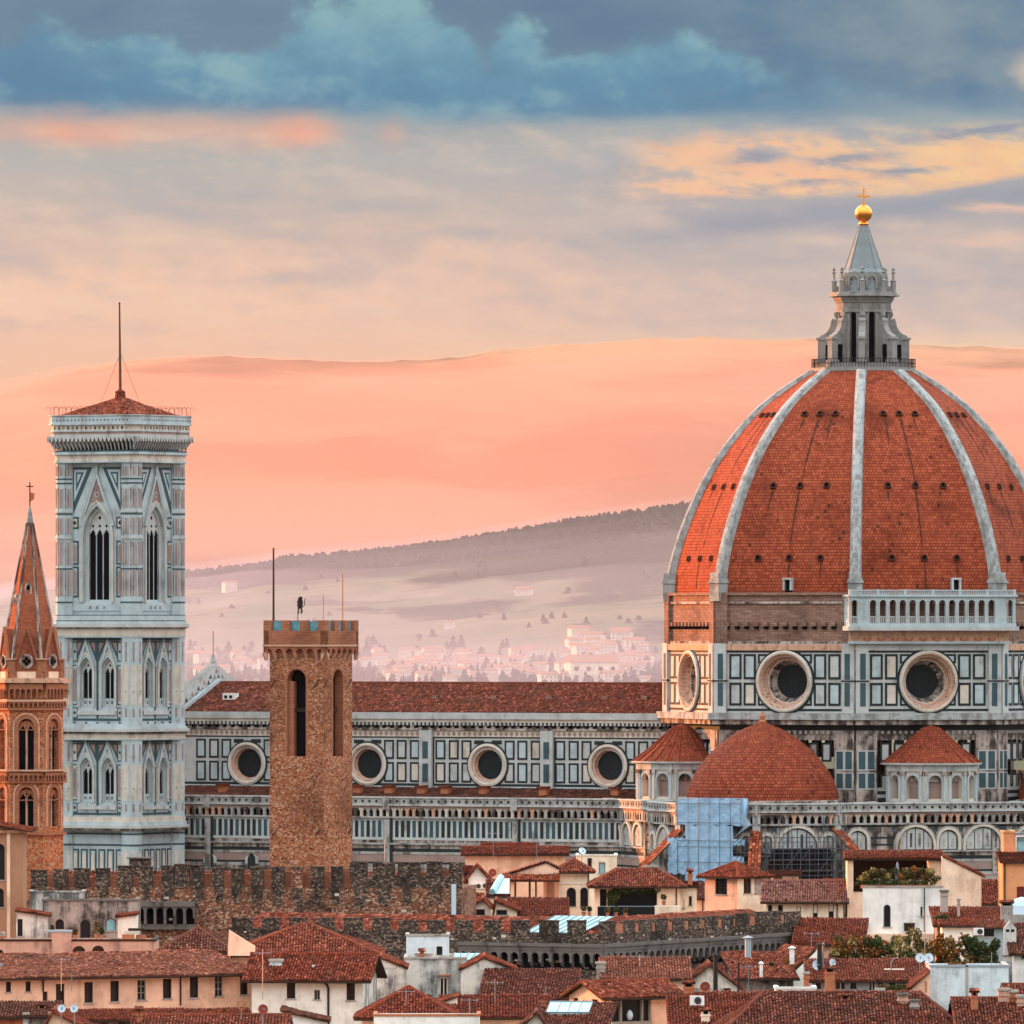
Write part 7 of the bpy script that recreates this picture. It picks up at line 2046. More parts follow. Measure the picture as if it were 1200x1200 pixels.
h = house('cream half of the corner house with a shuttered window', 864, 901, 984, 1026, 'cream', ('flat', 0, 'cream_pale'), 12, 5, [(875.5, 1036, 9, 22, 'r', 'sash', 'wood'), (888.5, 1036, 9, 21, 'r', 'shut', 'cream_pale'), (875.5, 1068, 5, 9, 'a', 'light'), (888, 1067, 6, 9, 'a', 'light')]) if False else h
house('small peach annex with a flat dark roof edge behind the corner tower house', 905, 936, 1040, 1025, 'peach_pale', ('shed', 3, 'tile_dark'), 0, 4, [(912, 1029.5, 10, 9, 'r', 'shut', 'ochre'), (929, 1029, 4, 8, 'r', 'shut', 'cream_pale')], over=0.4)
house('long cream house with narrow arched and square windows under a faded grey-red roof', 898, 988, 975, 1055, 'cream', ('gable', 21, 'tile_grey'), 3, 9, [(902.5, 1066, 5, 12, 'a', 'dark', 'wood'), (914.5, 1066, 6, 12, 'a', 'dark', 'wood'), (936, 1071, 5.5, 17, 'r', 'blind', 'wood'), (955.5, 1069, 5.5, 19, 'r', 'blind', 'dark_wood'), (974, 1067, 6, 19, 'r', 'blind', 'dark_wood')], over=0.6, pipes=[(981, 1057, 1080)])
house('blank peach gable with one small window left of the white octagonal house', 983, 1014, 982, 1045, 'peach_pale', ('flat', 0, 'peach_pale'), 0, 6, [(993.5, 1066, 5, 11, 'r', 'dark', 'dark_wood')])
house('low tile roofed shed behind the blank peach gable', 970, 995, 1020, 1046, 'pinkish', ('gable', 14, 'tile_red'), 0, 6)
# loggia and white octagonal house
h = Hs('cream roof loggia with a dark open front above the white octagonal house', 993, 1104, 975, 0, 6, 'loggia', 'loggia')
mb = MB(); tiles(mb, [(-0.3, -0.4, h.z(1006)), (h.W+0.2, -0.4, h.z(1006)), (h.W+0.2, 5.0, h.z(998)), (-0.3, 5.0, h.z(998))], 'tile_red'); mb.box(-0.3, h.W+0.2, -0.35, -0.2, h.z(1008.5), h.z(1006.2), 'dark_wood'); mb.build('roof', h.o)
mb = MB(); mb.box(0, h.x(1000), 0, 5, h.z(1046), h.z(1007), 'peach_pale'); mb.box(h.x(1088), h.W, 0, 5, 0, h.z(1007), 'peach_pale'); mb.box(0, h.W, 4.8, 5.2, 0, h.z(1007), 'dark_wood'); mb.box(0, h.W, 0.0, 5, 0, h.z(1046), 'peach_pale'); mb.build('wall', h.o)
h = Hs('plain cream gable wall sloping down to the right behind the loggia', 1104, 1150, 973, 0, 6, 'house', 'house')
mb = MB(); mb.prism([(0, 0), (h.W, 0), (h.W, h.z(1026)), (0, h.z(1003))], 0, 0.01, 'cream') if False else mb.add([(0, 0, 0), (h.W, 0, 0), (h.W, 0, h.z(1026)), (0, 0, h.z(1003)), (0, 6, 0), (h.W, 6, 0), (h.W, 6, h.z(1026)), (0, 6, h.z(1003))], [(0, 1, 2, 3), (1, 5, 6, 2), (0, 3, 7, 4), (4, 7, 6, 5)], 'cream'); mb.build('wall', h.o)
mb = MB(); tiles(mb, [(h.W+0.4, -0.15, h.z(1026)-0.15), (h.W+0.4, 6, h.z(1026)-0.15), (0, 6, h.z(1002.5)), (0, -0.15, h.z(1002.5))], 'tile_red'); mb.build('roof', h.o)
h = Hs('white octagonal house with a narrow arched window below a planted roof terrace', 1011, 1070, 950, 6, 8, 'octagonal_house', 'house')
W_ = h.W; z1_ = h.z(1040, W_/2); mb = MB()
o1 = (h.x(1039.5), h.z(1086), h.x(1043.5)-h.x(1035), (1086-1060)*950/F, 'a')
mb.at(frame(0, 0, -90)); facade(mb, 0, W_, 0, z1_, [o1], 'white_wall', 0.3)
wr = (1099-1067)*950/F/math.cos(math.radians(36))
mb.at(frame(W_, 0, -60)); zz = z1_; facade(mb, 0, wr, 0, zz, [(0.95, h.z(1074), 0.28, 0.95, 'r')], 'white_wall', 0.2)
mb.at(Matrix()); ex, ey = W_+wr*math.cos(math.radians(30)), wr*math.sin(math.radians(30))
mb.poly([(ex, ey, 0), (ex-1, 8, 0), (ex-1, 8, z1_), (ex, ey, z1_)], 'white_wall'); mb.poly([(0, 0, 0), (0, 8, 0), (0, 8, z1_), (0, 0, z1_)], 'white_wall'); mb.poly([(0, 0, z1_-0.02), (W_, 0, z1_-0.02), (ex, ey, z1_-0.02), (ex-1, 8, z1_-0.02), (0, 8, z1_-0.02)], 'concrete')
mb.at(frame(0, 0, -90)); band(mb, -0.05, W_, z1_, z1_+0.15, 0.1, 'concrete'); mb.at(frame(W_, 0, -60)); band(mb, 0, wr, z1_, z1_+0.15, 0.1, 'concrete')
hw_ = mb.build('wall', h.o)
win_part(hw_, frame(0, 0, -90), o1, 0.3, 'dark', 'steel'); win_part(hw_, frame(W_, 0, -60), (0.95, h.z(1074), 0.28, 0.95, 'r'), 0.2, 'hole')
mb = MB(); mb.tube((h.x(1083), 0.4, h.z(1092)), (h.x(1083), 0.4, z1_), 0.06, 'iron', 6); mb.build('downpipe', h.o)
for a, b_ in ((1009.5, 1017), (1060, 1072), (1095, 1100)):
    mb = MB(); mb.box(h.x(a), h.x(b_), -0.75, -0.1, h.z(1090.5), h.z(1082), 'dark_wood'); mb.box(h.x(a)-0.06, h.x(b_)+0.06, -0.8, -0.08, h.z(1082.3), h.z(1081.2), 'wood'); mb.build('window_box', h.o)
mb = MB(); mb.box(h.x(1000), h.x(1110), -0.6, 6, 0, h.z(1094), 'peach_pale'); mb.build('terrace', h.o)
hedge(1009, 1048, 1037, 1014.5, 952.5, 'yellowing trimmed hedge with white flowers left of the folded parasol', ['leaf_yellow', 'leaf_yellow', 'leaf_mixed', 'leaf_green'], 1.2, 2400, seed=5, sz=0.12)
hedge(1055, 1096, 1037, 1014, 952.5, 'yellowing trimmed hedge right of the folded parasol on the white house', ['leaf_yellow', 'leaf_yellow', 'leaf_autumn', 'leaf_mixed'], 1.2, 2400, seed=6, sz=0.12)
for k, (a, b_, lab) in enumerate(((1020, 1034, 'low white flowers at the foot of the left hedge'), (1037, 1049, 'white flower clump beside the folded parasol'), (1058, 1090, 'row of low white flowers along the right hedge'))):
    p = at(a, 1037, 951.9); mb = MB(); L_ = (b_-a)*952/F
    t = thing('flower_clump', lab, 'flowers', p)
    leaves(mb, [(L_*(i+0.5)/4, 0, 0.25, L_/7, 0.25, 0.3) for i in range(4)], 'leaf_green', 250, 0.1, 70+k); mb.build('foliage', t)
    mb = MB(); leaves(mb, [(L_*0.5, -0.1, 0.35, L_*0.55, 0.25, 0.42)], 'flower_white', 30, 0.05, 80+k); mb.build('blossom', t)
p = at(1051.5, 1038, 953.5); t = thing('parasol', 'folded grey parasol between two hedges on a roof terrace', 'parasol', p)
mb = MB(); mb.lathe([(0.10, 0.5), (0.24, 0.65), (0.20, 1.4), (0.13, 2.1), (0.04, 2.35)], 0, 0, 9, 'steel'); mb.build('canopy', t)
mb = MB(); mb.tube((0, 0, 0), (0, 0, 2.5), 0.035, 'iron', 6); mb.build('pole', t); mb = MB(); mb.lathe([(0.3, 0), (0.3, 0.08), (0.0, 0.1)], 0, 0, 10, 'concrete'); mb.build('base', t)
# right edge
h = house('orange house at the right edge with a long tile roof band', 1175, 1240, 960, 1010, 'orange_wall', ('shed', 8, 'tile_dark'), 0, 9, [(1196, 1052, 9, 26, 'r', 'shut', 'dish_red')], pipes=[(1177.5, 1012, 1066)], over=0.3)
house('narrow orange block with a glazed upper room above the right edge roof', 1176, 1189.5, 972, 976, 'orange_wall', ('flat', 0, 'orange_wall'), 0, 5)
house('glazed white attic room at the right edge of the picture', 1190, 1230, 972, 978, 'white_paint', ('flat', 0, 'steel'), 0, 5, [(1198, 989, 13, 16, 'r', 'light', 'iron')])
house('small brick-red tile roof between the cream gable and the orange house', 1150, 1176, 985, 1058, 'pinkish', ('shed', 24, 'tile_red'), 0, 7)
house('grey rendered parapet wall below the cathedral at the right', 1148, 1176, 1010, 1025, 'concrete', ('flat', 0, 'concrete'), 0, 4)
h = house('wide dark red roof with two chimneys in front of the cream gable', 1099, 1172, 935, 1084, 'grimy', ('shed', 17, 'tile_dark'), 0, 9, chim=[(1102, 1111, 1043, 'concrete', 6, 'grey_stone'), (1173, 1187, 1056, 'concrete', 1.0, 'tile'), (1122, 1125, 1053, 'concrete', 4, 'concrete')])
house('cluttered white-walled terrace with small tile roofs right of the white octagonal house', 1104, 1140, 925, 1085, 'cream_pale', ('shed', 5, 'tile_red'), 0, 4, over=0.3)
house('dark gap shed with a small window left of the obelisk chimney', 1138, 1176, 928, 1087, 'grey_paint', ('shed', 6, 'tile_red'), 0, 5, [(1152, 1093, 26, 9, 'r', 'dark', 'iron')], over=0.3)
ac(1147, 1096, 921, 12, 8.5, 'white air conditioner on a terrace left of the obelisk chimney')
h = Hs('tall weathered chimney stack with a gabled top at the right side', 1176.5, 1191, 915, 0, 1.4, 'chimney_stack', 'chimney')
mb = MB(); w_ = h.W; mb.box(0, w_, 0, 1.3, 0, h.z(1088), 'stained'); mb.add([(0, 0, h.z(1088)), (w_, 0, h.z(1088)), (w_/2, 0, h.z(1079)), (0, 1.3, h.z(1088)), (w_, 1.3, h.z(1088)), (w_/2, 1.3, h.z(1079))], [(0, 1, 2), (3, 5, 4), (0, 2, 5, 3), (1, 4, 5, 2)], 'stained'); mb.box(-0.1, w_+0.1, -0.1, 1.4, h.z(1121), h.z(1119.5), 'grey_stone'); mb.build('stack', h.o)
mb = MB(); mb.box(0.2, 0.5, -0.03, 0.05, h.z(1092), h.z(1089), 'dark_void'); mb.box(w_-0.5, w_-0.2, -0.03, 0.05, h.z(1092), h.z(1089), 'dark_void'); mb.build('vent', h.o)
house('white house with a brown roof slope under the chimney stack at the right edge', 1188, 1240, 912, 1117, 'white_wall', ('shed', 30, 'tile_red'), 0, 9, [(1199, 1118, 4, 10, 'r', 'dark')])
p = at(1189, 1073, 930); h = Hs('pale metal dome of a rooflight at the right edge', 1183, 1215, 950, 0, 4, 'rooflight', 'rooflight')
mb = MB(); mb.lathe([(h.W/2, h.z(1072)), (h.W*0.45, h.z(1062)), (h.W*0.3, h.z(1055)), (0.05, h.z(1052))], h.W/2, 3, 14, 'dish_white'); mb.build('dome', h.o); mb = MB(); mb.box(0, h.W, 0.5, 5, 0, h.z(1072), 'concrete'); mb.build('base', h.o)

# ---------------- behind the front wing, between it and the peach houses
h = house('white gabled cottage wall beside two air conditioners near the palace corner', 549, 571, 1000, 1028, 'white_wall', ('gablef', 13, 'tile_red', 0.45), 0, 8)
house('small terracotta roofed shed left of the white gabled cottage', 538, 551, 1003, 1022, 'pinkish', ('shed', 6, 'tile_red'), 0, 5, [(546, 1029, 4, 12, 'r', 'shut', 'concrete')], over=0.3)
ac(560, 1042, 992, 7, 7, 'left of two white air conditioners on a small roof'); ac(567.5, 1041.5, 992, 7, 7, 'right one of two white air conditioners on a small roof')
house('low white wall and tile roof under the two air conditioners', 541, 572, 993, 1043, 'white_wall', ('flat', 0, 'concrete'), 0, 5)
h = house('grey-blue glazed roof light slanting beside the open loggia', 570, 597, 985, 1050, 'cream', ('shed', 17, 'tile_dark'), 0, 4, over=0.1)
mb = MB(); zf = lambda y: h.ze+h.rz*y/4.0
mb.add([(0.3, 0, zf(0)+0.25), (h.W, 0, zf(0)+0.25), (h.W, 3.9, zf(3.9)+0.25), (1.5, 3.9, zf(3.9)+0.25)], [(0, 1, 2, 3)], 'dish_white'); mb.tube((0.6, -0.2, zf(0)+0.45), (1.5, 3.9, zf(3.9)+0.4), 0.32, 'sky_glass', 8); mb.build('skylight', h.roof)
h = house('red roof with two cream gables and dark windows above the front palace battlements', 552, 575, 965, 1063, 'cream_pale', ('gablef', 9, 'tile_red', 0.6), 0, 9, [(562, 1069, 13, 7, 'r', 'dark')], over=0.5)
house('second cream gable with a dark window beside the open loggia', 580, 606, 963, 1066, 'cream', ('gablef', 10, 'tile_red', 0.05), 0, 9, [(588, 1069, 13, 6, 'r', 'dark')], over=0.4)
house('wide low tile roof below the loggia reaching the battlements', 600, 662, 968, 1073, 'grimy', ('shed', 17, 'tile_red'), 0, 9)
house('broken red tile roof beside the palace corner downpipe', 538, 562, 975, 1066, 'terracotta', ('shed', 16, 'tile_orange'), 0, 7)
house('low cream wall under the veranda terrace behind the battlements', 655, 830, 958, 1080, 'cream', ('flat', 0, 'cream_pale'), 0, 5, [(680, 1072, 15, 8, 'r', 'dark'), (782, 1071, 16, 7, 'r', 'dark'), (811, 1071, 14, 7, 'r', 'dark')]) if False else None
house('tiled roof sloping down behind the right end of the dark battlements', 933, 1008, 900, 1106, 'peach', ('shed', 25, 'tile_orange'), 4, 10)
house('small peach stair block under the tiled slope beside the battlement end', 934, 962, 890, 1108, 'ochre', ('shed', 2, 'tile_red'), 0, 4, over=0.2)

# ---------------- middle right
h = house('pair of low overlapping tile roofs with a white slanted gable end below the battlements', 866, 930, 868, 1146, 'grimy', ('shed', 26, 'tile_dark'), -8, 8, chim=[(868, 874, 1128, 'cream', 5, 'concrete')])
h2 = Hs('tile roof slope with a steep white verge above the double roofs', 926, 958, 872, -20, 7, 'house', 'house')
mb = MB(); w_ = h2.W
mb.add([(0, 0, 0), (w_, 0, 0), (w_, 0, h2.z(1113, w_)), (0, 0, h2.z(1144)), (0, 8, 0), (w_, 8, 0), (w_, 8, h2.z(1113, w_)), (0, 8, h2.z(1144))], [(0, 1, 2, 3), (1, 5, 6, 2), (0, 3, 7, 4)], 'cream_pale'); mb.build('wall', h2.o)
mb = MB(); tiles(mb, [(-0.3, 8, h2.z(1144)-0.1), (-0.3, 0.35, h2.z(1144)-0.1), (w_, 0.35, h2.z(1113, w_)+0.15), (w_, 8, h2.z(1113, w_)+0.15)], 'tile_red'); mb.build('roof', h2.o)
house('dormer-like cream gable with a small window on the double roofs', 858, 884, 878, 1129, 'cream_pale', ('shedl', 8, 'tile_red'), 0, 5, [(876, 1127, 6, 6, 'r', 'light')] , over=0.2)
for i, (px, w, hh, lm, lab) in enumerate(((904, 8, 10, 'leaf_mixed', 'reddish potted shrub on the left of the double roof terrace'), (922, 9, 14, 'leaf_autumn', 'taller reddish potted shrub on the right of the double roof terrace'))):
    pot_plant(px, 1137, 866, w, hh, lab, lm, 'terracotta', 60+i)
h = house('low house with grey-blue window band under a red roof and a planted terrace', 951, 1082, 858, 1149, 'grey_paint', ('shed', 20, 'tile_red'), 0, 9, [(959, 1153, 8, 12, 'r', 'dark', 'white_paint'), (985, 1154, 12, 10, 'r', 'sash', 'white_paint'), (1000, 1154, 9, 10, 'r', 'dark', 'white_paint'), (1022, 1155, 8, 10, 'r', 'sash', 'white_paint'), (1032, 1154, 8, 10, 'r', 'dark', 'white_paint'), (1046, 1155, 9, 10, 'r', 'dark', 'white_paint'), (1060, 1155, 8, 10, 'r', 'sash', 'white_paint')], chim=[(967, 978.5, 1133, 'terracotta', -4.0, 'tile'), (942, 948, 1139, 'terracotta', -1, 'concrete')])
house('terrace building with a planted edge and white parapet behind the grey-blue windows', 978, 1172, 880, 1130, 'grimy', ('flat', 0, 'dark_wood'), 0, 9)
mixL = lambda t, r: r.choice(['leaf_autumn', 'leaf_yellow', 'leaf_green']) if t < 0.5 else r.choice(['leaf_green', 'leaf_green', 'leaf_yellow', 'leaf_autumn'])
hedge(977, 1050, 1129, 1093, 876, 'long terrace hedge turning rust and green left of the twin satellite dishes', mixL, 2.2, 5200, seed=11, sz=0.15)
hedge(1052, 1084, 1127, 1087, 874, 'taller straggling shrub with pale tips in front of the white octagonal house', ['leaf_mixed', 'leaf_green', 'leaf_yellow'], 1.8, 2200, 'shrub', 'shrub', 12, 0.13)
hedge(1080, 1136, 1131, 1094, 875, 'rust-orange autumn hedge right of the twin satellite dishes', ['leaf_autumn', 'leaf_autumn', 'leaf_yellow', 'leaf_mixed'], 2.0, 4200, seed=13, sz=0.15)
hedge(1134, 1172, 1129, 1096, 875, 'dark green hedge at the right end of the terrace', ['leaf_green', 'leaf_green', 'leaf_mixed'], 2.0, 3200, seed=14, sz=0.15)
hedge(1108, 1132, 1141, 1124, 856, 'low trailing red plants hanging over the pale blue parapet', ['leaf_mixed', 'leaf_autumn', 'leaf_green'], 0.8, 900, 'shrub', 'shrub', 15, 0.11)
hedge(1098, 1112, 1086, 1068, 936, 'small dark bush at the corner of the white octagonal house', ['leaf_green'], 1.2, 700, 'bush', 'bush', 16, 0.13)
hedge(1035, 1066, 1166, 1153, 850, 'low green bush in front of the grey-blue window band', ['leaf_green', 'leaf_mixed'], 1.0, 800, 'bush', 'bush', 18, 0.11)
h = house('pale blue rendered house wall with a stepped parapet right of the peach gable', 1090, 1182, 852, 1133, 'blue_white', ('flat', 0, 'grey_paint'), 0, 9)
mb = MB(); mb.box(h.x(1089), h.x(1122), -0.1, 0.3, h.z(1141), h.z(1133)+0.3, 'blue_white') if False else mb.box(h.x(1131.5), h.x(1134.5), -0.08, 0.0, 10, h.z(1131), 'concrete'); mb.build('pilaster', h.o)
h = Hs('peach gable end with a door joined to the pale blue wall', 1064, 1090, 850, 0, 8, 'house', 'house')
mb = MB(); mb.add([(0, 0, 0), (h.W, 0, 0), (h.W, 0, h.z(1139)), (0, 0, h.z(1163)), (0, 8, 0), (h.W, 8, 0), (h.W, 8, h.z(1139)), (0, 8, h.z(1163))], [(0, 1, 2, 3), (1, 5, 6, 2), (0, 3, 7, 4)], 'peach'); mb.build('wall', h.o)
mb = MB(); mb.box(h.x(1083.5), h.x(1086.5), -0.03, 0.0, h.z(1163), h.z(1150), 'ochre'); mb.build('door', h.o)
mb = MB(); tiles(mb, [(-0.4, 8, h.z(1164.5)), (-0.4, -0.3, h.z(1164.5)), (h.W, -0.3, h.z(1138)), (h.W, 8, h.z(1138))], 'tile_red'); mb.build('roof', h.o)

# ---------------- foreground right: big roofs
h = house('vast foreground tile roof filling the bottom right corner', 848, 1136, 745, 1216, 'peach', ('hip', 46, 'tile_red', 3.4), 0, 22, chim=[(1027, 1036, 1158, 'pinkish', 11, 'concrete'), (1052, 1064, 1164, 'pinkish', 8.0, 'grey_stone', 3.0), (1067, 1077, 1171, 'concrete', 6.5, 'grey_stone', 2.5), (985, 996, 1164, 'terracotta', 9, 'tile')], ridge_y=11)
h = house('second big foreground roof with chimneys at the right bottom edge', 1128, 1290, 742, 1220, 'peach', ('gable', 43, 'tile_red'), 0, 20, chim=[(1138, 1146, 1160, 'terracotta', 7, 'tile'), (1170, 1183, 1158, 'pinkish', 9, 'concrete'), (1184, 1192, 1160, 'terracotta', 9, 'concrete'), (1192, 1204, 1166, 'pinkish', 8, 'concrete')])
house('dark roof ridge rising behind the big right foreground roof', 1182, 1215, 800, 1166, 'orange_wall', ('gable', 10, 'tile_dark'), 0, 6)
h = house('lighter orange roof with a white air conditioner beside the vast foreground roof', 790, 900, 775, 1208, 'peach', ('shed', 36, 'tile_orange'), 0, 15, chim=[(801, 813, 1150, 'terracotta', 14.0, 'tile', 3), (822, 832, 1182, 'cream', 3, 'tile', 3)])
ac(816, 1178, 783, 16, 11, 'white air conditioner on the orange roof near the big peach window', -18)
h = house('narrow white flat roof strip behind the ridge of the vast foreground roof', 909, 956, 790, 1159, 'white_paint', ('flat', 0, 'white_paint'), 0, 4)
house('stained white gable with a tall dark pipe and red dish', 796, 868, 850, 1158, 'stained_white', ('gablef', 27, 'tile_dark', 0.5), 0, 9, [(852, 1157, 9, 14, 'r', 'half', 'cream_pale')], over=0.35)
house('low tile roof with peach wall behind the peach house with the big window', 709, 805, 845, 1147, 'peach_pale', ('shed', 20, 'tile_red'), 0, 9, over=0.5, chim=[(699, 709, 1127, 'concrete', 2, 'concrete')])
house('dark tile roof behind the stained white gable with the pipe', 845, 890, 880, 1150, 'grimy', ('shed', 15, 'tile_dark'), 0, 8)
h = house('peach house with a broad three-part window under a tile roof', 708, 796, 790, 1166, 'peach', ('gable', 15, 'tile_dark'), -33, 5.2, [(739, 1184, 48, 30, 'r', 'hole')], over=0.6, lwins=[(674.5, 1175, 6, 11, 'r', 'dark', 'wood'), (697, 1178, 7, 14, 'r', 'dark', 'wood')])
mb = MB().at(frame(0, 0, -90)); a, b_ = h.x(715), h.x(763); z0_, z1_ = h.z(1199, (a+b_)/2), h.z(1169, (a+b_)/2)
for t in (0.0, 0.24, 0.76, 0.96): u = a+(b_-a)*t; mb.box(u, u+0.16, -0.22, 0.06, z0_, z1_, 'shutter')
mb.box(a-0.2, b_+0.2, -0.05, 0.12, z1_-0.05, z1_+0.18, 'concrete'); mb.box(a, b_, -0.2, 0.1, z0_, z0_+0.15, 'shutter'); mb.build('window_frame', h.wall)
p = at(738, 1193, 787); t = thing('vase', 'pale egg-shaped vase standing in the big three-part window', 'vase', (at(738, 735, h.dep(h.x(738))).x, h.dep(h.x(738)), p.z-0.35)); mb = MB(); mb.lathe([(0.0, 0), (0.16, 0.02), (0.27, 0.3), (0.26, 0.5), (0.15, 0.75), (0.0, 0.86)], 0, 0.02, 12, 'dish_white'); mb.build('body', t, True)
h = house('low cream gable under a dark roof with a bright glass rooflight', 626, 706, 765, 1205, 'cream', ('shed', 25, 'tile_dark'), 6, 8)
h.ym = h.d; skylight_part(h, h.x(634), h.x(684), 4.0, 7.4)
house('cream gable wedge left of the bright glass rooflight', 612, 640, 762, 1203, 'cream_pale', ('gablef', 16, 'tile_dark', 0.6), 0, 5)
house('wide dark roof left of the peach house with the broad window', 566, 668, 815, 1171, 'cream', ('shed', 29, 'tile_dark'), 3, 11, over=0.5)
house('long roof lying lower in front of the wide dark roof', 520, 640, 785, 1192, 'peach_pale', ('shed', 20, 'tile_red'), 0, 9, over=0.5)
house('white low parapet house at the bottom between two red roofs', 438, 562, 760, 1191, 'white_wall', ('flat', 0, 'terracotta'), 0, 6)
h = house('red hipped roof sloping left above the white parapet house', 424, 532, 778, 1192, 'peach_pale', ('hip', 32, 'tile_orange', 5.0), 0, 11, over=0.6)
house('white gable wedge on the red hipped roof', 511, 536, 790, 1176, 'cream_pale', ('shedl', 9, 'tile_red'), 0, 4, over=0.2)

# ---------------- middle left
h = house('grey stained block with a hooded window and a ragged parapet', 474, 546, 832, 1124, 'stained', ('flat', 0, 'concrete'), 0, 9, [(520, 1156, 9, 21, 'r', 'sash', 'cream_pale')], chim=[(487, 506, 1117, 'stained', 3, 'concrete'), (492, 497, 1112, 'terracotta', 2.5, 'tile')])
mb = MB().at(frame(0, 0, -90)); u = h.x(520); band(mb, u-0.6, u+0.6, h.z(1143.5), h.z(1142), 0.35, 'terracotta'); mb.build('window_hood', h.wall)
house('pale blue rear wall with a small dark door above the grey stained block', 476, 526, 850, 1097, 'blue_white', ('flat', 0, 'concrete'), 0, 5, [(515, 1114, 7, 10, 'r', 'hole')])
house('stained white gable with a slanting cyan rooflight on its shoulder', 540, 603, 826, 1136, 'stained', ('gablef', 14, 'tile_dark', 0.43), 0, 8, over=0.15)
h = Hs('cyan glass lean-to roof on the shoulder of the stained gable', 532, 566, 835, 0, 4, 'rooflight', 'rooflight')
mb = MB(); mb.add([(0, 0, h.z(1129)), (h.W-1, 0, h.z(1129)), (h.W, 2.5, h.z(1118)), (0, 2.5, h.z(1118)), (0, 0, h.z(1131)), (h.W-1, 0, h.z(1131)), (h.W, 2.5, h.z(1131))], [(0, 1, 2, 3), (0, 4, 5, 1), (1, 5, 6, 2)], 'sky_glass'); mb.build('glazing', h.o)
mb = MB()
for i in range(5): t_ = i/4.0; mb.tube((t_*(h.W-1), 0, h.z(1129)+0.04), (t_*h.W, 2.5, h.z(1118)+0.04), 0.04, 'steel', 4)
mb.build('glazing_bar', h.o)
h = house('cream house with a dark downpipe under a broad weathered roof', 295, 425, 805, 1146, 'cream_pale', ('gable', 25, 'tile_red'), 6, 10, [(341, 1158, 10, 24, 'r', 'half', 'dark_wood'), (371.5, 1165.5, 7, 11, 'r', 'sash', 'shutter'), (411, 1160, 10, 24, 'r', 'half', 'dark_wood')], over=0.8, side='stained', chim=[(316, 330, 1124, 'blue_white', 2.5, 'concrete', 1.5)])
mb = MB(); x = h.x(385); zt_p = h.z(1149)
for p_, q_ in (((h.x(376), -0.4, h.z(1147.5)), (h.x(383), -0.2, h.z(1153))), ((h.x(383), -0.2, h.z(1153)), (x, -0.15, h.z(1157))), ((x, -0.15, h.z(1157)), (x, -0.15, 5))): mb.tube(p_, q_, 0.1, 'iron', 6)
mb.build('downpipe', h.o)
mb = MB(); mb.tube((h.x(363), 2.0, h.z(1138)), (h.x(363), 2.0, h.z(1132)), 0.08, 'white_paint', 6); mb.box(h.x(362), h.x(365.5), 1.9, 2.1, h.z(1133), h.z(1131.8), 'white_paint'); mb.build('vent_pipe', h.roof)
house('grey stained gable wall right of the cream house with the downpipe', 424, 476, 822, 1134, 'stained', ('gablef', 12, 'tile_red', 0.42), 0, 8, over=0.15)
h = house('large hipped roof with a pale triangular dormer behind the cream house', 272, 440, 845, 1118, 'peach_pale', ('hip', 32, 'tile_red', 6.0), 0, 14, over=0.7)
h = Hs('pale triangular wall end standing out of the tile roofs', 267, 299, 832, 0, 5, 'gable_wall', 'wall')
mb = MB(); mb.add([(0, 0, h.z(1111)), (h.W, 0, h.z(1109)), (0.1, 0, h.z(1089.5)), (0, 0.5, h.z(1111)), (h.W, 0.5, h.z(1109)), (0.1, 0.5, h.z(1089.5)), (0, 0, h.z(1120)), (h.W, 0, h.z(1120)), (0, 0.5, h.z(1120)), (h.W, 0.5, h.z(1120))], [(0, 1, 2), (3, 5, 4), (1, 4, 5, 2), (0, 2, 5, 3), (0, 6, 7, 1), (1, 7, 9, 4)], 'peach_pale'); mb.build('wall', h.o)
h = house('hipped red roof left of the pale triangular wall', 190, 268, 838, 1115, 'ochre', ('hip', 25, 'tile_red', 5.0), 0, 11, over=0.5)
h = house('long peach house with a row of tall dark windows under a red roof', -12, 296, 800, 1143, 'peach', ('shed', 21, 'tile_red'), -26, 9.5,
    [(10, 1156.5, 6, 12, 'r', 'half', 'dark_wood'), (33, 1156, 6, 12, 'r', 'half', 'dark_wood'), (53, 1167.5, 6, 11, 'r', 'hole'), (70.5, 1165, 10, 24, 'r', 'half', 'dark_wood'), (104, 1163, 10, 24, 'r', 'half', 'dark_wood'), (134.5, 1161.5, 10, 24, 'r', 'half', 'dark_wood'), (166, 1160, 10, 23, 'r', 'cross', 'shutter'), (196, 1158.5, 10, 23, 'r', 'half', 'dark_wood'), (227.5, 1157, 10, 24, 'r', 'half', 'dark_wood'), (256.5, 1155.5, 9.5, 23, 'r', 'cross', 'shutter'), (286, 1154, 9, 23, 'r', 'half', 'dark_wood')], over=0.7, pipes=[(50, 1146, 1162), (211, 1140, 1178)])
h.ym = h.d; skylight_part(h, h.x(8), h.x(25), 4.0, 8.5)
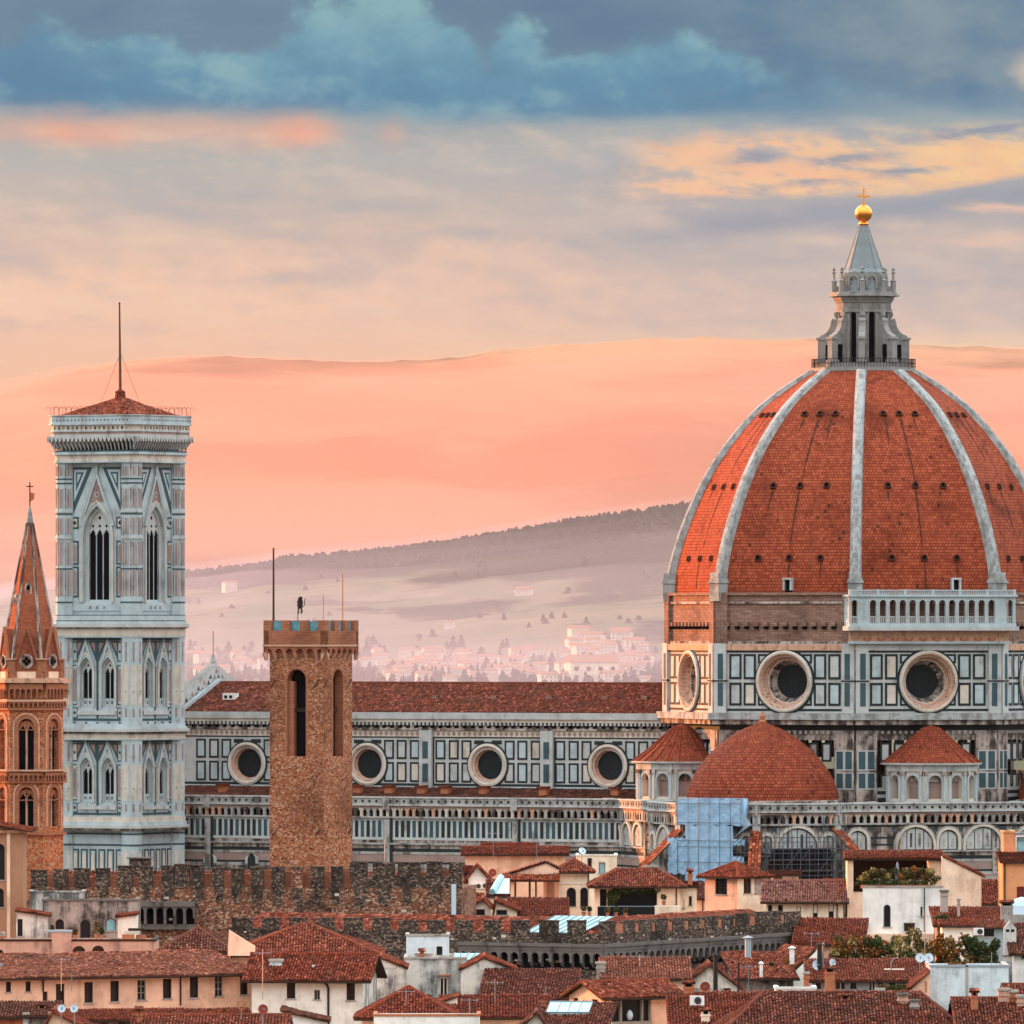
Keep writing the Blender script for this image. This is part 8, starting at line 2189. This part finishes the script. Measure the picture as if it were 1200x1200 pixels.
# terraces in front of the rear palace wing
h = house('grimy grey terrace house with small arches and a stained parapet', 50, 161, 885, 1056, 'grimy', ('flat', 0, 'grey_stone'), 0, 8, [(70, 1083, 10, 12, 'a', 'hole'), (100, 1089, 12, 22, 'a', 'hole'), (129.5, 1083, 12, 15, 'a', 'light', 'iron')])
house('pale streaked parapet wall above the grimy terrace house', 35, 98, 900, 1046, 'stained', ('flat', 0, 'stained'), 0, 4)
house('small cream lean-to room on the right of the grimy terrace', 138, 160, 878, 1074, 'cream_pale', ('shedl', 3, 'tile_dark'), 0, 4, over=0.25)
house('white lean-to with a narrow dark door left of the terrace arches', 19, 55, 882, 1072, 'stained_white', ('shedr', 5, 'tile_red'), 0, 4, [(23.5, 1087, 6, 20, 'r', 'hole')], over=0.3)
h = house('peach terrace front with two dark arches and a parapet ledge', -10, 182, 865, 1103, 'pinkish', ('flat', 0, 'dark_wood'), 0, 9, [(-1, 1119, 11, 13, 'a', 'hole'), (92.5, 1117, 16, 17, 'a', 'hole'), (115, 1116, 15, 16, 'a', 'hole')])
mb = MB(); mb.box(h.x(61), h.x(83.5), -0.5, 0.6, 10, h.z(1091), 'pinkish'); mb.box(h.x(53), h.x(84.5), -0.55, 0.65, h.z(1092.5), h.z(1090), 'grey_paint'); mb.build('chimney', h.o)
mb = MB(); mb.box(h.x(84), h.x(124), -0.06, 0.0, 10, h.z(1104), 'cream'); mb.box(h.x(-5), h.x(20), -0.06, 0.0, 10, h.z(1105), 'peach_pale') if False else None; mb.build('render_patch', h.wall) if False else None
for i, (px, w, hh, lm, lab) in enumerate(((61, 6, 18, 'leaf_green', 'thin conical potted shrub at the left of the grimy terrace'), (78, 7, 10, 'leaf_mixed', 'small flowering pot between the first terrace arches'), (88, 8, 13, 'leaf_autumn', 'reddish pot plant beside the central terrace arch'), (113, 9, 24, 'leaf_mixed', 'tall dark potted shrub right of the central terrace arch'), (119, 7, 14, 'leaf_green', 'bushy green pot next to the right terrace arch'), (3, 8, 9, 'flower_white', 'pale flowering pot at the far left terrace edge'))):
    pot_plant(px, 1101, 872, w, hh, lab, lm, 'terracotta', 90+i)
p = at(154, 1102, 868); h = Hs('stack of flower pots and crates at the right end of the grimy terrace', 143, 171, 868, 0, 1.2, 'crate_stack', 'crates')
for i, (a, b_, q0, q1, m_) in enumerate(((143, 157, 1102, 1095, 'terracotta'), (146, 164, 1095, 1091, 'cream_marble'), (150, 170, 1091, 1088, 'dark_wood'), (159, 171, 1102, 1096, 'tile_dark'))):
    mb = MB(); mb.box(h.x(a), h.x(b_), 0.1*i, 1.0, h.z(q0), h.z(q1), 'terracotta' if m_ == 'tile_dark' else m_); mb.build('crate', h.o)
# ochre church-like block at the left edge
h = house('ochre block with round arched openings and a small tile roof at the left edge', -30, 27, 905, 972, 'ochre', ('shedr', 10, 'tile_orange'), 0, 7, [(0, 1010, 11, 42, 'a', 'hole'), (0, 1052, 9, 22, 'a', 'hole')], over=0.9, chim=[])
mb = MB().at(frame(0, 0, -90)); band(mb, -0.3, h.W+0.35, h.z(976), h.z(972.5), 0.4, 'ochre_marble'); band(mb, h.x(8), h.x(12), 20, h.z(976), 0.12, 'peach_pale'); mb.build('cornice', h.o)
house('dim ochre annex with a stained ledge below the brick bell tower', 20, 40, 912, 1058, 'ochre', ('flat', 0, 'grey_stone'), 0, 6)
# ---------------- bottom left roofs
h = house('foreground tile roof in the bottom left centre with red and ring dishes', 158, 332, 735, 1209, 'peach', ('gable', 15, 'tile_red'), 0, 12, chim=[(160, 166, 1181, 'terracotta', 3, 'tile', 2)])
house('foreground roof wedge at the bottom left under two blue dishes', 55, 92, 742, 1201, 'peach_pale', ('gablef', 16, 'tile_orange', 0.2), 0, 8, over=0.5)
house('white walled stair head with pale posts at the bottom left', 27, 64, 745, 1190, 'stained_white', ('gable', 7, 'tile_red'), 0, 6, chim=[(44, 54, 1175, 'terracotta', 2.5, 'tile', 2), (28, 33, 1187, 'dish_white', -0.2, 'concrete', 1.5), (58, 63, 1186, 'dish_white', -0.2, 'concrete', 1.5)])
house('low red roof strip at the bottom left corner', -25, 62, 770, 1192, 'terracotta', ('shed', 14, 'tile_dark'), 0, 6)
house('dark shadowed roof ledge under the long peach house', 86, 292, 775, 1195, 'grimy', ('shed', 8, 'tile_dark'), -6, 7)
h = house('small white chimney block with a sloping lead roof near the bottom centre', 330, 382, 748, 1196, 'white_wall', ('shedr', 12, 'tile_dark'), 0, 5, over=0.3, chim=[(344, 352, 1187, 'terracotta', 1.5, 'tile', 2)])
# ---------------- dishes, aerials, flues
dish(72, 1182, 738, 4.8, 'dish_white', 'left one of two pale blue satellite dishes below the long peach house', 15, 10)
dish(87, 1182, 738, 4.8, 'dish_white', 'right one of two pale blue satellite dishes below the long peach house', 15, -8)
dish(308, 1183, 733, 6.0, 'dish_red', 'dark red satellite dish on the bottom left centre roof', 12, 15)
p = at(283, 1178, 736); t = thing('satellite_dish', 'open ring-shaped dish frame left of the dark red dish', 'satellite dish', p); mb = MB().at(frame(0, 0, -90)); surround(mb, (0, -0.25, 0.5, 0.5, 'o'), 0.1, 0, 0.08, 'terracotta', 6); mb.build('reflector', t); mb = MB(); mb.tube((0, 0, -0.3), (0, 0, -1.0), 0.04, 'steel', 5); mb.build('bracket', t)
dish(826.5, 1156.5, 848.6, 6.0, 'dish_red', 'round dark red dish on the stained white gable', 8, -10, 0.2)
dish(957, 1131, 862, 6.0, 'dish_white', 'large pale dish below the white slanted verge', 12, 20)
dish(975, 1128, 864, 4.6, 'dish_white', 'smaller pale dish right of the large pale dish', 10, 35)
dish(1078, 1122.5, 857, 5.5, 'dish_white', 'left dish of the touching pair in front of the terrace hedge', 12, 8)
dish(1088.5, 1122.5, 857, 5.5, 'dish_white', 'right dish of the touching pair in front of the terrace hedge', 12, -8)
dish(577, 1023, 1080, 4.8, 'dish_red', 'brown dish on the wall of the long peach house', 10, 10, 0.6)
dish(682, 997.5, 1070, 4.5, 'dish_white', 'white dish on the roof of the cream block with the hooded window', 30, 25)
dish(974, 1120, 879, 4.0, 'dish_red', 'small rust-red dish under the rusty terrace hedge', 10, 20)
for px, p0, p1, Y, n, lab in ((72, 1150, 1122, 790, 5, 'thin aerial with crossbars standing over the left windows of the long peach house'), (84, 1150, 1140, 788, 0, 'thin bare rod above the long peach house gutter'), (308, 1160, 1112, 800, 5, 'aerial in front of the cream house eave'), (578, 1000, 974, 1080, 4, 'slim aerial over the long peach roof left of centre'), (629, 1000, 985, 1080, 3, 'short aerial over the right of the long peach roof'), (639, 1165, 1155, 800, 0, 'short bare rod on the wide dark roof'), (580, 1185, 1148, 790, 4, 'aerial standing on the long roof in front of the wide dark roof'), (750, 1145, 1118, 850, 4, 'aerial on the low roof behind the big peach window'), (877, 1160, 1130, 848, 4, 'aerial right of the stained white gable'), (951, 1112, 1092, 880, 3, 'aerial beside the large pale dish'), (1084, 1125, 1068, 870, 3, 'tall thin aerial rising from the terrace hedge in front of the octagonal house'), (1089, 1160, 1122, 855, 0, 'bare pole carrying cables over the peach gable end'), (451, 1000, 984, 1120, 0, 'thin rod standing above the rear palace wing'), (1162, 1135, 1116, 860, 0, 'white bare rod at the right end of the pale blue parapet'), (550, 1190, 1170, 770, 3, 'short aerial above the white parapet house'), (476, 1180, 1160, 780, 3, 'small aerial on the red hipped roof')):
    antenna(px, p0, p1, Y, lab, n)
flue(838.5, 1162, 1120, 846, 'tall dark flue pipe on the stained white gable', 0.2)
flue(865.5, 1165, 1130, 846, 'thinner dark flue pipe right of the stained white gable', 0.1)
flue(960.5, 1128, 1108, 862, 'thick black flue beside the large pale dish', 0.22)
flue(964.5, 1128, 1108, 862.5, 'slim pale flue next to the thick black one', 0.08, 'steel')
flue(928, 1122, 1112, 872, 'stubby white flue on the double roof ridge', 0.22, 'white_paint')
flue(876.5, 1114, 1100, 860, 'blue-grey flue in front of the dark battlements', 0.28, 'grey_paint')
flue(892, 1137, 1130, 864, 'short white flue at the double roof terrace', 0.15, 'white_paint')
h = Hs('rusty iron arc and debris on the low tiled roof below the hedge', 1044, 1062, 853, 0, 1, 'metal_frame', 'frame')
mb = MB()
aa = [(0.5+0.5*math.cos(t), h.z(1132)+0.7*math.sin(t)) for t in [math.radians(90+12*i) for i in range(11)]]
for p_, q_ in zip(aa, aa[1:]): mb.tube((p_[0], 0, p_[1]), (q_[0], 0, q_[1]), 0.05, 'steel', 5)
mb.build('arc', h.o); mb = MB(); mb.box(-0.6, 1.2, 0, 0.15, h.z(1136.5), h.z(1135), 'cream_pale'); mb.build('base', h.o)

# ================================================================ far town at the foot of the hill
plaster('far_wall', (0.80, 0.66, 0.54), 0.1)
mat('far_roof', (0.34, 0.16, 0.10), 0.9)
proto = None
def far_house(px, py, Y, w, hh, name='town_house', label='tiny pale house in the hazy town at the foot of the hill', group='hazy town houses', tower=False):
    X = (px-600)*Y/F; z = mid_z(X, Y)
    t = thing(name, label, 'house', (X, Y, z-2), rng.uniform(-30, 30), group)
    d = w*0.7; mb = MB()
    facade(mb.at(frame(-w/2, 0, -90)), 0, w, 0, hh+2, [(w*(i+0.5)/4, 2+hh*q, w*0.09, hh*0.2, 'r') for i in range(4) for q in (0.2, 0.6)], 'far_wall', 0.3)
    mb.at(frame(w/2, 0, 0)); facade(mb, 0, d, 0, hh+2, [], 'far_wall', 0); mb.at(frame(-w/2, d, 180)); facade(mb, 0, d, 0, hh+2, [], 'far_wall', 0); mb.at(frame(w/2, d, 90)); facade(mb, 0, w, 0, hh+2, [], 'far_wall', 0)
    mb.build('wall', t)
    mb = MB(); r = 0.5; z0 = hh+2; z1 = z0+w*0.16
    mb.poly([(-w/2-r, -r, z0), (w/2+r, -r, z0), (w/2, d/2, z1), (-w/2, d/2, z1)], 'far_roof'); mb.poly([(w/2+r, d+r, z0), (-w/2-r, d+r, z0), (-w/2, d/2, z1), (w/2, d/2, z1)], 'far_roof'); mb.poly([(w/2+r, -r, z0), (w/2+r, d+r, z0), (w/2, d/2, z1)], 'far_roof'); mb.poly([(-w/2-r, d+r, z0), (-w/2-r, -r, z0), (-w/2, d/2, z1)], 'far_roof')
    mb.build('roof', t)
    return t
def mid_py(px, Y): X = (px-600)*Y/F; return H-(mid_z(X, Y)-CZ)*F/Y
def y_for(px, py):
    lo, hi = 4700.0, 8900.0
    for _ in range(40):
        m = (lo+hi)/2
        if mid_py(px, m) > py: lo = m
        else: hi = m
    return (lo+hi)/2
tr = random.Random(21)
spots = []
for i in range(46): spots.append((tr.triangular(425, 600, 500), tr.uniform(768, 803)))
for i in range(40): spots.append((tr.uniform(600, 772), tr.uniform(760, 803)))
for i in range(8): spots.append((tr.uniform(655, 735), tr.uniform(746, 762)))
for i in range(10): spots.append((tr.uniform(235, 310), tr.uniform(775, 800)))
for px, py in spots:
    far_house(px, py, y_for(px, py), tr.uniform(5, 13), tr.uniform(4, 7))
t = far_house(697, 801, y_for(697, 801), 28, 12, 'town_block', 'broad pale apartment block among the far town houses above the nave roof', None)
far_house(271, 694, y_for(271, 694), 11, 8, 'farmhouse', 'lone white farmhouse high on the hill slope left of the crenellated tower', None)
far_house(613, 698, y_for(613, 698), 13, 5, 'farmhouse', 'lone yellowish farmhouse on the open slope in the middle', None)
far_house(526, 737, y_for(526, 737), 6, 5, 'farmhouse', 'tiny white farmhouse alone above the hazy town', None)
# trees: ridge wood, town greenery
def conifers(name, pts, m, seed):
    r = np.random.default_rng(seed); V_ = []; F_ = []
    for (X, Y, z, hh, w) in pts:
        k = 7
        for tier in range(3):
            b = len(V_); zb_0 = z+hh*(0.12+0.28*tier); zt_0 = z+hh*min(1.0, 0.52+0.26*tier); ww = w*(1-0.27*tier)
            for j in range(k):
                a = 2*PI*j/k+r.uniform(0, .5); rr = ww*r.uniform(0.7, 1.15); V_.append((X+rr*math.cos(a), Y+rr*math.sin(a), zb_0+r.uniform(-.4, .4)))
            V_.append((X+r.uniform(-.3, .3), Y, zt_0))
            for j in range(k): F_.append((b+j, b+(j+1) % k, b+k))
    me = bpy.data.meshes.new(name); me.from_pydata(V_, [], F_); me.materials.append(MATS[m]); me.update()
    o = bpy.data.objects.new(name, me); COL.objects.link(o); return P(o, kind='stuff')
mat('far_wood', fn=lambda nt: nmix(nt, nnoise(nt, obc(nt), 0.06, 3), (0.03, 0.036, 0.024), (0.07, 0.07, 0.045)), rough=1.0)
pts = []
for i in range(2600):
    px = tr.uniform(190, 830); Y = tr.uniform(8350, 9080); X = (px-600)*Y/F
    pts.append((X, Y, mid_z(X, Y)-0.5, tr.uniform(2.5, 4.6), tr.uniform(2.4, 4.6)))
for i in range(520):
    px = tr.uniform(218, 775); py = tr.gauss(798, 7) if tr.random() < 0.7 else tr.uniform(755, 800); Y = y_for(px, min(py, 812)); X = (px-600)*Y/F
    pts.append((X, Y, mid_z(X, Y)-0.5, tr.uniform(3, 9), tr.uniform(2.0, 5.0)))
for i in range(220):
    px = tr.uniform(218, 780); py = tr.uniform(655, 760)
    if mnoise.noise(Vector((px*0.02, py*0.05, 9.0))) < 0.12: continue
    Y = y_for(px, py); X = (px-600)*Y/F; pts.append((X, Y, mid_z(X, Y)-0.5, tr.uniform(3, 6), tr.uniform(2.5, 4.5)))
conifers('woodland', pts, 'far_wood', 4)
